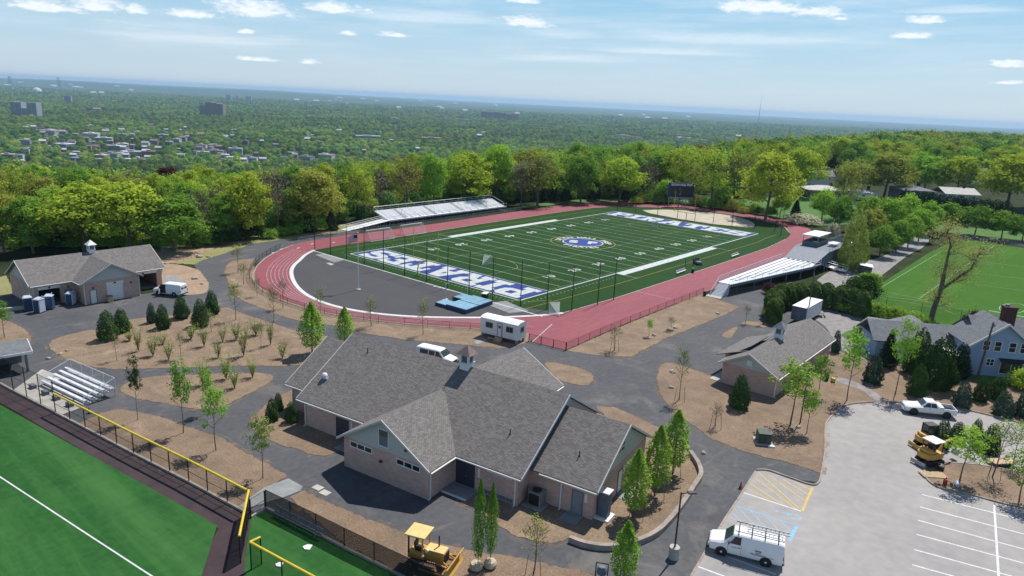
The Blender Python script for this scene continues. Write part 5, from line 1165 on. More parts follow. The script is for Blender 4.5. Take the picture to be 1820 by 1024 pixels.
# ------------------------------------------------------------------ bleachers
def bleacher(name, label, p, rz, L, rows, rise, tread, z0, rail=True, m='alu', deck=False, aisles=0):
    o = thing(name, label, 'bleachers', p, rz)
    for k in range(rows):
        y = k*tread; z = z0+k*rise
        b = MB(); b.box(0, L, y, y+.34, z+.38, z+.46); b.build('seat', m, o)
        b = MB(); b.box(0, L, y+.27, y+.27+tread*.75, z, z+.04); b.build('foot_board', m, o)
    fr = MB(); n = max(3, int(L/2.2))
    for i in range(n+1):
        x = min(max(L*i/n, .06), L-.06)
        fr.tube((x, 0, z0), (x, rows*tread, z0+rows*rise), .03, .03, 5); fr.tube((x, 0, z0), (x, 0, 0), .03, .03, 5); fr.tube((x, rows*tread, z0+rows*rise), (x, rows*tread, 0), .03, .03, 5); fr.tube((x, 0, .05), (x, rows*tread, .05), .025, .025, 5)
        for k in range(rows): fr.tube((x, k*tread+.13, z0+k*rise), (x, k*tread+.13, z0+k*rise+.4), .02, .02, 4)
    fr.build('frame', 'steel', o)
    if rail:
        r = MB(); y1 = rows*tread+.1; z1 = z0+rows*rise; h = 1.1
        for i in range(n+1): x = L*i/n; r.tube((x, y1, z1-.3), (x, y1, z1+h), .025, .025, 5)
        for x in (0, L): r.tube((x, -.1, z0+.9), (x, y1, z1+h), .03, .03, 6); r.tube((x, -.1, z0), (x, -.1, z0+.9), .03, .03, 6)
        r.tube((0, y1, z1+h), (L, y1, z1+h), .03, .03, 6); r.build('guard_rail', 'alu', o)
        nb = MB(); nb.poly([(0, y1, z1-.4), (L, y1, z1-.4), (L, y1, z1+h), (0, y1, z1+h)])
        for x in (0, L): nb.poly([(x, 0, z0+.1), (x, y1, z1-.3), (x, y1, z1+h), (x, -.1, z0+.9)])
        nb.build('guard_mesh', 'chain', o)
    if aisles:
        for i in range(aisles):
            x = L*(i+1)/(aisles+1); b = MB()
            for k in range(rows): b.box(x-.5, x+.5, k*tread-.2, k*tread, z0+k*rise+.05, z0+k*rise+.25)
            b.tube((x, .8, z0+.5), (x, .8, z0+1.5), .03, .03, 5); b.tube((x, 2.2, z0+1.1), (x, 2.2, z0+2.1), .03, .03, 5); b.tube((x, .8, z0+1.5), (x, 2.2, z0+2.1), .03, .03, 5)
            b.build('aisle_step', 'steel', o)
    return o
q0 = G(72, 679, .45); q1 = G(150, 716, .45); q0.z = q1.z = 0.06
dv = q0-q1; rz = math.atan2(dv.y, dv.x)
# rows rise away from the baseball field, to the upper right
dvec = (q1-q0); rz = math.atan2(dvec.y, dvec.x)
bo = bleacher('small_bleachers', 'small five row aluminium bleachers with chain link guard on a concrete slab', q0, rz, dvec.length, 5, .2, .68, .12)
for i, t in enumerate((.0, .3, .55, .85)):
    q = q0+dvec*t+Vector((-.9, -.3, 0)); b = MB(); b.cbox((0, 0, .22), .9, .5, .44); s_ = b.build('seat_box', 'grey_paint', None, .03, loc=(q.x, q.y, .06)); s_.rotation_euler = (0, 0, rz)
    tag(s_, 'low grey box on the concrete in front of the small bleachers', 'box', 'grey boxes before the small bleachers')
fb = thing('far_bleachers', 'long elevated aluminium bleachers facing the field from beyond the far straight', 'bleachers', (29.6, 70.6, 0))
L_ = 48.5
b = MB(); b.box(0, L_, 0, 1.5, 1.4, 1.5); b.build('walkway', 'alu_white', fb)
b = MB(); b.box(0, L_, -.06, 0, 1.25, 1.6); b.build('fascia', 'alu_white', fb)
for k in range(9):
    y = 1.5+k*.6; z = 1.55+k*.19
    b = MB(); b.box(0, L_, y+.1, y+.42, z+.01, z+.2); b.build('seat', 'alu_white', fb); b = MB(); b.box(0, L_, y-.18, y+.42, z-.19, z); b.build('foot_board', 'alu_white', fb)
fr = MB(); und = MB()
for i in range(17):
    x = .1+i*(L_-.2)/16
    for y, zt in ((.1, 1.4), (2.4, 1.7), (4.6, 2.4), (6.8, 3.1)): fr.tube((x, y, 0), (x, y, zt), .06, .06, 6)
    fr.tube((x, .1, 1.3), (x, 6.8, 3.1), .05, .05, 5)
    if i < 16: fr.tube((x, .12, .1), (x+3, .12, 1.3), .03, .03, 4)
fr.build('frame', 'steel', fb)
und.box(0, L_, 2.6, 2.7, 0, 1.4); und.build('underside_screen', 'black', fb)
r = MB()
for i in range(17): x = i*L_/16; r.tube((x, 7.0, 2.9), (x, 7.0, 4.3), .03, .03, 5)
r.tube((0, 7, 4.3), (L_, 7, 4.3), .06, .06, 6); r.tube((0, 7, 3.7), (L_, 7, 3.7), .03, .03, 6)
for x in (0, L_): r.tube((x, 7, 4.3), (x, 1.5, 2.6), .05, .05, 6); r.tube((x, 1.5, 2.6), (x, 1.5, 1.5), .04, .04, 6)
r.tube((0, .02, 2.5), (L_, .02, 2.5), .03, .03, 6)
for i in range(33): x = i*L_/32; r.tube((x, .02, 1.5), (x, .02, 2.5), .02, .02, 4)
r.build('guard_rail', 'alu', fb)
for i in range(4):
    x = L_*(i+.62)/4.3; b = MB()
    for k in range(9): b.box(x-.5, x+.5, 1.32+k*.6, 1.52+k*.6, 1.55+k*.19, 1.75+k*.19)
    b.tube((x, 2, 2.2), (x, 2, 3.1), .04, .04, 5); b.tube((x, 3.4, 2.6), (x, 3.4, 3.5), .04, .04, 5); b.tube((x, 2, 3.1), (x, 3.4, 3.5), .04, .04, 5); b.build('aisle_step', 'steel', fb)
rm = MB(); rm.prism([(-14, .1, .1), (-14, 1.5, .1), (0, 1.5, 1.5), (0, .1, 1.5)], (0, 0, -.1)); rm.prism([(-14, 1.6, .1), (-14, 3.1, .1), (0, 3.1, 1.5), (0, 1.6, 1.5)], (0, 0, -.1)); rm.build('ramp', 'alu_white', fb)
rr = MB()
for y in (.1, 1.55, 3.1):
    rr.tube((-14, y, 1.1), (0, y, 2.5), .04, .04, 6); rr.tube((-14, y, .6), (0, y, 2.0), .03, .03, 6)
    for i in range(8): x = -14+2*i; rr.tube((x, y, 0), (x, y, 1.1+.1*i*1.0), .03, .03, 5)
rr.build('ramp_rail', 'alu', fb)
# grandstand on the near straight
gs = thing('grandstand', 'raised white grandstand with steel posts, steps and roofed press box by the track', 'grandstand', (30.6, -21.5, 0))
ox, oy = 30.6, -21.5
def gq(x, y, z=0): return (x-ox, y-oy, z)
ZD = 2.2
b = MB(); b.prism([gq(34.4, -22.0, ZD-.1), gq(34.4, -24.6, ZD-.1), gq(64, -29.7, ZD-.1), gq(70, -30.4, ZD-.1), gq(70, -21.8, ZD-.1)], (0, 0, .1)); b.build('deck', 'alu', gs)
bs = MB()
for j in range(6):
    y = -22.9-j*1.1; xs = max(38, 34.4+(-24.6-y+1.0)/.172)
    bs = MB(); bs.box(xs-ox, 69.6-ox, y-oy-.2, y-oy+.2, ZD+.12, ZD+.2); bs.box(xs-ox, 69.6-ox, y-oy-.12, y-oy+.12, ZD, ZD+.12); bs.build('bench', 'alu_white', gs)
b = MB(); b.prism([gq(34.4, -24.65, ZD-.5), gq(64, -29.75, ZD-.5), gq(90, -30.6, ZD-.5), gq(90, -30.8, ZD-.5), gq(64, -29.95, ZD-.5), gq(34.4, -24.85, ZD-.5)], (0, 0, .47)); b.box(34.4-ox, 70-ox, -21.95-oy, -21.8-oy, ZD-.4, ZD); b.build('edge_beam', 'blue_grey', gs)
for x, y in ((37, -24.9), (43, -25.9), (49, -27.0), (55, -28.0), (61, -29.0), (67, -29.9), (73, -30.3), (80, -30.5), (88, -30.6), (45, -22), (56, -22), (67, -22), (80, -22)):
    b = MB(); b.tube(gq(x, y, 0), gq(x, y, ZD-.1), .13, .13, 8); b.build('post', 'blue_grey', gs)
r = MB()
def railing(pts, h, step, m4=4):
    for a, c in zip(pts[:-1], pts[1:]):
        a, c = Vector(a), Vector(c); n = max(1, int((c-a).length/step))
        for i in range(n+1): q = a+(c-a)*(i/n); r.tube(q, q+Vector((0, 0, h)), .03, .03, 5)
        for hh in (h, h*.5): r.tube(a+Vector((0, 0, hh)), c+Vector((0, 0, hh)), .03, .03, 5)
railing([gq(34.5, -24.65, ZD), gq(64, -29.75, ZD), gq(70, -30.3, ZD)], 1.1, 2.6)
railing([gq(34.5, -21.9, ZD), gq(70, -21.9, ZD)], 1.1, 2.6)
for y in (-22.0, -24.4): r.tube(gq(31.3, y, 1.0), gq(34.5, y, ZD+1.05), .05, .05, 6); r.tube(gq(31.3, y, 0), gq(31.3, y, 1.0), .04, .04, 6); r.tube(gq(31.3, y, .5), gq(34.5, y, ZD+.5), .04, .04, 6)
r.build('guard_rail', 'alu', gs)
n = MB(); n.poly([gq(34.5, -21.9, ZD), gq(70, -21.9, ZD), gq(70, -21.9, ZD+1.1), gq(34.5, -21.9, ZD+1.1)]); n.poly([gq(34.5, -24.65, ZD), gq(64, -29.75, ZD), gq(64, -29.75, ZD+1.1), gq(34.5, -24.65, ZD+1.1)]); n.build('guard_mesh', 'chain', gs)
b = MB()
for k in range(11): b.box(31.4+k*.28-ox, 31.69+k*.28-ox, -24.3-oy, -22.1-oy, 0, (k+1)*ZD/12)
b.build('stair', 'alu', gs)
b = MB(); b.box(29.9-ox, 31.35-ox, -24.6-oy, -21.6-oy, 0, .12); b.build('stair_slab', 'concrete', gs)
# press platform
b = MB(); b.prism([gq(70.01, -21.8, ZD-.1), gq(90, -21.8, ZD-.1), gq(90, -30.5, ZD-.1), gq(70.01, -30.3, ZD-.1)], (0, 0, .1)); b.build('deck', 'grey_paint', gs)
b = MB(); b.prism([gq(66, -29.85, ZD), gq(86, -30.5, ZD), gq(86, -30.5, 4.3), gq(74, -30.4, 4.3)], (0, .12, 0)); b.prism([gq(69, -30.2, ZD+.1), gq(75, -30.3, 4.2), gq(75, -22.3, 4.2), gq(69, -22.3, ZD+.1)], (0, 0, .1)); b.build('side_panel', 'blue_grey', gs)
b = MB(); b.box(75-ox, 90-ox, -30.3-oy, -22.0-oy, 4.15, 4.3); b.build('platform', 'blue_grey', gs)
b = MB()
for x0b, x1b, y0b, y1b in ((79, 87, -26.3, -26.2), (79, 79.1, -26.2, -22.7), (86.9, 87, -26.2, -22.7), (79, 87, -22.8, -22.7)): b.box(x0b-ox, x1b-ox, y0b-oy, y1b-oy, 4.3, 5.3)
b.build('parapet', 'grey_paint', gs)
pbx = MB()
for x, y in ((79.1, -26.2), (86.9, -26.2), (79.1, -22.8), (86.9, -22.8)): pbx.tube(gq(x, y, 5.2), gq(x, y, 6.7), .07, .07, 6)
pbx.build('roof_post', 'steel', gs)
b = MB(); b.box(78.4-ox, 87.4-ox, -26.6-oy, -22.6-oy, 6.7, 6.9); b.build('press_roof', 'white_trim', gs)
b = MB(); b.box(82-ox, 86-ox, -29.4-oy, -27.6-oy, 4.95, 5.05); b.box(83-ox, 85-ox, -28.8-oy, -28.2-oy, 4.3, 4.95); b.build('table', 'white_trim', gs)
r = MB(); railing([gq(75, -30.2, 4.3), gq(90, -30.3, 4.3), gq(90, -22.1, 4.3)], 1.1, 2.0); r.build('guard_rail', 'steel', gs)
for k in range(5):
    b = MB(); b.box(90.3-ox, 106-ox, -26.2-k*.8-oy-.2, -26.2-k*.8-oy+.2, 2.2+k*.25, 2.28+k*.25); b.build('seat', 'alu_white', gs)
b = MB(); b.prism([gq(90.3, -25.4, 1.6), gq(106, -25.4, 1.6), gq(106, -25.4, 4.6), gq(90.3, -25.4, 4.6)], (0, .1, 0)); b.build('back_panel', 'blue_grey', gs)
b = MB()
for x in (91, 96, 101, 107):
    for y in (-25.5, -29.6): b.tube(gq(x, y, 0), gq(x, y, 2.1 if y > -27 else 3.1), .08, .08, 6)
    b.tube(gq(x, -25.5, 1.9), gq(x, -29.6, 3.0), .07, .07, 5)
b.build('seat_frame', 'blue_grey', gs)
# access ramp behind the grandstand
rp = thing('access_ramp', 'grey railed access ramp running down behind the grandstand to the golden conifer', 'ramp', G(1448, 478))
p0 = G(1448, 466, 1.2); p1 = G(1504, 482, .4); o0 = rp.location
dv = (p1-p0); dn = Vector((-dv.y, dv.x, 0)).normalized()*1.0
b = MB(); b.prism([p0-o0+dn, p1-o0+dn, p1-o0-dn, p0-o0-dn], (0, 0, -.1)); b.build('deck', 'alu_white', rp)
r = MB()
for s in (1, -1): railing([p0-o0+dn*s, p1-o0+dn*s], 1.1, 2.0)
for i in range(6):
    q = p0+dv*(i/5)-o0; r.tube((q.x, q.y, -o0.z), (q.x, q.y, q.z), .06, .06, 5)
r.build('guard_rail', 'alu', rp)
# scoreboard
o = thing('scoreboard', 'dark blue scoreboard with white lettering on steel legs beyond the far end zone', 'scoreboard', (140.5, 41.4, 0), math.atan2(CY-41.4, CX-140.5)+math.pi/2+.35)
Wb = 9.6
for x in (-4.2, -.6, 1.0, 2.2): b = MB(); b.tube((x, .3, 0), (x, .3, 3.2), .14, .14, 8); b.build('leg', 'steel', o)
b = MB(); b.box(-Wb/2, Wb/2, 0, .5, 3.1, 8.6); b.build('cabinet', 'board_blue', o, .03)
b = MB(); b.box(-Wb/2+.35, Wb/2-.35, -.03, 0, 3.7, 7.4); b.build('display', 'black', o)
b = MB(); b.box(-Wb/2+.1, Wb/2-.1, -.03, 0, 3.2, 3.45); b.build('trim_strip', 'blue_line', o)
text_mesh('lettering', 'SETON HALL PREP', .95, Matrix.Translation((0, -.05, 7.95)) @ Matrix.Rotation(math.pi/2, 4, 'X'), 'white_trim', o, offset=.03)
for x, z, w_, h_ in ((-.5, 6.4, .7, .35), (-.4, 4.6, .8, .5), (-2.4, 5.6, .25, 1.6), (-.2, 5.2, .3, .9)):
    b = MB(); b.box(x-w_/2, x+w_/2, -.045, -.031, z-h_/2, z+h_/2); b.build('panel_mark', 'grey_paint', o)
# ------------------------------------------------------------------ vehicles
def loft(mb, secs, m=0, cap=True):
    n = len(secs[0][1]); b = len(mb.v)
    for x, ring in secs:
        for y, z in ring: mb.v.append((x, y, z))
    for k in range(len(secs)-1):
        for i in range(n):
            mb.f.append((b+k*n+i, b+(k+1)*n+i, b+(k+1)*n+(i+1) % n, b+k*n+(i+1) % n)); mb.m.append(m)
    if cap:
        mb.f.append(tuple(b+i for i in range(n))); mb.m.append(m); mb.f.append(tuple(b+(len(secs)-1)*n+i for i in range(n-1, -1, -1))); mb.m.append(m)
def vring(hw, zb, zm, hr, zr):   # closed ring: lower body then roof
    half = [(hw*.93, zb), (hw, zb+.18), (hw, zm), (hr, zr-.1), (hr-.14, zr)]
    return half+[(-y, z) for y, z in reversed(half)]
def wheel(par, x, y, r=.37, w=.24, name='wheel'):
    b = MB(); s = 1 if y > 0 else -1
    prof = [(r*.62, -w/2), (r*.94, -w/2), (r, -w/2+.04), (r, w/2-.04), (r*.94, w/2), (r*.62, w/2)]
    n = 18
    for k in range(len(prof)-1):
        for i in range(n):
            a0, a1 = 2*math.pi*i/n, 2*math.pi*(i+1)/n
            b.poly([(x+prof[k][0]*math.cos(a0), y+prof[k][1], r+prof[k][0]*math.sin(a0)), (x+prof[k][0]*math.cos(a1), y+prof[k][1], r+prof[k][0]*math.sin(a1)), (x+prof[k+1][0]*math.cos(a1), y+prof[k+1][1], r+prof[k+1][0]*math.sin(a1)), (x+prof[k+1][0]*math.cos(a0), y+prof[k+1][1], r+prof[k+1][0]*math.sin(a0))])
    wo = b.build(name, 'rubber', par)
    b = MB(); b.tube((x, y-w*.38, r), (x, y+w*.38, r), r*.62, r*.62, 14); b.tube((x, y+s*w*.38, r), (x, y+s*w*.46, r), r*.3, r*.25, 10); b.build('rim', 'alu', wo)
def side_pane(par, name, pts, hw, zm, hr, zr, m='glass', off=.012):
    for s in (1, -1):
        b = MB(); P = []
        for x, z in pts:
            t = max(0, (z-zm)/(zr-.1-zm)); y = hw+(hr-hw)*t+off; P.append((x, s*y, z))
        b.prism(P, (0, s*.006, 0)); b.build(name, m, par)
def van(label, p, rz, rack=False, windows=False, open_door=False, L=5.7, marks=False, group=None):
    o = thing('van', label, 'van', p, rz, group)
    hw, hr, zm, zr = 1.0, .84, 1.28, 2.12
    secs = [(0, vring(.86, .42, .78, .8, .98)), (.12, vring(.97, .36, .86, .9, 1.08)), (.95, vring(hw, .34, 1.12, .93, 1.26)), (1.18, vring(hw, .34, 1.2, .93, 1.36)),
            (1.85, vring(hw, .34, zm, hr-.02, 2.04)), (2.2, vring(hw, .34, zm, hr, zr)), (L-.35, vring(hw, .34, zm, hr, zr)), (L-.06, vring(hw-.02, .36, zm, hr-.02, zr-.06)), (L, vring(hw-.06, .45, zm, hr-.08, zr-.16))]
    b = MB(); loft(b, secs); b.build('body', 'white_paint', o, .03, smooth=False)
    b = MB(); b.prism([(1.2, -.8, 1.39), (1.2, .8, 1.39), (1.8, .72, 2.0), (1.8, -.72, 2.0)], (-.03, 0, .02)); b.build('windscreen', 'tint_glass', o)
    side_pane(o, 'side_window', [(1.62, 1.32), (2.45, 1.32), (2.45, 1.92), (1.98, 1.92)], hw, zm, hr, zr)
    if windows:
        side_pane(o, 'side_window', [(2.6, 1.34), (3.5, 1.34), (3.5, 1.9), (2.6, 1.9)], hw, zm, hr, zr); side_pane(o, 'side_window', [(3.65, 1.34), (4.9, 1.34), (4.9, 1.9), (3.65, 1.9)], hw, zm, hr, zr)
    for s in (1, -1):
        b = MB(); b.prism([(L-.05+.02, s*.1, 1.35), (L+.02-.05, s*.72, 1.35), (L-.02-.05, s*.66, 1.88), (L-.02-.05, s*.1, 1.88)], (.05, 0, 0)); b.build('rear_window', 'glass', o)
        b = MB(); b.box(-.02, .06, s*.78-.12, s*.78+.12, .68, .86); b.build('headlight', 'alu', o)
        b = MB(); b.box(L-.03, L+.02, s*.9-.07, s*.9+.05, .85, 1.2); b.build('tail_light', 'red', o)
        b = MB(); b.box(1.5, 1.6, s*1.0 if s > 0 else -1.22, 1.22 if s > 0 else s*1.0, 1.3, 1.55); b.build('mirror', 'black', o, .02)
        b = MB(); b.box(2.3, 2.46, min(s*1.005, s*1.03), max(s*1.005, s*1.03), 1.05, 1.11); b.build('door_handle', 'black', o)
        b = MB()
        for x in (1.5, 2.52): b.box(x-.012, x+.012, min(s*.985, s*1.006), max(s*.985, s*1.006), .5, 1.28)
        b.build('door_seam', 'grey_paint', o)
    b = MB(); b.box(-.12, .1, -.95, .95, .42, .62); b.build('bumper', 'black', o, .03); b = MB(); b.box(L-.05, L+.12, -.95, .95, .42, .6); b.build('bumper', 'black', o, .03)
    b = MB(); b.box(-.03, .02, -.55, .55, .66, .9); b.build('grille', 'black', o)
    for x in (1.05, L-1.25):
        for s in (1, -1):
            b = MB(); b.tube((x, s*.8, .38), (x, s*1.008, .38), .47, .47, 18); b.build('wheel_arch', 'black', o); wheel(o, x, s*.9)
    if rack:
        b = MB()
        for y in (-.72, .72): b.tube((1.9, y, 2.36), (L-.1, y, 2.36), .03, .03, 6)
        for x in (2.2, 3.2, 4.2, 5.2):
            b.tube((x, -.76, 2.33), (x, .76, 2.33), .03, .03, 6)
            for y in (-.76, .76): b.tube((x, y, 2.05), (x, y, 2.35), .03, .03, 6)
        b.build('roof_rack', 'black', o)
        ld = thing('ladder', 'aluminium extension ladder strapped on the roof rack of the parked work van', 'ladder', Matrix.Rotation(rz, 3, 'Z') @ Vector((2.8, .15, 2.43))+Vector(p), rz)
        b = MB()
        for y in (0, .42): b.box(0, 3.2, y-.03, y+.03, 0, .08)
        b.build('rail', 'steel', ld); b = MB()
        for i in range(10): b.tube((.15+i*.32, 0, .04), (.15+i*.32, .42, .04), .022, .022, 6)
        b.build('rung', 'black', ld)
    if marks:
        s = 1 if marks > 0 else -1
        b = MB()
        for x, z, w_, h_ in ((3.55, 1.12, .5, .12), (3.6, .98, .42, .07), (3.2, .86, 1.2, .06), (3.3, .78, .9, .04), (4.4, .8, .6, .04), (1.75, 1.0, .5, .05)):
            y0, y1 = sorted((s*1.001, s*1.008)); b.box(x, x+w_, y0, y1, z-.0, z+h_)
        b.build('lettering', 'blue_grey', o)
    if open_door:
        s = open_door
        b = MB(); b.prism([(0, 0, .5), (.95, 0, .5), (.95, 0, 1.3), (.72, 0, 1.9), (.35, 0, 1.9), (.08, 0, 1.3)], (0, .07, 0)); d = b.build('open_door', 'white_paint', o); d.location = (1.45, s*.99, 0); d.rotation_euler = (0, 0, s*1.15)
        b = MB(); b.prism([(.2, -.01, 1.32), (.9, -.01, 1.32), (.72, -.01, 1.82), (.4, -.01, 1.82)], (0, .09, 0)); b.build('door_glass', 'glass', d)
        b = MB(); y0, y1 = sorted((s*.99, s*1.012)); b.box(1.5, 2.5, y0, y1, .5, 1.9); b.build('door_opening', 'black', o)
    return o
def heading(a, b, za=0): q0, q1 = G(*a), G(*b); return q0, math.atan2((q1-q0).y, (q1-q0).x), (q1-q0).length
# work van by the accessible bay: nose to the left
q0, a, L = heading((1288, 984), (1375, 1006)); pc = (G(1281, 972)+G(1281, 972))/2
mid = (G(1280, 965)+G(1385, 985)+G(1365, 1008)+G(1265, 985))/4
van('white work van with a black roof rack parked in the marked bay', mid-Vector((math.cos(a), math.sin(a), 0))*2.85, a, rack=True, L=5.7, marks=-1)
q0, a, L = heading((283, 527), (318, 531))
van('white van with its driver door open before the equipment building', G(279, 521), a, L=5.3, open_door=-1)
q0, a, L = heading((803, 640), (742, 626))
van('white passenger van parked behind the field house roof on the asphalt path', G(808, 652), a, windows=True, L=5.6)
# pickup
pa, a, L = heading((1626, 740), (1676, 746))
o = thing('pickup_truck', 'white pickup truck parked by the kerb at the top of the parking lot', 'pickup truck', G(1603, 730), a)
hw = .98
b = MB(); secs = [(0, vring(.82, .45, .8, .76, .98)), (.15, vring(.95, .42, .92, .88, 1.06)), (1.55, vring(hw, .42, 1.06, .9, 1.16)), (1.75, vring(hw, .42, 1.12, .9, 1.22)), (2.3, vring(hw, .42, 1.16, .76, 1.78)), (2.6, vring(hw, .42, 1.16, .76, 1.82)), (3.35, vring(hw, .42, 1.16, .76, 1.8)), (3.75, vring(hw, .42, 1.14, .86, 1.25))]
loft(b, secs); b.build('cab', 'white_paint', o, .03)
b = MB(); b.box(3.752, 5.75, -.97, .97, .5, .68); b.box(3.752, 5.75, .87, .97, .681, 1.18); b.box(3.752, 5.75, -.97, -.87, .681, 1.18); b.box(5.68, 5.78, -.869, .869, .681, 1.16); b.build('bed', 'white_paint', o, .02)
b = MB(); b.box(3.8, 5.67, -.86, .86, .682, .7); b.build('bed_liner', 'black', o)
b = MB(); b.box(3.8, 4.25, -.9, .9, .9, 1.35); b.build('tool_box', 'alu', o, .02)
b = MB(); b.prism([(1.8, -.74, 1.25), (1.8, .74, 1.25), (2.27, .64, 1.74), (2.27, -.64, 1.74)], (-.03, 0, .02)); b.build('windscreen', 'tint_glass', o)
side_pane(o, 'side_window', [(2.05, 1.2), (2.75, 1.2), (2.75, 1.66), (2.38, 1.66)], hw, 1.16, .76, 1.82); side_pane(o, 'side_window', [(2.82, 1.2), (3.5, 1.2), (3.3, 1.66), (2.82, 1.66)], hw, 1.16, .76, 1.82)
for s in (1, -1):
    for x in (1.0, 4.65):
        b = MB(); b.tube((x, s*.78, .42), (x, s*.99, .42), .5, .5, 18); b.build('wheel_arch', 'black', o); wheel(o, x, s*.87, .4)
    b = MB(); b.box(-.03, .08, s*.7-.14, s*.7+.14, .74, .92); b.build('headlight', 'alu', o)
    b = MB(); b.box(5.77, 5.8, s*.92-.05, s*.92+.04, .8, 1.1); b.build('tail_light', 'red', o)
    b = MB(); y0, y1 = sorted((s*.95, s*1.18)); b.box(1.95, 2.05, y0, y1, 1.2, 1.4); b.build('mirror', 'black', o)
    b = MB(); y0, y1 = sorted((s*.985, s*1.0)); b.box(2.62, 2.76, y0, y1, 1.0, 1.05); b.build('door_handle', 'black', o)
b = MB(); b.box(-.12, .1, -.92, .92, .45, .62); b.build('bumper', 'alu', o, .02); b = MB(); b.box(5.75, 5.9, -.92, .92, .45, .6); b.build('bumper', 'alu', o, .02)
# bulldozer
p0 = G(750, 1002); p1 = G(800, 1016)
a = math.atan2((p1-p0).y, (p1-p0).x)
o = thing('bulldozer', 'yellow bulldozer with canopy and front blade on the mulch by the bullpen fence', 'bulldozer', G(757, 1001)+Vector((math.cos(a), math.sin(a), 0))*.2, a)
for s in (1, -1):
    b = MB(); y0, y1 = (s*.95-.25, s*.95+.25)
    prof = [(-1.35, .42), (-1.15, .75), (1.05, .72), (1.3, .45), (1.1, .1), (-1.15, .1)]
    b.prism([(x, y0, z) for x, z in prof], (0, .5, 0))
    for k in range(12): b.box(-1.1+k*.185, -1.1+k*.185+.06, y0-.01, y1+.01, .76, .79); b.box(-1.1+k*.185, -1.1+k*.185+.06, y0-.01, y1+.01, .02, .099)
    b.build('crawler_track', 'track_steel', o, .03)
    b = MB()
    for x in (-1.0, 1.0): b.tube((x, y1 if s > 0 else y0, .42), (x, (y1+.04) if s > 0 else (y0-.04), .42), .24, .24, 14)
    b.build('sprocket', 'cat_yellow', o)
b = MB(); b.box(-.15, 1.5, -.45, .45, .6, 1.5); b.build('engine', 'cat_yellow', o, .05)
b = MB(); b.box(-.1, 1.48, -.47, .47, 1.505, 1.58); b.build('hood', 'cat_roof', o, .04)
b = MB(); b.box(1.505, 1.56, -.4, .4, .65, 1.45); b.build('radiator', 'black', o)
b = MB(); b.box(-1.45, -.16, -.68, .68, .62, 1.12); b.build('rear_body', 'cat_yellow', o, .05)
b = MB(); b.box(-1.0, -.5, -.3, .3, 1.125, 1.3); b.box(-1.1, -.98, -.3, .3, 1.305, 1.85); b.build('seat', 'black', o, .03)
for sx in (-1.35, -.2):
    for sy in (-.66, .66): b = MB(); b.box(sx-.05, sx+.05, sy-.05, sy+.05, 1.1, 2.6); b.build('canopy_post', 'black' if sx < -1 else 'cat_yellow', o)
b = MB(); b.box(-1.65, .05, -.85, .85, 2.6, 2.72); b.build('canopy', 'cat_roof', o, .04)
b = MB(); b.tube((.75, .28, 1.58), (.75, .28, 2.5), .06, .06, 8); b.build('exhaust', 'black', o)
b = MB(); b.tube((.2, -.5, 1.6), (.2, -.75, 1.65), .08, .12, 10); b.tube((-.1, -.7, 1.1), (-.1, -.85, 1.2), .09, .09, 10); b.build('lamp', 'white_trim', o)
b = MB()
n = 8; prev = None
for i in range(n):
    t0, t1 = i/n, (i+1)/n
    f_ = lambda t: (1.95+.28*(2*t-1)**2, .05+t*1.05)
    x0b, z0b = f_(t0); x1b, z1b = f_(t1)
    b.prism([(x0b, -1.55, z0b), (x1b, -1.55, z1b), (x1b+.07, -1.55, z1b), (x0b+.07, -1.55, z0b)], (0, 3.1, 0))
b.build('blade', 'cat_yellow', o)
b = MB()
for s in (1, -1): b.tube((-.2, s*1.3, .4), (2.0, s*1.3, .3), .09, .09, 8); b.tube((1.3, s*.5, 1.0), (2.0, s*.6, .6), .06, .06, 8); b.tube((.9, s*.55, .7), (1.95, s*.9, .75), .07, .07, 8)
b.build('push_arm', 'cat_yellow', o)
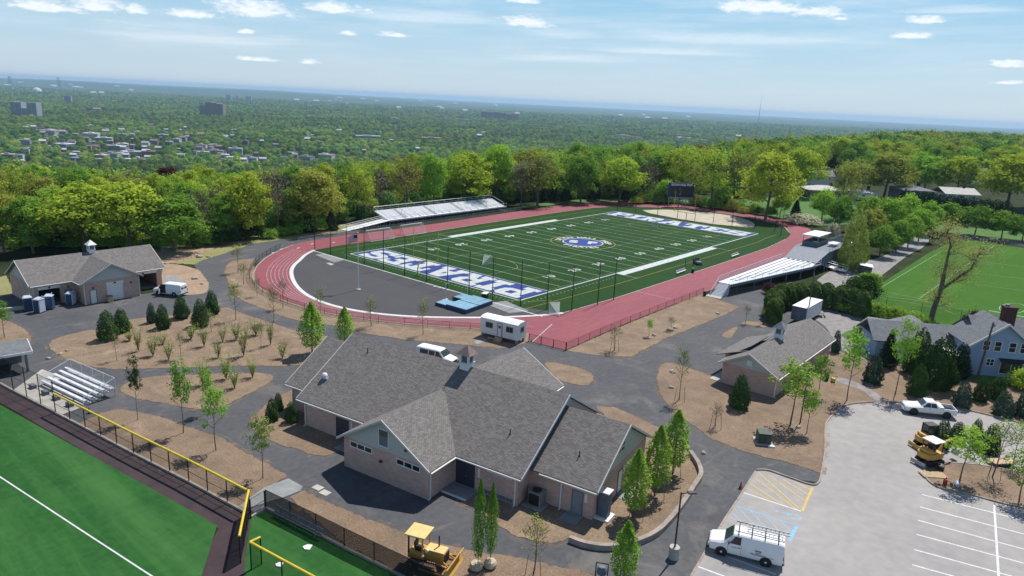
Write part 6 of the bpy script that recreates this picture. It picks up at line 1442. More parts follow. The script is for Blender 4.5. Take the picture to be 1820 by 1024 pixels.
# excavators
def excavator(px, py, rz, label, cab=True, s=1.0, boom=True):
    o = thing('mini_excavator', label, 'excavator', G(px, py), rz)
    for sy in (1, -1):
        b = MB(); b.prism([(-1.0, sy*.62-.2, .3), (-.85, sy*.62-.2, .56), (.85, sy*.62-.2, .56), (1.0, sy*.62-.2, .3), (.85, sy*.62-.2, .03), (-.85, sy*.62-.2, .03)], (0, .4, 0)); b.build('crawler_track', 'rubber', o, .03)
    b = MB(); b.tube((0, 0, .45), (0, 0, .72), .45, .45, 16); b.build('turntable', 'black', o)
    b = MB(); b.prism([(.75, -.75, .72), (.75, .75, .72), (-.6, .8, .72), (-1.1, .6, .72), (-1.25, 0, .72), (-1.1, -.6, .72), (-.6, -.8, .72)], (0, 0, .55)); b.prism([(-.3, -.7, 1.271), (-.3, .7, 1.271), (-.9, .6, 1.271), (-1.05, 0, 1.271), (-.9, -.6, 1.271)], (0, 0, .3)); b.build('body', 'cat_yellow', o, .06)
    if cab:
        b = MB(); b.box(-.3, .72, -.1, .72, 1.28, 2.3); b.build('cab', 'tint_glass', o)
        b = MB()
        for x in (-.3, .72):
            for y in (-.1, .72): b.box(x-.04, x+.04, y-.04, y+.04, 1.27, 2.32)
        b.build('cab_pillar', 'black', o); b = MB(); b.box(-.36, .78, -.16, .78, 2.32, 2.42); b.build('cab_roof', 'black', o, .03)
    else:
        b = MB(); b.box(-.2, .3, -.25, .3, 1.28, 1.6); b.box(-.3, -.18, -.25, .3, 1.6, 2.0); b.build('seat', 'black', o, .03)
        for x in (-.5, .6):
            for y in (-.6, .6): b = MB(); b.box(x-.03, x+.03, y-.03, y+.03, 1.27, 2.3); b.build('canopy_post', 'black', o)
        b = MB(); b.box(-.65, .75, -.72, .72, 2.3, 2.4); b.build('canopy', 'white_trim', o, .04)
    if boom:
        b = MB(); pts = [(.75, -.1, .95), (1.5, -.1, 2.0), (2.6, -.1, 2.15)]
        b.tube(pts[0], pts[1], .16, .14, 8); b.tube(pts[1], pts[2], .14, .11, 8); b.build('boom', 'cat_yellow', o)
        b = MB(); b.tube((2.5, -.1, 2.2), (3.2, -.1, 1.0), .1, .08, 8); b.build('stick', 'cat_yellow', o); b = MB(); b.prism([(3.1, -.35, 1.0), (3.5, -.35, .7), (3.3, -.35, .35), (2.9, -.35, .6)], (0, .5, 0)); b.build('bucket', 'steel', o)
        b = MB(); b.tube((.8, -.1, 1.2), (1.7, -.1, 1.75), .06, .06, 8); b.build('hydraulic_ram', 'steel', o)
    o.scale = (s, s, s); b = MB(); b.box(-1.55, -1.45, -.75, .75, .1, .5); b.tube((-1.45, .4, .3), (-.8, .4, .35), .05, .05, 6); b.tube((-1.45, -.4, .3), (-.8, -.4, .35), .05, .05, 6); b.build('dozer_blade', 'cat_yellow' if cab else 'steel', o)
    return o
dx = (G(1690, 805)-G(1640, 815)); ea = math.atan2(dx.y, dx.x)
excavator(1651, 823, ea, 'yellow mini excavator with a white canopy and raised boom beside the parking island', cab=False, s=1.12)
excavator(1647, 795, ea-.2, 'yellow mini excavator with a dark glazed cab partly behind a potted evergreen', cab=True, boom=False, s=1.1)
# office trailer
q0, a, L = heading((852, 592), (912, 607))
o = thing('office_trailer', 'small white site office trailer with dark windows beside the maroon track', 'trailer', G(853, 597), a)
L = 6.6; Wt = 2.5
b = MB(); b.box(0, L, 0, Wt, .62, 3.0); b.build('body', 'white_trim', o, .02)
b = MB(); P = [(0, -.03, 3.001), (0, Wt+.03, 3.001), (0, Wt*.75, 3.25), (0, Wt*.25, 3.25)]; b.prism([(-.05, y, z) for _, y, z in P], (L+.1, 0, 0)); b.build('roof', 'alu_white', o)
for x0b, x1b in ((1.0, 2.25), (4.6, 5.8)): window(o, 'y', 0, x0b, x1b, 1.65, 2.5, 2, ('grey_paint', 'glass'))
window(o, 'x', L, .8, 1.7, 1.65, 2.5, 1, ('grey_paint', 'glass'), out=1)
door(o, 'y', 0, 3.1, 3.9, .7, 2.65, 'white_trim'); window(o, 'y', -.04, 3.3, 3.7, 1.95, 2.35, 1, ('grey_paint', 'glass'))
for x in (2.6, 3.3):
    for y in (.15, Wt-.15): wheel(o, x+.2, y, .33)
b = MB()
for x in (.3, L-.3):
    for y in (.3, Wt-.3): b.box(x-.15, x+.15, y-.15, y+.15, 0, .62)
b.build('support', 'concrete_grey', o)
b = MB()
for k in range(3): b.box(3.0, 4.0, -.9+k*.28, -.62+k*.28, 0, .2+k*.18)
b.build('step', 'wood', o); b = MB(); b.box(2.1, 3.2, -1.0, -.8, .42, .5); b.box(2.1, 2.2, -1.0, -.8, 0, .42); b.box(3.1, 3.2, -1.0, -.8, 0, .42); b.build('platform', 'wood', o)
st(flat('plywood_sheet', GP([(841, 607), (858, 601), (866, 606), (848, 613)]), .05, 'concrete_grey'))
# cargo trailer / storage box behind the concession building
q0, a, L = heading((1409, 562), (1432, 566))
o = thing('box_trailer', 'white box trailer with a bright roof in front of the clipped evergreen hedge', 'trailer', (25.6, -39.4, 0), -math.pi/2)
Lb = 8.2
b = MB(); b.box(0, 2.5, 0, Lb, .55, 2.9); b.build('body', 'blue_grey', o, .04)
b = MB(); b.box(-.04, 2.54, -.04, Lb+.04, 2.903, 3.0); b.build('roof', 'white_trim', o, .04)
b = MB(); b.box(2.502, 2.53, .1, Lb-.1, .6, 2.85); b.build('side_panel', 'white_trim', o)
b = MB()
for x in (.02, 1.27): b.box(x+.04, x+1.2, -.03, -.002, .65, 2.8)
b.build('rear_door', 'blue_grey', o)
b = MB()
for x in (1.1, 1.4): b.box(x-.03, x+.03, -.06, -.03, .7, 2.75)
b.build('lock_bar', 'steel', o)
for y in (3.0, 3.8):
    for x in (.15, 2.35):
        b = MB(); b.tube((x-.1, y, .35), (x+.1, y, .35), .35, .35, 14); b.build('wheel', 'rubber', o)
b = MB(); b.tube((1.25, Lb, .5), (1.25, Lb+1.2, .45), .06, .06, 6); b.build('tow_bar', 'black', o)
# small storage shed and table by the road
o = thing('storage_shed', 'green storage box with a white roof beside the road at the pitch corner', 'shed', G(1537, 487), .3)
b = MB(); b.box(-1.6, 1.6, -1.2, 1.2, 0, 1.9); b.build('body', 'green_box', o, .03); b = MB(); b.prism([(-1.8, -1.4, 1.91), (1.8, -1.4, 1.91), (1.8, 1.4, 2.2), (-1.8, 1.4, 2.2)], (0, 0, .12)); b.build('roof', 'white_trim', o)
b = MB(); b.box(-.5, .5, -1.24, -1.2, .05, 1.75); b.build('door', 'black', o)
o = thing('picnic_table', 'weathered picnic table behind the long grey roof near the hedge', 'table', G(1458, 562), .4)
b = MB(); b.box(-.9, .9, -.4, .4, .7, .76); b.build('table_top', 'gravel', o); b = MB()
for s in (-.75, .75): b.box(-.9, .9, s-.13, s+.13, .42, .46)
b.build('seat', 'gravel', o); b = MB()
for x in (-.6, .6):
    for s in (-1, 1): b.tube((x, s*.7, 0), (x, s*.2, .7), .04, .04, 6)
b.build('leg', 'steel', o)
# portable toilets
def toilet(px, py, rz, label, side='toilet_white', front='toilet_blue', h=2.25):
    o = thing('portable_toilet', label, 'toilet', G(px, py), rz)
    b = MB(); b.box(-.55, .55, -.58, .58, .1, h-.2); b.build('cabin', side, o, .04)
    b = MB(); b.box(-.42, .42, -.63, -.582, .15, h-.28); d = b.build('door', front, o); b = MB(); b.box(.28, .36, -.67, -.632, .95, 1.1); b.build('handle', 'black', d)
    b = MB(); b.prism([(-.6, -.63, h-.198), (.6, -.63, h-.198), (.6, .63, h-.198), (-.6, .63, h-.198)], (0, 0, .08)); b.prism([(-.5, -.52, h-.117), (.5, -.52, h-.117), (.42, .42, h+.05), (-.42, .42, h+.05)], (0, 0, .05)); b.build('roof', 'toilet_white', o, .03)
    b = MB(); b.tube((.35, .4, h-.1), (.35, .4, h+.3), .06, .06, 8); b.build('vent_pipe', 'toilet_white', o)
    b = MB(); b.box(-.58, .58, -.66, .66, 0, .1); b.build('skid', 'black', o)
toilet(51, 552, -.2, 'dark blue portable toilet with a pale roof at the left of the row', 'toilet_blue', 'mat_navy')
toilet(71, 555, -1.0, 'white sided portable toilet with a dark door standing in front of the blue ones', 'toilet_white', 'mat_navy')
toilet(89, 549, -.6, 'blue portable toilet with a white roof beside the open garage bay', 'toilet_blue', 'toilet_blue')
toilet(127, 541, -.8, 'white portable toilet standing alone by the inner corner of the equipment building', 'toilet_white', 'toilet_blue', 2.0)
o = thing('water_tank', 'pale water tank lying behind the portable toilets', 'tank', G(68, 541)); b = MB(); b.tube((-.6, 0, .6), (.6, 0, .6), .5, .5, 14); b.build('drum', 'toilet_white', o); b = MB(); b.box(-.5, .5, -.4, .4, 0, .15); b.build('cradle', 'steel', o)
b = MB(); b.box(-2.2, 2.2, -.25, .25, 0, .5); q = b.build('concrete_barrier', 'concrete', None, .05, loc=G(20, 552)); q.rotation_euler = (0, 0, HA*0+math.atan2((G(45, 548)-G(0, 552)).y, (G(45, 548)-G(0, 552)).x)); tag(q, 'low white concrete barrier left of the portable toilets', 'barrier')
o = thing('planter_bin', 'brown square bin standing before the white roller door', 'bin', G(196, 537)); b = MB(); b.box(-.35, .35, -.35, .35, 0, 1.0); b.build('body', 'wood', o, .03); b = MB(); b.box(-.4, .4, -.4, .4, 1.003, 1.08); b.build('lid', 'black', o, .02)
# ------------------------------------------------------------------ lamps, boxes, small things
def lamp(p, h, label, head=1.0, base=True, hz=0.0):
    o = thing('street_lamp', label, 'lamp post', p, hz)
    if base: b = MB(); b.lathe([(.4, 0), (.42, .05), (.42, 1.0), (.4, 1.04)], (0, 0, 0), 20); b.build('base', 'concrete', o)
    b = MB(); b.tube((0, 0, 1.0 if base else 0), (0, 0, h), .075, .06, 10); b.build('pole', 'black', o)
    b = MB(); b.tube((0, 0, h-.15), (.6, 0, h-.05), .04, .04, 6); b.build('arm', 'black', o)
    b = MB(); b.prism([(.5, -.2, h-.1), (1.2, -.16, h-.1), (1.25, 0, h-.1), (1.2, .16, h-.1), (.5, .2, h-.1)], (0, 0, .14)); hd = b.build('lamp_head', 'black', o, .03)
    b = MB(); b.box(.6, 1.15, -.13, .13, h-.115, h-.101); b.build('lens', 'concrete_grey', hd)
dvl = G(1232, 985)-G(1197, 985)
lamp(G(1197, 992), 5.9, 'black lamp post on a white concrete base beside the lower driveway', hz=math.atan2(dvl.y, dvl.x))
lamp(G(1422, 752), 5.2, 'lamp post with pale heads among the young trees by the concession building', base=False, hz=.5)
o = thing('utility_pole', 'thin dark pole standing behind the long grey roof before the box trailer', 'pole', G(1433, 575)); b = MB(); b.tube((0, 0, 0), (0, 0, 9.0), .11, .08, 8); b.build('shaft', 'bark', o); b = MB(); b.box(-.4, .4, -.05, .05, 8.4, 8.5); b.build('cross_arm', 'bark', o)
o = thing('utility_pole', 'dark wooden utility pole leaning in front of the blue house', 'pole', G(1737, 672)); b = MB(); b.tube((0, 0, 0), (.5, -.35, 8.2), .16, .11, 8); b.build('shaft', 'bark', o); b = MB(); b.tube((.5, -.35, 7.6), (.5, -.62, 7.9), .16, .16, 8); b.build('transformer', 'grey_paint', o)
def wire(a, b_, sag, label):
    m = MB(); P = []
    for i in range(13):
        t = i/12; q = Vector(a)*(1-t)+Vector(b_)*t; q.z -= sag*4*t*(1-t); P.append(q)
    m.path(P, .018, 4); o = m.build('overhead_wire', 'grey_paint'); tag(o, label, 'wire')
up = G(1737, 672)
wire(up+Vector((.45, -.3, 7)), up+Vector((-4, -14, 5.2)), .4, 'thin wire running right from the pole before the blue house')
wire(G(1433, 575)+Vector((0, 0, 8.4)), G(1530, 585)+Vector((0, 0, 4)), .8, 'thin wire from the pole behind the grey roof down to the garage')
q = G(1356, 786)
o = thing('transformer_box', 'dark green utility transformer box on a pale pad in the mulch', 'utility box', q, -1.0)
b = MB(); b.box(-.95, .95, -.95, .95, 0, .14); b.build('pad', 'concrete', o)
b = MB(); b.box(-.7, .7, -.7, .7, .14, 1.15); b.prism([(-.7, -.7, 1.151), (.7, -.7, 1.151), (.7, .7, 1.151), (-.7, .7, 1.151)], (0, .0, .14)); b.build('cabinet', 'green_box', o, .04)
b = MB(); b.box(-.01, .01, -.715, -.7, .2, 1.1); b.box(.05, .12, -.73, -.7, .6, .75); b.build('door_seam', 'black', o)
b = MB(); b.box(.3, 1.0, -1.25, -.97, 0, .2); b.build('cable_box', 'white_trim', o)
def cone(px, py, label):
    o = thing('traffic_cone', label, 'cone', G(px, py)); b = MB(); b.box(-.2, .2, -.2, .2, 0, .04); b.build('foot', 'black', o); b = MB(); b.lathe([(.15, .04), (.03, .72), (.02, .73)], (0, 0, 0), 14); b.build('shell', 'red', o); b = MB(); b.lathe([(.115, .28), (.085, .42), (.08, .42)], (0, 0, 0), 14); b.build('band', 'orange', o)
cone(1316, 868, 'small red traffic cone at the parking lot edge left of the hatched bay'); cone(159, 735, 'orange traffic cone by the end of the bleacher slab')
o = thing('plate_compactor', 'yellow plate compactor standing on the mulch by the footpath', 'compactor', G(1480, 679), .6); b = MB(); b.box(-.35, .35, -.25, .25, 0, .1); b.build('base_plate', 'steel', o); b = MB(); b.box(-.3, .25, -.22, .22, .1, .6); b.build('engine', 'yellow_pipe', o, .04); b = MB(); b.tube((-.25, -.2, .5), (-.8, -.2, 1.1), .025, .025, 6); b.tube((-.25, .2, .5), (-.8, .2, 1.1), .025, .025, 6); b.tube((-.8, -.2, 1.1), (-.8, .2, 1.1), .025, .025, 6); b.build('handle', 'black', o)
def rock(px, py, r, label, seed, group=None):
    rnd = random.Random(seed); bm = bmesh.new(); bmesh.ops.create_icosphere(bm, subdivisions=2, radius=1)
    for v in bm.verts:
        k = rnd.uniform(.82, 1.12); v.co = Vector((v.co.x*r*k, v.co.y*r*.75*k, max(-.1, v.co.z*r*.55*k)))
    me = bpy.data.meshes.new('boulder'); bm.to_mesh(me); bm.free(); me.materials.append(MT['stone'])
    o = bpy.data.objects.new('boulder', me); col.objects.link(o); o.location = G(px, py)+Vector((0, 0, .1)); o.rotation_euler = (0, 0, seed); tag(o, label, 'boulder', group)
for i, (px, py, r, lab) in enumerate([(1152, 602, .5, 'pale boulder at the foot of the small leafy sapling in the upper mulch bed'), (1162, 597, .45, 'pale boulder right of the one by the small sapling'), (1191, 588, .65, 'broad pale boulder of the pair by the upper road edge'), (1200, 583, .5, 'smaller pale boulder behind the broad one by the upper road'), (1276, 558, .45, 'flat pale stone near the end of the upper mulch bed'),
    (1193, 690, .4, 'white stone lying on the mulch right of the road junction'), (1568, 607, .6, 'pale boulder on the gravel drive by the garage'), (1195, 662, .55, 'dark hollowed stone at the upper left of the right mulch bed'), (1479, 650, .4, 'small stone on the mulch behind the concession building'), (1418, 760, .4, 'stone at the foot of the yellow-green tree by the parking lot'), (108, 630, .35, 'white stone at the edge of the large left bed, nearer the bleachers'), (119, 624, .3, 'white stone at the edge of the large left bed, farther from the bleachers'), (86, 638, .3, 'white stone on the asphalt left of the large bed'), (1250, 806, .3, 'flat white stone by the lower mulch corner'), (617, 803, .35, 'small white block at the corner of the front gable'), (346, 496, .7, 'dark mound of stone on the bare soil by the equipment building'), (360, 505, .5, 'grey rubble pile on the bare soil'), (355, 457, .9, 'heap of white bags by the path to the woods'), (370, 457, .5, 'small pale heap right of the white bags')]): rock(px, py, r, lab, i)
o = thing('timber_stack', 'pale timber boards lying on the parking island', 'timber', G(1658, 846), -.9); b = MB()
for k in range(5): b.box(-1.2, 1.2, -.6+k*.25, -.4+k*.25, .1, .18)
b.build('board', 'wood', o)
o = thing('cardboard_box', 'black box lying on the parking island by the timber', 'box', G(1671, 836)); b = MB(); b.box(-.35, .35, -.3, .3, .1, .6); b.build('carton', 'black', o, .02); b = MB(); b.box(-.35, .35, -.05, .05, .601, .61); b.build('tape', 'grey_paint', o)
o = thing('fuel_can', 'red fuel can at the kerb of the parking island', 'can', G(1679, 862)); b = MB(); b.box(-.25, .25, -.18, .18, .12, .6); b.build('body', 'red', o, .05); b = MB(); b.tube((.1, 0, .6), (.25, 0, .78), .04, .03, 6); b.build('spout', 'black', o)
o = thing('water_bottle', 'pale blue plastic drum lying at the island kerb', 'drum', G(1702, 866)); b = MB(); b.tube((-.4, 0, .3), (.4, .2, .4), .18, .18, 12); b.build('drum', 'toilet_white', o); b = MB(); b.tube((.4, .2, .4), (.5, .25, .42), .06, .06, 8); b.build('stopper', 'black', o)
o = thing('water_barrel', 'dark green barrel beside the yellow compactor', 'barrel', G(1468, 676)); b = MB(); b.lathe([(.28, 0), (.32, .3), (.32, .7), (.28, 1.0)], (0, 0, 0), 14); b.build('barrel', 'green_box', o); b = MB(); b.lathe([(.25, 1.0), (.25, 1.05)], (0, 0, 0), 14); b.build('lid', 'black', o)
o = thing('concrete_mixer', 'small black framed machine at the lower edge between the young trees', 'machine', G(1068, 1032), .5); b = MB()
for s in (-.45, .45):
    b.tube((-.5, s, 0), (0, s, 1.5), .04, .04, 6); b.tube((.5, s, 0), (0, s, 1.5), .04, .04, 6); b.tube((-.5, s, 0), (.5, s, 0), .04, .04, 6)
b.tube((0, -.45, 1.5), (0, .45, 1.5), .04, .04, 6); b.build('frame', 'black', o); b = MB(); b.lathe([(.2, .5), (.38, .7), (.38, .95), (.25, 1.2)], (0, 0, 0), 14); b.build('drum', 'blue_grey', o)
# excavator bits under the island trees: a yellow trailer deck
o = thing('flatbed_trailer', 'pale flatbed trailer half hidden behind the island trees', 'trailer', G(1780, 826), -.7); o.scale = (.75, .75, .75); b = MB(); b.box(-1.8, 1.8, -.8, .8, .5, .62); b.build('deck', 'wood', o); b = MB(); b.tube((1.8, 0, .5), (2.9, 0, .45), .06, .06, 6); b.build('tow_bar', 'cat_yellow', o)
for x in (-.5, .4):
    for y in (-.9, .9): b = MB(); b.tube((x, y-.1, .32), (x, y+.1, .32), .32, .32, 14); b.build('wheel', 'rubber', o)
# stick-on field cart and two people
o = thing('utility_cart', 'dark low utility cart on the sideline beside two people', 'cart', G(1240, 470), .8)
b = MB(); b.box(-1.1, 1.1, -.6, .6, .3, .75); b.build('body', 'blue_grey', o, .05); b = MB(); b.box(-1.0, .1, -.55, .55, .755, .82); b.build('tray', 'grey_paint', o)
b = MB(); b.box(.2, .6, -.5, .5, .76, 1.0); b.box(.6, .7, -.5, .5, .76, 1.3); b.build('seat', 'black', o)
for x in (-.7, .7):
    for y in (-.6, .6): b = MB(); b.tube((x, y-.09, .25), (x, y+.09, .25), .25, .25, 12); b.build('wheel', 'rubber', o)
def person(p, rz, label, shirt, pants, pose=0):
    J = {'pel': (0, 0, .95), 'ch': (.02*pose, 0, 1.28), 'nk': (.05*pose, 0, 1.48), 'hd': (.08*pose, 0, 1.62), 'top': (.08*pose, 0, 1.74)}
    V = [(0, 0, .95), (.02, 0, 1.15), (.03, 0, 1.35), (.04, 0, 1.48), (.05, 0, 1.58), (.05, 0, 1.7)]; R_ = [.13, .12, .14, .06, .085, .08]
    E = [(0, 1), (1, 2), (2, 3), (3, 4), (4, 5)]
    for s in (1, -1):
        b = len(V); V += [(0, s*.1, .88), (.03+.1*s*pose*.5, s*.11, .5), (0+.12*s*pose*.5, s*.11, .09), (.14+.12*s*pose*.5, s*.12, .04)]; R_ += [.09, .065, .045, .04]; E += [(0, b), (b, b+1), (b+1, b+2), (b+2, b+3)]
        b = len(V); V += [(.03, s*.2, 1.4), (.06+.1*pose, s*.27, 1.14), (.2+.12*pose, s*.22, .95), (.27+.12*pose, s*.2, .9)]; R_ += [.06, .045, .035, .04]; E += [(2, b), (b, b+1), (b+1, b+2), (b+2, b+3)]
    me = bpy.data.meshes.new('person'); me.from_pydata(V, E, []); t = bpy.data.objects.new('person', me); col.objects.link(t)
    sk = t.modifiers.new('skin', 'SKIN'); t.modifiers.new('sub', 'SUBSURF').levels = 1
    for i, r in enumerate(R_): me.skin_vertices[0].data[i].radius = (r, r)
    me.skin_vertices[0].data[0].use_root = True
    bpy.context.view_layer.update()
    m2 = bpy.data.meshes.new_from_object(t.evaluated_get(bpy.context.evaluated_depsgraph_get())); bpy.data.objects.remove(t); m2.materials.clear()
    for k in ('skin', shirt, pants, 'black'): m2.materials.append(MT[k])
    for f in m2.polygons:
        z = f.center.z; y = abs(f.center.y)
        f.material_index = 3 if z < .1 else 2 if z < .96 and y < .19 else 0 if z > 1.49 or (z < 1.16 and y > .19) else 1
    o = bpy.data.objects.new('person', m2); col.objects.link(o); o.location = p; o.rotation_euler = (0, 0, rz); tag(o, label, 'person')
    b = MB(); b.lathe([(.095, 1.66), (.1, 1.72), (.07, 1.79), (.02, 1.8)], (.045, 0, 0), 12); b.build('hair', 'hair', o, smooth=True)
    b = MB(); b.tube((.12, 0, 1.63), (.155, 0, 1.61), .02, .015, 6); b.build('nose', 'skin', o)
person(G(1218, 474), 2.4, 'person in light blue clothing walking on the sideline left of the cart', 'cloth_blue', 'cloth_blue', .6)
person(G(1232, 472), 1.2, 'person in dark clothing standing at the cart on the sideline', 'cloth_dark', 'black', .2)
# ------------------------------------------------------------------ plants
def leaf_obj_mesh(name, C, Nn, S, m, asp=.62, seed=0):
    rng = np.random.default_rng(seed); n = len(C)
    Nn = Nn/np.maximum(np.linalg.norm(Nn, axis=1, keepdims=True), 1e-6)
    T = rng.normal(size=(n, 3)); T -= Nn*np.sum(T*Nn, axis=1, keepdims=True); T /= np.maximum(np.linalg.norm(T, axis=1, keepdims=True), 1e-6)
    Bt = np.cross(Nn, T); S = np.asarray(S).reshape(-1, 1)
    V = np.stack([C-T*S, C+Bt*S*asp, C+T*S, C-Bt*S*asp], axis=1).reshape(-1, 3)
    me = bpy.data.meshes.new(name); me.vertices.add(4*n); me.vertices.foreach_set('co', V.astype(np.float32).ravel())
    me.loops.add(4*n); me.loops.foreach_set('vertex_index', np.arange(4*n, dtype=np.int32)); me.polygons.add(n)
    me.polygons.foreach_set('loop_start', np.arange(0, 4*n, 4, dtype=np.int32)); me.polygons.foreach_set('loop_total', np.full(n, 4, dtype=np.int32))
    me.update(); me.validate(); me.materials.append(MT[m]); return me
def crown_pts(seed, H, zc, rx, rz, ncl, per, spread, hollow=.45, top=1.0, lump=.25):
    rng = np.random.default_rng(seed); C = []; Nn = []
    ph = rng.uniform(0, 6.28, 6)
    for k in range(ncl):
        d = rng.normal(size=3); d /= np.linalg.norm(d); d[2] = d[2] if d[2] > -.75 else -d[2]
        r = hollow+(1-hollow)*rng.random()**.55
        az = math.atan2(d[1], d[0]); r *= 1+lump*math.sin(2*az+ph[0])*math.sin(3*d[2]+ph[1])+lump*.6*math.sin(5*az+ph[2]+4*d[2])
        c = np.array([d[0]*rx*r, d[1]*rx*r, zc+d[2]*rz*r*(top if d[2] > 0 else 1)])
        s = spread*rng.uniform(.6, 1.25)
        q = rng.normal(size=(per, 3))*np.array([s, s, s*.6]); C.append(c+q)
        out = np.array([d[0], d[1], d[2]*.6+.6])*.55; Nn.append(out+(q/s)*np.array([.55, .55, .9])+rng.normal(size=(per, 3))*.4)
    C = np.concatenate(C); Nn = np.concatenate(Nn); ok = C[:, 2] > .4; return C[ok], Nn[ok]
def trunk_mb(seed, H, th, r0, rx, nl=9, lean=.04, up=.75):
    rnd = random.Random(seed); b = MB(); P = []; z = 0; x = y = 0; n = 6
    for i in range(n+1): P.append(Vector((x, y, H*.86*i/n))); x += rnd.uniform(-lean, lean)*H/n*2; y += rnd.uniform(-lean, lean)*H/n*2
    for i in range(n): b.tube(P[i], P[i+1], r0*(1-i/(n+.5)), r0*(1-(i+1)/(n+.5)), 7, cap=False)
    for k in range(nl):
        t = th/H+(.84-th/H)*(k+.5)/nl; i = min(n-1, int(t/.86*n)); p = P[i].lerp(P[i+1], min(1, t/.86*n-i)); a = k*2.4+rnd.uniform(-.4, .4)
        L = rx*rnd.uniform(.6, .95)*(1-.35*max(0, t-.5)*2); q1 = p+Vector((math.cos(a)*L*.5, math.sin(a)*L*.5, L*up*.5)); q2 = p+Vector((math.cos(a+.2)*L, math.sin(a+.2)*L, L*up*1.05))
        rr = r0*(1-t)*.5+.01*H/10; b.tube(p, q1, rr, rr*.7, 5, cap=False); b.tube(q1, q2, rr*.7, rr*.2, 5, cap=False)
        for s in (-.6, .6): b.tube(q1, q1+Vector((math.cos(a+s)*L*.45, math.sin(a+s)*L*.45, L*.4)), rr*.5, rr*.12, 4, cap=False)
    return b
def bare_twigs(b, seed, zc, rx, rz, n, L, r):
    rnd = random.Random(seed)
    for k in range(n):
        d = Vector((rnd.gauss(0, 1), rnd.gauss(0, 1), rnd.gauss(0, 1))).normalized(); d.z = abs(d.z)*.9-.2; f = rnd.uniform(.3, .9)
        p = Vector((d.x*rx*f, d.y*rx*f, zc+d.z*rz*f)); e = Vector((d.x, d.y, abs(d.z)+.6)).normalized(); q = p+e*L*rnd.uniform(.6, 1.1)
        b.tube(p-e*L*.3, q, r, r*.3, 3, cap=False)
        for s in (-1, 1): b.tube(p+e*L*.2, p+e*L*.2+(e+Vector((rnd.uniform(-.8, .8), rnd.uniform(-.8, .8), rnd.uniform(0, .6)))).normalized()*L*.55, r*.6, r*.2, 3, cap=False)
PROTO = {}
def proto(key, trunk, crown_me, tm='bark'):
    tme = None
    if trunk:
        o = trunk.build('trunk', tm); tme = o.data; bpy.data.objects.remove(o)
    PROTO[key] = (tme, crown_me)
def cone_pts(seed, H, r, z0, n, tiers=0, droop=.3, pw=.85):
    rng = np.random.default_rng(seed); u = rng.random(n); h = 1-np.sqrt(u)*.999 if tiers == 0 else 1-u**.55
    a = rng.uniform(0, 6.283, n); rr = (1-h)**pw*(1 if tiers else np.minimum(1, .62+h*2.2))
    lump = 1+.12*np.sin(a*3+h*9+seed)+.1*np.sin(a*7-h*17)
    if tiers: lump *= .72+.36*np.abs(np.sin(h*tiers*math.pi+.35*np.sin(a*5)))
    f = .62+.38*rng.random(n)**.5
    R_ = r*rr*lump*f+.03*r
    C = np.stack([R_*np.cos(a), R_*np.sin(a), z0+(H-z0)*h], axis=1); N_ = np.stack([np.cos(a), np.sin(a), np.full(n, .55)], axis=1)+rng.normal(size=(n, 3))*.5; return C, N_
for i in range(5):
    C, N_ = crown_pts(20+i, 18, 10.2, 5.0+.25*i, 7.2, 100, 80, .95, .45, lump=.2); proto('wood%d' % i, trunk_mb(i, 18, 4, .34, 5, 10), leaf_obj_mesh('crown', C, N_, np.random.default_rng(i).uniform(.2, .42, len(C)), 'leaf'))
for i in range(3):
    C, N_ = crown_pts(40+i, 18, 10.4, 4.6, 6.8, 80, 26, 1.0, .35, lump=.3); t = trunk_mb(50+i, 18, 4, .32, 5, 13); bare_twigs(t, i, 11, 4.6, 6.2, 110, 1.9, .06); proto('sparse%d' % i, t, leaf_obj_mesh('crown', C, N_, np.random.default_rng(i).uniform(.2, .36, len(C)), 'leaf'))
for i in range(2):
    C, N_ = crown_pts(60+i, 18, 11, 4.4, 6.0, 44, 8, 1.0, .35, lump=.3); t = trunk_mb(70+i, 18, 4, .3, 5, 14); bare_twigs(t, 9+i, 11, 4.4, 6.2, 190, 1.8, .055); proto('bare%d' % i, t, leaf_obj_mesh('crown', C, N_, np.random.default_rng(i).uniform(.16, .3, len(C)), 'leaf'))
for i in range(3):
    C, N_ = crown_pts(80+i, 8, 4.9, 2.9, 3.0, 80, 60, .52, .5, lump=.14); proto('round%d' % i, trunk_mb(80+i, 8, 1.7, .17, 2.6, 8), leaf_obj_mesh('crown', C, N_, np.random.default_rng(i).uniform(.15, .28, len(C)), 'leaf_fine'))
for i in range(4):
    C, N_ = crown_pts(90+i, 5, 3.35, 1.05+.12*(i % 2), 1.55, 46, 26, .24, .3, lump=.3); proto('sapling%d' % i, trunk_mb(90+i, 5, 1.6, .055, 1.1, 10), leaf_obj_mesh('crown', C, N_, np.random.default_rng(i).uniform(.06, .125, len(C)), 'leaf_fine'))
for i in range(3):
    C, N_ = crown_pts(110+i, 5, 3.2, .95, 1.6, 30, 13, .22, .3, lump=.35); t = trunk_mb(110+i, 5, 1.4, .05, 1.0, 14); bare_twigs(t, i, 3.1, .9, 1.5, 50, .55, .012); proto('thin%d' % i, t, leaf_obj_mesh('crown', C, N_, np.random.default_rng(i).uniform(.045, .09, len(C)), 'leaf_fine'))
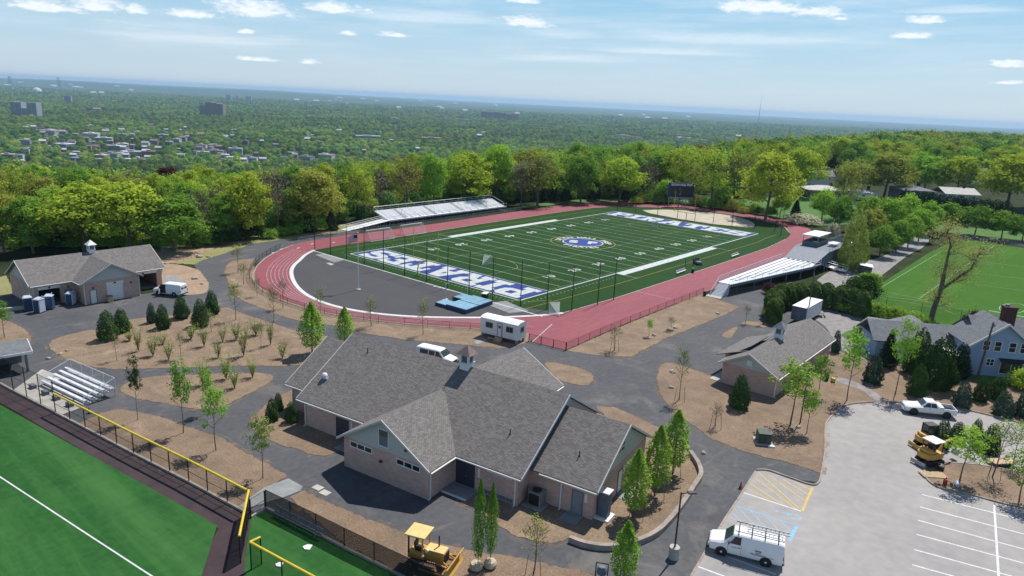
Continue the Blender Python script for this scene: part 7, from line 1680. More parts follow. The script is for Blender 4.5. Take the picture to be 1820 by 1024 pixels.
for i in range(3):
    rng = np.random.default_rng(130+i); n = 3400; h = rng.random(n)**.8; a = rng.uniform(0, 6.283, n)
    prof = np.interp(h, [0, .12, .4, .7, 1], [.45, .85, 1.0, .72, .06])*(1+.18*np.sin(a*4+h*11+i)+.12*np.sin(a*9-h*7)); rr = prof*(.45+.55*rng.random(n)**.5)
    rr *= np.where(np.sin(a*6+i+h*3) > .93, .6, 1)
    C = np.stack([rr*np.cos(a)*1.0, rr*np.sin(a)*1.0, 1.1+h*5.9], axis=1); N_ = np.stack([np.cos(a), np.sin(a), np.full(n, .6)], axis=1)+rng.normal(size=(n, 3))*.7
    t = trunk_mb(130+i, 7, 1.2, .07, .7, 12, .01, 1.8); proto('column%d' % i, t, leaf_obj_mesh('crown', C, N_, rng.uniform(.06, .13, n), 'leaf_fine'))
for i in range(4):      # multi-stemmed shrubs
    rnd = random.Random(150+i); t = MB(); C = []; N_ = []; rng = np.random.default_rng(150+i)
    for k in range(7):
        a = k*.9+rnd.uniform(-.3, .3); L = rnd.uniform(.5, .95); p = Vector((0, 0, 0)); q = Vector((math.cos(a)*.3*L, math.sin(a)*.3*L, 1.2*L)); e = Vector((math.cos(a)*.6*L, math.sin(a)*.6*L, 2.75*L))
        t.tube(p, q, .03, .022, 5, cap=False); t.tube(q, e, .022, .006, 5, cap=False)
        for s in (-1, 1): t.tube(q, q+Vector((math.cos(a+s)*.4, math.sin(a+s)*.4, .7))*L, .012, .004, 4, cap=False)
        for j in range(10):
            f = rnd.uniform(-.35, 1.1); c = (q.lerp(e, f) if f > 0 else q.lerp(p, -f)); q_ = rng.normal(size=(6, 3))*.15; C.append(np.array(c)+q_); N_.append(rng.normal(size=(6, 3))+np.array([0, 0, .6]))
    C = np.concatenate(C); N_ = np.concatenate(N_); proto('shrub%d' % i, t, leaf_obj_mesh('crown', C, N_, rng.uniform(.045, .085, len(C)), 'leaf_fine'))
for i in range(4):
    C, N_ = cone_pts(170+i, 3, 1.0, .05, 5200, 0, pw=.5); t = MB(); t.tube((0, 0, 0), (0, 0, 1.6), .07, .03, 6); proto('conifer%d' % i, t, leaf_obj_mesh('crown', C, N_, np.random.default_rng(i).uniform(.05, .11, len(C)), 'needle', .4))
for i in range(3):
    C, N_ = cone_pts(190+i, 12, 2.9, .6, 7000, 9, pw=.8); t = MB(); t.tube((0, 0, 0), (0, 0, 9), .2, .05, 7); proto('spruce%d' % i, t, leaf_obj_mesh('crown', C, N_, np.random.default_rng(i).uniform(.16, .34, len(C)), 'needle', .38))
for i in range(2):      # clipped arborvitae
    rng = np.random.default_rng(210+i); n = 5200; h = rng.random(n); a = rng.uniform(0, 6.283, n); prof = np.interp(h, [0, .5, .8, .93, 1], [.95, 1, .9, .6, .1])*(1+.1*np.sin(a*5+h*9)); rr = prof*(.7+.3*rng.random(n)**.5)
    C = np.stack([rr*np.cos(a), rr*np.sin(a), .1+h*4.4], axis=1); N_ = np.stack([np.cos(a), np.sin(a), np.full(n, .8)], axis=1)+rng.normal(size=(n, 3))*.5
    t = MB(); t.tube((0, 0, 0), (0, 0, 2), .09, .05, 6); proto('clipped%d' % i, t, leaf_obj_mesh('crown', C, N_, rng.uniform(.09, .18, n), 'needle', .5))
C, N_ = crown_pts(220, 2, .9, 1.6, .9, 60, 50, .3, .4); proto('bush0', None, leaf_obj_mesh('crown', C, N_, np.random.default_rng(1).uniform(.08, .16, len(C)), 'leaf_fine'))
REFH = {'wood': 18.2, 'sparse': 18.0, 'bare': 17.8, 'round': 8.1, 'sapling': 5.0, 'thin': 4.9, 'column': 7.05, 'shrub': 2.7, 'conifer': 3.02, 'spruce': 12.1, 'clipped': 4.55, 'bush': 1.9}
REFW = {'wood': 11.5, 'sparse': 11, 'bare': 10.5, 'round': 6.2, 'sapling': 2.5, 'thin': 2.2, 'column': 2.1, 'shrub': 1.75, 'conifer': 1.95, 'spruce': 5.8, 'clipped': 2.1, 'bush': 3.6}
NV = {'wood': 5, 'sparse': 3, 'bare': 2, 'round': 3, 'sapling': 4, 'thin': 3, 'column': 3, 'shrub': 4, 'conifer': 4, 'spruce': 3, 'clipped': 2, 'bush': 1}
CLR = {'yellow': (.38, .48, .055), 'green': (.2, .36, .055), 'bright': (.29, .48, .065), 'olive': (.33, .36, .075), 'grey': (.3, .27, .19), 'dark': (.05, .10, .025), 'spruce': (.026, .05, .024), 'conifer': (.055, .11, .032), 'blue_conifer': (.06, .11, .07), 'lime': (.28, .42, .06), 'gold': (.38, .4, .08), 'red': (.12, .05, .055), 'maroon': (.09, .03, .035), 'cream': (.5, .5, .36), 'shrub': (.27, .33, .09)}
_rt = random.Random(7)
def plant(name, kind, colr, p, h, w=None, label=None, cat='tree', group=None, parts=('trunk', 'crown')):
    v = _rt.randrange(NV[kind]); tme, cme = PROTO['%s%d' % (kind, v)]
    sz = h/REFH[kind]; sx = (w/REFW[kind]) if w else sz*_rt.uniform(.88, 1.12)
    if tme:
        o = thing(name, label, cat, p, _rt.uniform(0, 6.28), group)
        t = bpy.data.objects.new(parts[0], tme); col.objects.link(t); t.parent = o
        c = bpy.data.objects.new(parts[1], cme); col.objects.link(c); c.parent = o
    else:
        o = bpy.data.objects.new(name, cme); col.objects.link(o); o.location = p; c = o; tag(o, label, cat, group)
    o.scale = (sx, sx*_rt.uniform(.93, 1.07), sz)
    k = CLR[colr] if isinstance(colr, str) else colr; j = _rt.uniform(.85, 1.15)
    c.color = (k[0]*j*_rt.uniform(.94, 1.06), k[1]*j, k[2]*j, 1)
    return o
def pplant(name, kind, colr, px, py, top, wpx, label, cat='tree', group=None, parts=('trunk', 'crown')):
    return plant(name, kind, colr, G(px, py), HT(px, py, top), WD(px, py, wpx) if wpx else None, label, cat, group, parts)
# young trees in the beds
for a in [('sapling', 'dark', 245, 747, 632, 26, 'slender dark leafed sapling nearest the small bleachers in the lower left bed'), ('sapling', 'green', 326, 770, 640, 44, 'full green sapling in the middle of the lower left bed'), ('sapling', 'bright', 384, 801, 685, 46, 'bright green sapling at the path edge of the lower left bed'),
    ('sapling', 'bright', 372, 735, 655, 26, 'short bright sapling behind the path in the small left bed'), ('sapling', 'shrub', 467, 851, 738, 46, 'yellow-green sapling by the concrete pad at the outfield fence corner'),
    ('thin', 'olive', 423, 485, 431, 26, 'thin olive sapling by the track bend nearest the woods'), ('thin', 'shrub', 433, 507, 463, 22, 'thin sapling just in front of the olive one by the track bend'), ('thin', 'grey', 457, 527, 488, 18, 'almost bare sapling against the fence at the track bend'), ('thin', 'grey', 503, 548, 489, 26, 'almost bare sapling whose twigs overlap the red track bend'),
    ('thin', 'lime', 419, 569, 495, 30, 'tall thin lime sapling at the corner of the big left bed'), ('thin', 'shrub', 487, 573, 496, 24, 'thin sapling between the path and the track at the left'), ('thin', 'olive', 569, 572, 505, 24, 'thin olive sapling against the red track behind the green pair'), ('thin', 'olive', 660, 580, 525, 30, 'small olive sapling by the track fence left of the flagpole view'), ('thin', 'olive', 752, 595, 527, 26, 'small olive sapling by the track fence left of the office trailer'),
    ('column', 'bright', 555, 630, 536, 46, 'dense bright green tree left of the field house roof'), ('column', 'bright', 613, 618, 545, 34, 'dense bright green tree just behind the field house roof'),
    ('column', 'lime', 1125, 920, 797, 52, 'columnar lime green tree nearest the electrical cabinet'), ('column', 'lime', 1163, 882, 755, 50, 'columnar lime green tree in the middle of the three by the retaining wall'), ('column', 'bright', 1195, 843, 728, 54, 'columnar green tree farthest up the walled bed'),
    ('column', 'green', 849, 1014, 850, 26, 'left one of two very slim green trees in burlap balls by the bulldozer'), ('column', 'green', 871, 1004, 856, 24, 'right one of two very slim green trees in burlap balls by the bulldozer'), ('thin', 'olive', 948, 1022, 912, 62, 'sparse round headed young tree at the lower edge beside the path'), ('column', 'bright', 1106, 1050, 925, 50, 'narrow green tree at the bottom edge left of the lamp post'),
    ('thin', 'grey', 1092, 624, 574, 34, 'bare twiggy tree on the upper mulch bed by the maroon fence'), ('sapling', 'bright', 1153, 598, 566, 14, 'small leafy sapling by the pale boulders of the upper bed'), ('thin', 'grey', 1192, 588, 560, 18, 'tiny bare sapling by the pair of boulders near the upper road'), ('thin', 'shrub', 1207, 712, 606, 34, 'tall thin sapling at the road junction of the right mulch bed'), ('thin', 'grey', 1271, 760, 712, 30, 'leafless staked sapling in the middle of the right mulch bed'),
    ('thin', 'shrub', 1325, 575, 538, 18, 'thin pale sapling in the small bed above the concession building, left'), ('thin', 'shrub', 1352, 577, 540, 14, 'thin pale sapling in the small bed above the concession building, right'),
    ('sapling', 'lime', 1404, 757, 640, 74, 'wide yellow-green young tree at the gable corner of the concession building'), ('sapling', 'bright', 1434, 770, 690, 36, 'bright green young tree in front of the wide yellow-green one'), ('sapling', 'green', 1453, 703, 632, 38, 'green young tree near the yellow compactor'), ('sapling', 'bright', 1505, 712, 588, 48, 'pointed bright green tree beside the footpath'), ('sapling', 'bright', 1591, 701, 566, 44, 'tall slender light green tree before the dark evergreens'),
    ('sapling', 'bright', 1705, 857, 757, 68, 'full bright green tree on the parking island'), ('thin', 'lime', 1763, 850, 737, 58, 'sparse pale green tree in the middle of the parking island'), ('sapling', 'lime', 1811, 892, 800, 66, 'yellow-green tree at the right end of the parking island'), ('thin', 'lime', 1800, 830, 745, 46, 'sparse pale tree behind the parking island at the right edge'),
    ('sapling', 'green', 8, 600, 535, 32, 'young green tree at the left edge above the dugout roof')]:
    pplant('young_tree', *a)
# stakes for the columnar trees
for px, py, top in ((1124, 921, 880), (1163, 885, 850), (1193, 846, 810)):
    pass
def stakes(px, py, label, r=.55, h=1.5):
    q = G(px, py); o = thing('tree_stakes', label, 'stakes', q)
    for k in range(3): a = k*2.1+.5; b = MB(); b.tube((r*math.cos(a)*1.3, r*math.sin(a)*1.3, 0), (r*math.cos(a)*.9, r*math.sin(a)*.9, h), .03, .025, 5); b.build('stake', 'stake', o)
    b = MB()
    for k in range(3): a = k*2.1+.5; b.tube((r*math.cos(a)*.92, r*math.sin(a)*.92, h*.93), (0, 0, h*.8), .008, .008, 3)
    b.build('tie', 'black', o)
for px, py, lab in ((1130, 922, 'wooden stakes round the columnar tree nearest the cabinet'), (1168, 884, 'wooden stakes round the middle columnar tree'), (1198, 846, 'wooden stakes round the farthest columnar tree'), (948, 1024, 'dark stakes round the sparse young tree at the lower edge'), (1271, 761, 'stakes round the leafless sapling in the right bed'), (1207, 713, 'stakes round the thin sapling at the road junction'), (1092, 625, 'stakes round the bare tree by the maroon fence'), (1763, 851, 'stakes round the sparse tree on the parking island')): stakes(px, py, lab, h=2.0)
for px, py, lab in ((846, 1012, 'left burlap wrapped root ball under a slim tree'), (871, 1008, 'right burlap wrapped root ball under a slim tree')):
    b = MB(); b.lathe([(.3, 0), (.5, .15), (.52, .4), (.42, .58), (.12, .62)], (0, 0, 0), 16); o = b.build('root_ball', 'burlap', None, smooth=False, loc=G(px, py)); tag(o, lab, 'root ball')
# shrubs of the big bed
for px, py, top in ((208, 641, 601), (246, 625, 586), (272, 633, 592), (322, 638, 601), (289, 612, 592), (363, 616, 585), (376, 590, 566), (396, 608, 580), (433, 633, 573), (481, 613, 576), (464, 619, 588), (502, 637, 606), (340, 603, 578), (300, 640, 612), (420, 604, 580), (388, 636, 606), (455, 596, 575), (230, 606, 584)):
    if (px*7+py) % 3 == 0: pplant('young_tree', 'thin', 'shrub', px, py, top-16, _rt.uniform(16, 26), 'thin wispy sapling among the shrubs of the large brown left bed', 'tree', 'wispy saplings in the large left bed')
    else: pplant('shrub', 'shrub', 'shrub', px, py, top-_rt.uniform(2, 14), _rt.uniform(20, 36), 'pale yellow-green multi-stemmed shrub planted in the large brown left bed', 'shrub', 'shrubs planted in the large left bed', ('stem', 'foliage'))
for px, py, top, lab in ((361, 685, 636, 'leafy yellow-green shrub at the left of the small bed between the paths'), (402, 674, 622, 'tall leafy shrub in the middle of the small bed between the paths'), (417, 690, 645, 'leafy shrub at the lower edge of the small bed between the paths'), (449, 671, 634, 'leafy shrub at the right of the small bed between the paths')): pplant('shrub', 'shrub', 'lime', px, py, top, None, lab, 'shrub', None, ('stem', 'foliage'))
# evergreens
for a in [('conifer', 'conifer', 192, 604, 550, 36, 'dark pyramidal evergreen in front at the left end of the big bed'), ('conifer', 'conifer', 217, 590, 547, 32, 'broad rounded evergreen beside the front one of the big bed'), ('conifer', 'blue_conifer', 270, 574, 537, 19, 'slim blue-green evergreen by the driveway'), ('conifer', 'conifer', 290, 584, 539, 28, 'dark evergreen right of the slim blue-green one'), ('conifer', 'conifer', 323, 566, 524, 28, 'full egg shaped evergreen in front of the white van'), ('conifer', 'conifer', 357, 580, 530, 32, 'dark evergreen in front of its taller neighbour by the path'), ('conifer', 'conifer', 377, 558, 515, 27, 'tall dark evergreen nearest the path to the woods'),
    ('conifer', 'conifer', 484, 747, 707, 25, 'small dark evergreen at the left tip of the field house bed'), ('conifer', 'conifer', 495, 730, 697, 18, 'slim evergreen behind in the field house bed'), ('conifer', 'conifer', 518, 750, 713, 25, 'small evergreen nearest the field house wall'),
    ('conifer', 'conifer', 1313, 725, 664, 38, 'dark conical evergreen before the gable of the concession building'), ('conifer', 'blue_conifer', 1484, 626, 585, 18, 'slim blue-green evergreen at the far end of the concession building'), ('spruce', 'spruce', 1575, 652, 584, 34, 'dark spruce beside the garage'), ('conifer', 'blue_conifer', 1550, 680, 628, 34, 'round dark evergreen in front of the garage drive'), ('conifer', 'conifer', 1628, 703, 646, 38, 'broad brownish evergreen at the front of the dark group'), ('conifer', 'dark', 1663, 690, 595, 62, 'largest bushy dark evergreen before the blue house'), ('conifer', 'dark', 1627, 664, 582, 52, 'big dark evergreen behind the slender light green tree'), ('conifer', 'spruce', 1702, 672, 608, 38, 'dark pointed evergreen touching the left corner of the blue house'),
    ('conifer', 'blue_conifer', 1708, 724, 676, 34, 'blue-green conical evergreen behind the pickup bed'), ('conifer', 'conifer', 1741, 713, 669, 29, 'second conical evergreen of the row behind the pickup'), ('conifer', 'conifer', 1770, 709, 668, 36, 'third bushy evergreen of the row behind the pickup'), ('conifer', 'blue_conifer', 1781, 738, 694, 36, 'blue evergreen in front of the row right of the pickup'), ('conifer', 'blue_conifer', 1817, 740, 690, 34, 'blue evergreen at the right edge of the picture'),
    ('conifer', 'conifer', 1671, 795, 744, 32, 'dark upright evergreen standing beside the excavators'), ('conifer', 'conifer', 1700, 785, 749, 30, 'dark evergreen behind the bright island tree'), ('conifer', 'conifer', 1733, 780, 743, 22, 'slim evergreen top seen over the bright island tree'), ('conifer', 'conifer', 1757, 806, 752, 38, 'dark leaning evergreen right of the bright island tree')]:
    pplant('evergreen', *a)
# spruces along the woods
for a in [(415, 414, 382, 32, 'dark spruce before the woods left of the track'), (548, 413, 374, 30, 'dark spruce by the path behind the track bend, left of two'), (589, 409, 370, 27, 'dark spruce by the path behind the track bend, right of two'), (984, 359, 326, 20, 'dark spruce at the far turn, left one of the pair'), (1005, 357, 329, 22, 'dark spruce at the far turn, right one of the pair'), (1057, 356, 310, 25, 'tallest dark spruce at the far turn'), (1112, 358, 321, 17, 'narrow dark spruce left of the scoreboard'), (966, 359, 332, 14, 'small dim spruce left of the pair at the far turn'), (1413, 386, 353, 22, 'dark spruce standing on the park lawn')]: pplant('spruce_tree', 'spruce', 'spruce', *a)
# trees around the park, the road and the houses
for a in [('wood', 'yellow', 1360, 390, 268, 92, 'big spreading tree before the park lawn at the far end of the track'), ('sparse', 'yellow', 1263, 370, 262, 66, 'tall yellow-green tree right of the scoreboard'), ('wood', 'dark', 1300, 362, 330, 34, 'dark bush under the tall trees right of the scoreboard'), ('round', 'green', 1283, 371, 332, 36, 'round dark green tree right of the scoreboard'), ('round', 'bright', 1386, 386, 340, 32, 'small round tree on the park lawn'), ('sparse', 'olive', 1494, 388, 284, 54, 'tall sparse tree with a visible trunk beyond the grandstand'), ('round', 'bright', 1460, 392, 338, 44, 'bright round tree in front of the pale roofed house'), ('round', 'green', 1490, 410, 350, 44, 'green tree between the lawn and the golden conifer'),
    ('conifer', 'gold', 1512, 478, 369, 50, 'golden yellow conifer beside the grandstand ramp'), ('round', 'gold', 1545, 432, 372, 46, 'yellow-green tree behind the golden conifer'), ('round', 'green', 1563, 456, 403, 50, 'round tree nearest in the row along the road'), ('round', 'green', 1592, 448, 394, 46, 'second round tree of the row along the road'), ('round', 'bright', 1613, 440, 384, 46, 'third round tree of the row along the road'), ('round', 'bright', 1632, 429, 372, 48, 'fourth round tree of the row along the road'), ('round', 'bright', 1645, 418, 360, 44, 'farthest round tree of the row along the road'), ('round', 'bright', 1575, 420, 352, 50, 'tall bright tree behind the road row, left'), ('round', 'bright', 1606, 412, 348, 52, 'tall bright tree behind the road row, right'), ('round', 'bright', 1540, 405, 348, 46, 'bright tree behind the road row next to the small pale roof'),
    ('round', 'green', 1683, 415, 363, 52, 'round headed tree at the far end of the pitch, first of the line'), ('round', 'green', 1732, 419, 367, 50, 'round headed tree behind the pitch, second of the line'), ('round', 'green', 1779, 426, 377, 50, 'round headed tree behind the pitch, third of the line'), ('round', 'green', 1816, 430, 384, 46, 'round headed tree behind the pitch at the right edge'),
    ('round', 'bright', 1180, 362, 320, 36, 'light green round tree left of the scoreboard'), ('sparse', 'olive', 1235, 362, 290, 44, 'thin olive tree behind the scoreboard'),
    ('round', 'dark', 1528, 545, 490, 60, 'dark green tree at the end of the clipped hedge'), ('round', 'bright', 1545, 520, 486, 40, 'light green tree top behind the dark tree at the hedge end'),
    ('wood', 'maroon', 298, 322, 296, 34, 'dark red leafed tree among the green woods at the left')]:
    pplant('park_tree', *a)
q0 = G(1650, 583); o = thing('bare_tree', 'tall nearly bare forked tree with a thick leaning trunk behind the blue house', 'tree', q0); dd = proj(q0)[2]; rt = Vector((CR.x, CR.y, 0)).normalized()
nf = Vector((cA, sA, 0)); tp = lambda px, py, y=0: PL(px, py, q0, nf)-q0+nf*y
t = MB(); C = []; rnd = random.Random(4)
def limb(pts, r0, r1):
    for i in range(len(pts)-1): k0, k1 = i/(len(pts)-1), (i+1)/(len(pts)-1); t.tube(tp(*pts[i]), tp(*pts[i+1]), r0+(r1-r0)*k0, r0+(r1-r0)*k1, 8, cap=False)
limb([(1650, 586), (1660, 548), (1672, 515), (1680, 495, .5)], .46, .33); limb([(1680, 495, .5), (1687, 462, .6), (1690, 435, 0), (1684, 408, 0)], .28, .07); limb([(1672, 515), (1695, 492, -1), (1716, 475, -1.5), (1728, 452, -1.5), (1737, 436, -1)], .27, .07)
for (px, py, y) in ((1665, 530, 0), (1683, 480, .5), (1688, 455, .5), (1690, 440, 0), (1687, 425, 0), (1700, 488, -1), (1718, 472, -1.5), (1730, 450, -1.5), (1676, 500, 0), (1690, 500, -1), (1725, 460, -1.5), (1684, 415, 0), (1668, 545, 0)):
    for k in range(4):
        a = tp(px, py, y); dv_ = Vector((rnd.uniform(-1, 1), rnd.uniform(-1, 1), rnd.uniform(.1, 1))).normalized()*rnd.uniform(1.2, 2.7); t.tube(a, a+dv_, .06, .02, 5, cap=False); C.append(a+dv_)
        for j in range(4): e = a+dv_*.6+Vector((rnd.uniform(-1, 1), rnd.uniform(-1, 1), rnd.uniform(-.2, 1)))*1.5; t.tube(a+dv_*.5, e, .025, .01, 4, cap=False); C.append(e)
t.build('trunk', 'bark', o); rg_ = np.random.default_rng(3); Cc = np.concatenate([np.array(c)+rg_.normal(size=(20, 3))*.75 for c in C]); c_ = bpy.data.objects.new('crown', leaf_obj_mesh('crown', Cc, rg_.normal(size=Cc.shape)+np.array([0, 0, .5]), rg_.uniform(.08, .16, len(Cc)), 'leaf_fine')); col.objects.link(c_); c_.parent = o; c_.color = (.45, .42, .14, 1)
pplant('bush', 'bush', 'cream', 1422, 398, 382, 62, 'pale flowering bush mass beside the far bend of the track', 'bush'); pplant('bush', 'bush', 'cream', 1478, 425, 400, 26, 'pale flowering bush behind the press box', 'bush')
pplant('bush', 'bush', 'red', 1727, 588, 556, 34, 'small red leafed bush left of the brick chimney', 'bush'); pplant('bush', 'bush', 'red', 1365, 522, 505, 24, 'rusty red bush under the grandstand', 'bush')
pplant('bush', 'bush', 'yellow', 1812, 690, 660, 50, 'bright yellow-green clipped bush in front of the blue house', 'bush'); pplant('bush', 'bush', 'bright', 1528, 606, 580, 30, 'small bright green bush on the grass before the garage', 'bush')
for i, (px, py) in enumerate(((1500, 545), (1530, 550), (1560, 556), (1590, 562), (1620, 570), (1645, 582))): pplant('hedge_bush', 'bush', 'lime', px, py+8, py-14, 42, 'bright green hedge bush along the near fence of the pitch', 'bush', 'hedge bushes along the pitch fence')
# clipped evergreen hedge
for hx, hy in ((23.2, -37.4), (25.3, -36.3), (27.5, -35.4), (30, -35.0), (32.5, -35.1), (35, -35.7), (37.3, -36.9), (39.2, -38.6), (40.3, -40.7), (40.8, -43), (40.4, -45.2), (39.3, -47.1)):
    plant('hedge_evergreen', 'clipped', (.105, .165, .042), (hx, hy, 0), 4.7+.3*math.sin(hx), 3.1, 'clipped evergreen in the curved hedge behind the box trailer', 'hedge', 'clipped evergreens of the curved hedge')
for i in range(12): pplant('screen_evergreen', 'conifer', 'spruce', 1604+i*16, 378+i*2.2, 336+i*1.8, 38, 'dark evergreen in the screen before the far houses', 'tree', 'dark evergreens screening the far houses')
# low shrubs beside the far track
for i in range(26):
    px = 1130+i*9.5; py = 361+max(0, (px-1180))*.115+_rt.uniform(-2, 2)
    if 1188 < px < 1226: continue
    pplant('bush', 'bush', _rt.choice(['dark', 'green', 'bright', 'olive', 'yellow']), px, py, py-_rt.uniform(9, 20), 24, 'low mixed green bush along the outer edge of the far bend', 'bush', 'bushes along the far bend')
for i in range(24):
    px = 60+i*22; py = 441-max(0, px-330)*.125+_rt.uniform(-3, 2)
    pplant('bush', 'bush', _rt.choice(['green', 'bright', 'dark', 'green']), px, py, py-_rt.uniform(14, 26), 34, 'leafy undergrowth bush at the foot of the left woods', 'bush', 'undergrowth at the foot of the left woods')

# ------------------------------------------------------------------ the woods
front = [(-160, 452), (0, 446), (100, 444), (300, 444), (420, 428), (600, 402), (640, 396), (700, 382), (800, 371), (900, 362), (1000, 356), (1100, 353), (1200, 349), (1300, 345), (1400, 334), (1500, 326), (1600, 324), (1700, 324), (1800, 326), (1950, 330)]
def td(p): rx, ry = p[0]-CX, p[1]-CY; d = rx*cA+ry*sA; return (rx*sA-ry*cA)/d, d
FT = [td(G(*q)) for q in front]
def place(t, d): return CX+d*cA+t*d*sA, CY+d*sA-t*d*cA
HTT = ([-.9, -.5, -.2, 0, .2, .4, .8], [12.5, 13, 15.5, 18.5, 19, 19, 19])
rng = np.random.default_rng(11)
def sample_wood(n, dmin_f, dmax_f, space, t0=-.86, t1=.86, seed=1, exist=None):
    rng = np.random.default_rng(seed); cell = {}; out = []
    for (x, y) in (exist or []): cell.setdefault((int(x//space), int(y//space)), []).append((x, y))
    tries = 0
    while len(out) < n and tries < n*40:
        tries += 1; t = rng.uniform(t0, t1); a, b = dmin_f(t), dmax_f(t)
        if b <= a: continue
        d = math.sqrt(rng.uniform(a*a, b*b)); x, y = place(t, d); ix, iy = int(x//space), int(y//space); ok = True
        for dx in (-1, 0, 1):
            for dy in (-1, 0, 1):
                for (qx, qy) in cell.get((ix+dx, iy+dy), ()):
                    if (qx-x)**2+(qy-y)**2 < space*space: ok = False
        if ok: cell.setdefault((ix, iy), []).append((x, y)); out.append((x, y, t, d))
    return out
ft, fd_ = zip(*FT)
fmin = lambda t: float(np.interp(t, ft, fd_))
named = [('wood', 'yellow', 150, 446, 325, 120), ('wood', 'yellow', 232, 446, 322, 120), ('wood', 'green', 310, 446, 345, 100), ('wood', 'green', 60, 450, 350, 80), ('wood', 'olive', 8, 450, 345, 80), ('wood', 'green', 100, 440, 356, 70),
    ('bare', 'grey', 356, 438, 326, 58), ('wood', 'yellow', 438, 425, 305, 82), ('bare', 'grey', 494, 418, 320, 46), ('wood', 'olive', 560, 412, 300, 80), ('sparse', 'yellow', 615, 406, 290, 60), ('bare', 'grey', 660, 398, 294, 62), ('sparse', 'olive', 706, 396, 276, 70), ('wood', 'bright', 760, 388, 278, 50), ('wood', 'yellow', 822, 382, 274, 88), ('wood', 'bright', 880, 372, 254, 62), ('sparse', 'olive', 955, 366, 262, 86), ('sparse', 'grey', 925, 366, 285, 50), ('wood', 'green', 1032, 360, 272, 60), ('wood', 'yellow', 1100, 360, 278, 70), ('bare', 'grey', 1150, 358, 280, 50), ('sparse', 'yellow', 1208, 356, 262, 62), ('wood', 'green', 520, 410, 335, 60), ('wood', 'green', 395, 430, 350, 60), ('sparse', 'olive', 1305, 352, 264, 66), ('wood', 'yellow', 1420, 350, 262, 70), ('wood', 'olive', 1570, 352, 270, 80), ('wood', 'bright', 1640, 345, 272, 70), ('wood', 'yellow', 1700, 350, 275, 70), ('wood', 'yellow', 1790, 372, 270, 96), ('wood', 'yellow', 1850, 372, 275, 80), ('sparse', 'olive', 1520, 352, 282, 60)]
KW = {'wood': 'leafy', 'sparse': 'thinly leaved', 'bare': 'almost bare'}; CW = {'yellow': 'yellow-green', 'green': 'mid green', 'bright': 'fresh bright green', 'olive': 'brownish olive', 'grey': 'grey-brown', 'dark': 'dark green'}
ex = []
def zone(t): return 'left' if t < -.25 else 'middle' if t < .12 else 'right hand'
for k, c, px, py, top, w in named:
    q = G(px, py)
    while 15 < q.x < 90 and q.y < 83: q = q+Vector((cA, sA, 0))*1.0      # behind the far bleachers
    t, d = td(q); ex.append((q.x, q.y)); px, py, _z = proj(q)
    plant('woodland_tree', k, c, q+Vector((0, 0, float(hgt(q.x, q.y)))), HT(px, py, top), WD(px, py, w), '%s %s tree in the front row of the %s woods' % (KW[k], CW[c], zone(t)), 'tree', 'front trees of the woods')
fmax1 = lambda t: fmin(t)+float(np.interp(t, [-.86, -.3, 0, .15, .3, .86], [120, 90, 60, 75, 110, 190]))
ind = sample_wood(255, lambda t: fmin(t)+3, fmax1, 6.6, seed=5, exist=ex)
for x, y, t, d in ind:
    k = rng.choice(['wood', 'wood', 'wood', 'sparse', 'bare'] if t < .2 else ['wood', 'wood', 'wood', 'sparse']); c = rng.choice(['yellow', 'green', 'olive', 'bright', 'green', 'yellow']) if k != 'bare' else 'grey'
    h = float(np.interp(t, *HTT))*rng.uniform(.78, 1.06); z = float(hgt(x, y))
    plant('woodland_tree', k, c, (x, y, z-.2), h, h*rng.uniform(.58, .8), '%s %s tree standing in the %s woods' % (KW[k], CW[c], zone(t)), 'tree', 'trees of the %s woods' % zone(t))

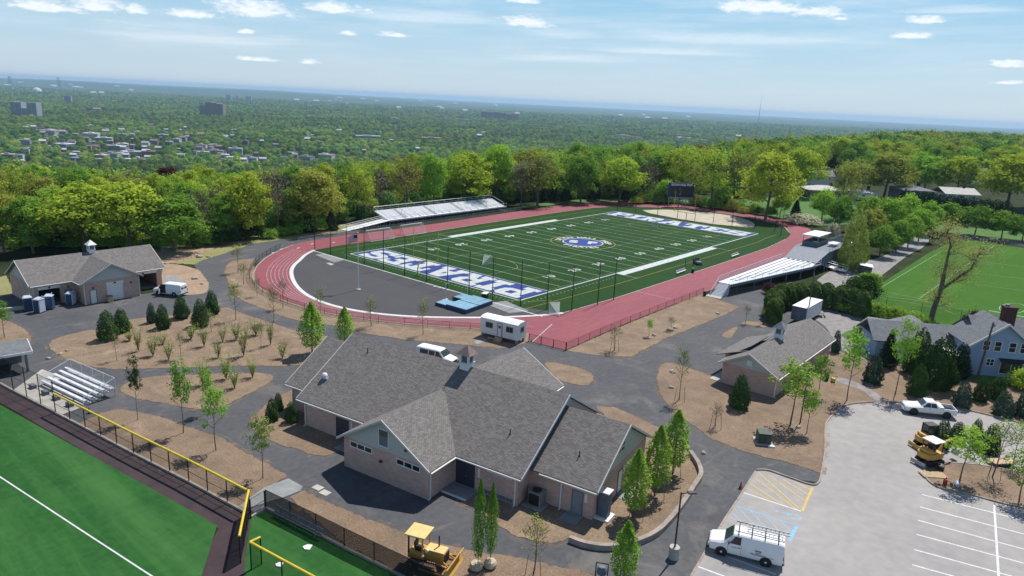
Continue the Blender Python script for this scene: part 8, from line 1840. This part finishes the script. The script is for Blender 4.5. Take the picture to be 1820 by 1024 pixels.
# the rest of the woods and the wooded plain: uncountable
def far_proto(name, seed, rx, rz, zc, ncl, per, lo, hi):
    C, N_ = crown_pts(seed, 14, zc, rx, rz, ncl, per, 1.3, .5, lump=.2); me = leaf_obj_mesh(name, C, N_, np.random.default_rng(seed).uniform(lo, hi, len(C)), 'far_leaf'); return bpy.data.objects.new(name, me)
def far_leafmat():
    m = bpy.data.materials.new('far_leaf'); m.use_nodes = True; nt = m.node_tree; N = nt.nodes; L = nt.links; N.clear()
    out = N.new('ShaderNodeOutputMaterial'); oi = N.new('ShaderNodeObjectInfo'); r = N.new('ShaderNodeValToRGB'); L.new(oi.outputs['Random'], r.inputs[0])
    cr = r.color_ramp; cr.elements[0].position = 0; cr.elements[0].color = (.09, .2, .06, 1); cr.elements[1].position = 1; cr.elements[1].color = (.33, .33, .11, 1)
    for p, c in ((.3, (.15, .31, .07)), (.55, (.26, .42, .075)), (.8, (.38, .49, .08))): e = cr.elements.new(p); e.color = (*c, 1)
    d = N.new('ShaderNodeBsdfDiffuse'); t = N.new('ShaderNodeBsdfTranslucent'); ms = N.new('ShaderNodeMixShader'); ms.inputs[0].default_value = .28
    tc = N.new('ShaderNodeTexCoord'); n = N.new('ShaderNodeTexNoise'); n.inputs['Scale'].default_value = .5; n.inputs['Detail'].default_value = 4; L.new(tc.outputs['Object'], n.inputs['Vector'])
    mr = N.new('ShaderNodeMapRange'); mr.inputs['From Min'].default_value = .3; mr.inputs['From Max'].default_value = .7; mr.inputs['To Min'].default_value = .6; mr.inputs['To Max'].default_value = 1.35; L.new(n.outputs['Fac'], mr.inputs['Value'])
    mx = N.new('ShaderNodeVectorMath'); mx.operation = 'MULTIPLY'; L.new(r.outputs[0], mx.inputs[0]); L.new(mr.outputs[0], mx.inputs[1])
    # leaf colour runs lighter and darker in broad patches by location
    ns = N.new('ShaderNodeTexNoise'); ns.inputs['Scale'].default_value = .006; ns.inputs['Detail'].default_value = 5; L.new(oi.outputs['Location'], ns.inputs['Vector'])
    ms2 = N.new('ShaderNodeMapRange'); ms2.inputs['From Min'].default_value = .35; ms2.inputs['From Max'].default_value = .65; ms2.inputs['To Min'].default_value = .62; ms2.inputs['To Max'].default_value = 1.2; L.new(ns.outputs['Fac'], ms2.inputs['Value'])
    m2 = N.new('ShaderNodeVectorMath'); m2.operation = 'MULTIPLY'; L.new(mx.outputs[0], m2.inputs[0]); L.new(ms2.outputs[0], m2.inputs[1]); mx = m2
    L.new(mx.outputs[0], d.inputs['Color']); L.new(mx.outputs[0], t.inputs['Color']); L.new(d.outputs[0], ms.inputs[1]); L.new(t.outputs[0], ms.inputs[2]); L.new(ms.outputs[0], out.inputs['Surface']); return m
MT['far_leaf'] = far_leafmat()
fcol = bpy.data.collections.new('far_crowns')
for i in range(5): fcol.objects.link(far_proto('far_crown', 300+i, 5.2, 5.4, 8.6, 60, 20, .5, .95))
def scatter(name, pts, scl):
    me = bpy.data.meshes.new(name); me.from_pydata([tuple(p) for p in pts], [], [])
    at = me.attributes.new('scl', 'FLOAT', 'POINT'); at.data.foreach_set('value', np.asarray(scl, dtype=np.float32))
    o = bpy.data.objects.new(name, me); col.objects.link(o)
    ng = bpy.data.node_groups.new(name, 'GeometryNodeTree'); ng.interface.new_socket('Geometry', in_out='INPUT', socket_type='NodeSocketGeometry'); ng.interface.new_socket('Geometry', in_out='OUTPUT', socket_type='NodeSocketGeometry')
    N = ng.nodes; L = ng.links; gi = N.new('NodeGroupInput'); go = N.new('NodeGroupOutput'); ip = N.new('GeometryNodeInstanceOnPoints'); ci_ = N.new('GeometryNodeCollectionInfo')
    ci_.inputs['Collection'].default_value = fcol; ci_.inputs['Separate Children'].default_value = True; ci_.inputs['Reset Children'].default_value = True
    na = N.new('GeometryNodeInputNamedAttribute'); na.data_type = 'FLOAT'; na.inputs['Name'].default_value = 'scl'
    rv = N.new('FunctionNodeRandomValue'); rv.data_type = 'FLOAT_VECTOR'; rv.inputs['Min'].default_value = (0, 0, 0); rv.inputs['Max'].default_value = (.15, .15, 6.28)
    ip.inputs['Pick Instance'].default_value = True
    L.new(gi.outputs[0], ip.inputs['Points']); L.new(ci_.outputs[0], ip.inputs['Instance']); L.new(na.outputs['Attribute'], ip.inputs['Scale']); L.new(rv.outputs['Value'], ip.inputs['Rotation']); L.new(ip.outputs[0], go.inputs[0])
    md = o.modifiers.new('scatter', 'NODES'); md.node_group = ng; o['kind'] = 'stuff'; return o
# ------------------------------------------------------------------ the town in the valley
def GT(px, py, lift=0.0):
    d = _fw + CR*((px-910)/FOC) - CU*((py-512)/FOC); c = Vector((CX, CY, CZ)); s = 250.0; step = 4.0
    while s < 40000:
        p = c+d*s
        if p.z < float(hgt(p.x, p.y))+lift: break
        step = max(4, s*.004); s += step
    return p
town = []
MT['town_pink'] = mat('town_pink', A(190, 165, 158), .9, var=.1); MT['town_brown'] = mat('town_brown', A(160, 136, 130), .9, var=.1); MT['town_grey'] = mat('town_grey', A(178, 182, 190), .9, var=.1); MT['town_white'] = mat('town_white', A(225, 225, 228), .8, var=.06)
blds = []
def town_building(px, py, wpx, h, label, wm='town_grey', rm='town_white', depth=None, group='pale buildings of the valley town', name='town_building', cat='building', lift=None, parts=False):
    p = GT(px, py, h*.9 if lift is None else lift); dist = (p-Vector((CX, CY, CZ))).dot(_fw); w = wpx*dist/FOC*.88; dp = depth or min(w*.7, 45); z = float(hgt(p.x, p.y))
    a = math.atan2(CR.y, CR.x)+_rt.uniform(-.35, .35) if not parts else math.atan2(CR.y, CR.x)+.25
    blds.append((p.x, p.y, max(w, dp)*.55))
    b = MB(); b.box(-w/2, w/2, -dp/2, dp/2, -3, h, 0)
    if wpx < 16 and _rt.random() < .7 and h < 12.1: gable_roof(b, 'x' if w > dp else 'y', *((-w/2, w/2, -dp/2, dp/2) if w > dp else (-dp/2, dp/2, -w/2, w/2)), h, .6, .4, .4, .3, 1)
    else: b.box(-w/2-.3, w/2+.3, -dp/2-.3, dp/2+.3, h, h+.5, 1)
    n = max(1, int(w/5)); fl = max(1, int(h/3.3))
    for k in range(fl):
        b.box(-w*.46, w*.46, -dp/2-.06, -dp/2, k*3.3+1.0, k*3.3+2.3, 2)
    if w > 18: b.box(-w*.2, w*.1, -dp*.2, dp*.2, h+.5, h+3, 0)
    o = b.build(name, [wm, rm, 'glass']); o.location = (p.x, p.y, z); o.rotation_euler = (0, 0, a); tag(o, label, cat, group); return o
S1 = lambda x, y: (x/2.935, 120+y/2.935); S2 = lambda x, y: (600+x/2.935, 130+y/2.935); S3 = lambda x, y: (1200+x/2.935, 150+y/2.935)
cols_ = ['town_grey', 'town_pink', 'town_white', 'town_brown', 'town_grey']
sp = [S1(270, 330)+(50,), S1(225, 385)+(14,), S1(340, 400)+(36,), S1(480, 345)+(30,), S1(545, 368)+(32,), S1(640, 350)+(18,), S1(720, 335)+(18,), S1(850, 352)+(22,), S1(690, 440)+(40,), S1(580, 450)+(30,), S1(722, 475)+(22,), S1(668, 478)+(16,), S1(530, 458)+(24,), S1(1050, 405)+(20,), S1(1130, 435)+(32,), S1(1060, 442)+(22,), S1(1280, 384)+(14,), S1(1620, 352)+(15,), S1(1660, 388)+(20,), S1(1700, 456)+(36,), S1(1600, 466)+(26,), S1(1272, 482)+(14,), S1(1440, 402)+(12,), S1(1372, 478)+(14,), S1(40, 455)+(24,), S1(118, 492)+(10,), S1(508, 218)+(14,), S1(440, 217)+(9,), S1(780, 440)+(26,), S1(830, 420)+(14,), S1(760, 395)+(14,), S1(880, 390)+(12,), S1(940, 455)+(16,), S1(400, 440)+(16,), S1(460, 410)+(14,), S1(640, 400)+(20,), S1(1000, 470)+(12,), S1(1200, 470)+(16,), S1(1520, 445)+(14,), S1(1760, 330)+(10,), S1(1480, 470)+(14,), S1(600, 410)+(26,),
    S2(300, 238)+(14,), S2(10, 300)+(10,), S2(160, 328)+(50,), S2(650, 240)+(28,), S2(560, 241)+(16,), S2(760, 310)+(8,), S2(738, 326)+(10,), S2(283, 350)+(8,), S2(335, 348)+(8,), S2(1490, 325)+(30,), S2(1620, 300)+(26,), S2(1790, 335)+(18,), S2(1412, 308)+(7,), S2(1560, 335)+(20,), S2(1680, 310)+(14,), S2(60, 395)+(10,), S2(420, 395)+(10,), S2(140, 405)+(8,), S3(50, 280)+(30,), S3(290, 282)+(18,), S3(330, 270)+(10,), S3(150, 290)+(14,), S3(20, 265)+(12,)]
for i in range(95):
    px, py = _rt.gauss(225, 160), _rt.uniform(222, 286)
    if 0 < px < 640: sp.append((px, py, _rt.uniform(6, 15)))
for px, py, w in sp:
    cc = _rt.choice(cols_); town_building(px, py, w, _rt.uniform(7, 12), 'low pale building of the town in the valley below the woods', cc, _rt.choice(['town_white', 'town_white', 'pale_roof', 'town_grey', 'brown_roof', 'town_brown']))
town_building(*S1(1228, 425), 26, 16, 'taller grey block at the right of the valley town', 'town_grey', 'town_grey', group=None); town_building(*S2(490, 338), 40, 9, 'long brown low building in the middle of the plain', 'town_brown', 'town_brown', group=None)
def tower_block(px0, px1, ytop, ybase, label, wm, steps):
    pxm = (px0+px1)/2; p = GT(pxm, ybase); dist = (p-Vector((CX, CY, CZ))).dot(_fw); w = (px1-px0)*dist/FOC; h = (ybase-ytop)*dist/FOC*1.02; z = float(hgt(p.x, p.y))
    o = thing('tower_block', label, 'apartment block', (p.x, p.y, z), math.atan2(CR.y, CR.x)); blds.append((p.x, p.y, w*.6))
    n = len(steps)
    for i, s in enumerate(steps):
        x0b, x1b = -w/2+w*i/n+.3, -w/2+w*(i+1)/n-.3; b = MB(); b.box(x0b, x1b, -w*.16+(i % 2)*4, w*.16+(i % 2)*4, -5, h*s); b.build('wall', wm, o)
        g = MB()
        for k in range(int(h*s/3.4)): g.box(x0b+1, x1b-1, -w*.16+(i % 2)*4-.15, -w*.16+(i % 2)*4, k*3.4+1, k*3.4+2.3)
        g.build('window_band', 'glass', o)
tower_block(25, 71, 183, 205, 'pair of grey tower blocks rising from the plain at the far left', 'town_grey', [1, .98, .55, .97, 1])
tower_block(358, 399, 183, 206, 'brown stepped tower block on the plain left of the middle', 'town_brown', [.75, 1, .97, .9])
tower_block(855, 922, 200, 212, 'long dark building with a pale roof edge on the middle of the plain', 'town_brown', [1, .95, 1, .9, .8, .85])
tower_block(116, 128, 171, 182, 'small dark tower on the far plain at the left', 'town_grey', [1])
for px0, px1, yt, yb, lab in ((403, 411, 169, 179, 'slim dark tower far off below the long ridge, leftmost of three'), (420, 424, 171, 179, 'slimmest tower far off below the long ridge, middle of three'), (437, 447, 172, 180, 'broad far tower below the long ridge, rightmost of three')): tower_block(px0, px1, yt, yb, lab, 'town_grey', [1])
def dome(px, py, w, label):
    p = GT(px, py); dist = (p-Vector((CX, CY, CZ))).dot(_fw); r = w*dist/FOC/2; b = MB(); b.lathe([(r, -4), (r, r*.35), (r*.8, r*.75), (r*.45, r*1.05), (.5, r*1.15)], (0, 0, 0), 18); o = b.build('dome', 'town_white'); o.location = (p.x, p.y, float(hgt(p.x, p.y))); tag(o, label, 'dome'); blds.append((p.x, p.y, r))
dome(880, 190, 9, 'white dome on the far plain under the horizon'); dome(66, 165, 16, 'white dome far off at the left below the ridge')
# far pale sheds near the horizon
for i in range(46):
    px = _rt.choice([_rt.uniform(0, 240), _rt.uniform(440, 820), _rt.uniform(640, 1260), _rt.uniform(0, 1250)]); hy = 133.5+px*.0484; py = hy+_rt.uniform(9, 24)
    town_building(px, py, _rt.uniform(4, 13), _rt.uniform(8, 13), 'tiny pale shed on the far plain near the horizon', _rt.choice(['town_white', 'town_grey', 'town_white']), 'town_white', group='pale sheds on the far plain')
# radio mast
mp_ = GT(1342, 262); o = thing('radio_mast', 'thin steel radio mast rising above the horizon on the right', 'mast', (mp_.x, mp_.y, float(hgt(mp_.x, mp_.y))))
dist = (mp_-Vector((CX, CY, CZ))).dot(_fw); Hm = (262-172)*dist/FOC
b = MB()
for k in range(3): a = k*2.094; b.tube((1.6*math.cos(a), 1.6*math.sin(a), 0), (.5*math.cos(a), .5*math.sin(a), Hm*.82), .42, .3, 5)
for i in range(24):
    z0b = Hm*.82*i/24; z1b = Hm*.82*(i+1)/24
    for k in range(3): a0, a1 = k*2.094, (k+1)*2.094; s0, s1 = 1.1-.75*i/24, 1.1-.75*(i+1)/24; b.tube((s0*math.cos(a0), s0*math.sin(a0), z0b), (s1*math.cos(a1), s1*math.sin(a1), z1b), .1, .1, 3)
b.build('lattice', 'steel', o); b = MB(); b.tube((0, 0, Hm*.8), (0, 0, Hm), .4, .2, 6); b.build('antenna', 'steel', o)
b = MB(); b.box(-1.6, 1.6, -.3, .3, Hm*.62, Hm*.66); b.build('dish_panel', 'steel', o)
for px, yt, yb, lab in ((20, 137, 150, 'left one of two faint bridge towers on the horizon'), (106, 139, 150, 'right one of two faint bridge towers on the horizon')):
    p = GT(px, yb+14); dist = (p-Vector((CX, CY, CZ))).dot(_fw); h = (yb+14-yt)*dist/FOC; o = thing('bridge_tower', lab, 'tower', (p.x, p.y, float(hgt(p.x, p.y))))
    for s in (-1, 1): b = MB(); b.box(s*9-2.4, s*9+2.4, -2.4, 2.4, 0, h); b.build('leg', 'town_grey', o)
    b = MB(); b.box(-6.5, 6.5, -2, 2, h*.92, h*.98); b.box(-6.5, 6.5, -2, 2, h*.6, h*.66); b.build('cross_beam', 'town_grey', o)
# ------------------------------------------------------------------ uncountable trees
B_ = np.array(blds)
def clear_of(P, grow=1.0):
    keep = np.ones(len(P), bool)
    for bx_, by_, r in B_:
        dx, dy = P[:, 0]-bx_, P[:, 1]-by_; v = np.array([CX-bx_, CY-by_]); L_ = np.linalg.norm(v); v /= L_
        al = dx*v[0]+dy*v[1]; ac_ = np.abs(dx*v[1]-dy*v[0]); reach = .06*L_*grow
        keep &= ~((al > -r-4) & (al < r+reach) & (ac_ < r+2))
    return keep
w2 = sample_wood(6200, lambda t: fmax1(t)-8, lambda t: fmin(t)+float(np.interp(t, [-.86, -.2, .1, .3, .86], [560, 480, 480, 560, 800])), 7.0, seed=9, exist=[(x, y) for x, y, t, d in ind])
P = np.array([(x, y, float(hgt(x, y))-.4) for x, y, t, d in w2]); hh = np.array([float(np.interp(t, *HTT)) for x, y, t, d in w2])*np.random.default_rng(2).uniform(.75, 1.1, len(w2))/16.6
scatter('woods', P, hh)
u2 = sample_wood(900, lambda t: fmin(t)+2, lambda t: fmin(t)+45, 3.4, seed=19); P = np.array([(x, y, float(hgt(x, y))-1.2) for x, y, t, d in u2 if t < .3]); scatter('undergrowth', P, np.random.default_rng(8).uniform(.22, .42, len(P)))
rg = np.random.default_rng(21)
def plain(n, d0, d1, sc0, sc1, seed):
    rg = np.random.default_rng(seed); t = rg.uniform(-.85, .85, n); d = np.sqrt(rg.uniform(d0*d0, d1*d1, n)); X, Y = place(t, d)
    s = d-np.interp(t, [-1.2, -.8, -.5, -.25, 0, .12, .22, .32, .45, .6, .8, 1.2], [175, 172, 172, 200, 262, 300, 350, 430, 560, 800, 900, 900])
    ok = s > 430
    # streets and lots of the town thin the trees out
    dens = np.sin(X*.011+2)*np.sin(Y*.013)+.6*np.sin(X*.031)*np.sin(Y*.027+1)
    ok &= (dens < .75) | (rg.random(n) < .5)
    P = np.stack([X, Y, hgt(X, Y)-.5], axis=1)[ok]; P = P[clear_of(P)]; return P, rg.uniform(sc0, sc1, len(P))
P, s_ = plain(26000, 600, 2600, .7, 1.35, 3); scatter('wooded_plain', P, s_)
P, s_ = plain(30000, 2500, 5200, .85, 1.5, 4); scatter('wooded_plain', P, s_)
P, s_ = plain(26000, 5000, 9500, 1.1, 1.9, 5); P[:, 2] -= 2; scatter('wooded_plain', P, s_)
# ------------------------------------------------------------------ air
hz = MB(); hz.box(-30800, 30800, -30800, 30800, -170, 74); ho = hz.build('haze', 'glass'); ho['kind'] = 'stuff'
hm = bpy.data.materials.new('haze'); hm.use_nodes = True; nt = hm.node_tree; nt.nodes.clear(); out = nt.nodes.new('ShaderNodeOutputMaterial'); pv_ = nt.nodes.new('ShaderNodeVolumePrincipled')
pv_.inputs['Color'].default_value = (.5, .75, 1, 1); pv_.inputs['Density'].default_value = 5.5e-5; pv_.inputs['Anisotropy'].default_value = .2; nt.links.new(pv_.outputs[0], out.inputs['Volume'])
ho.data.materials.clear(); ho.data.materials.append(hm)
bpy.context.view_layer.update()
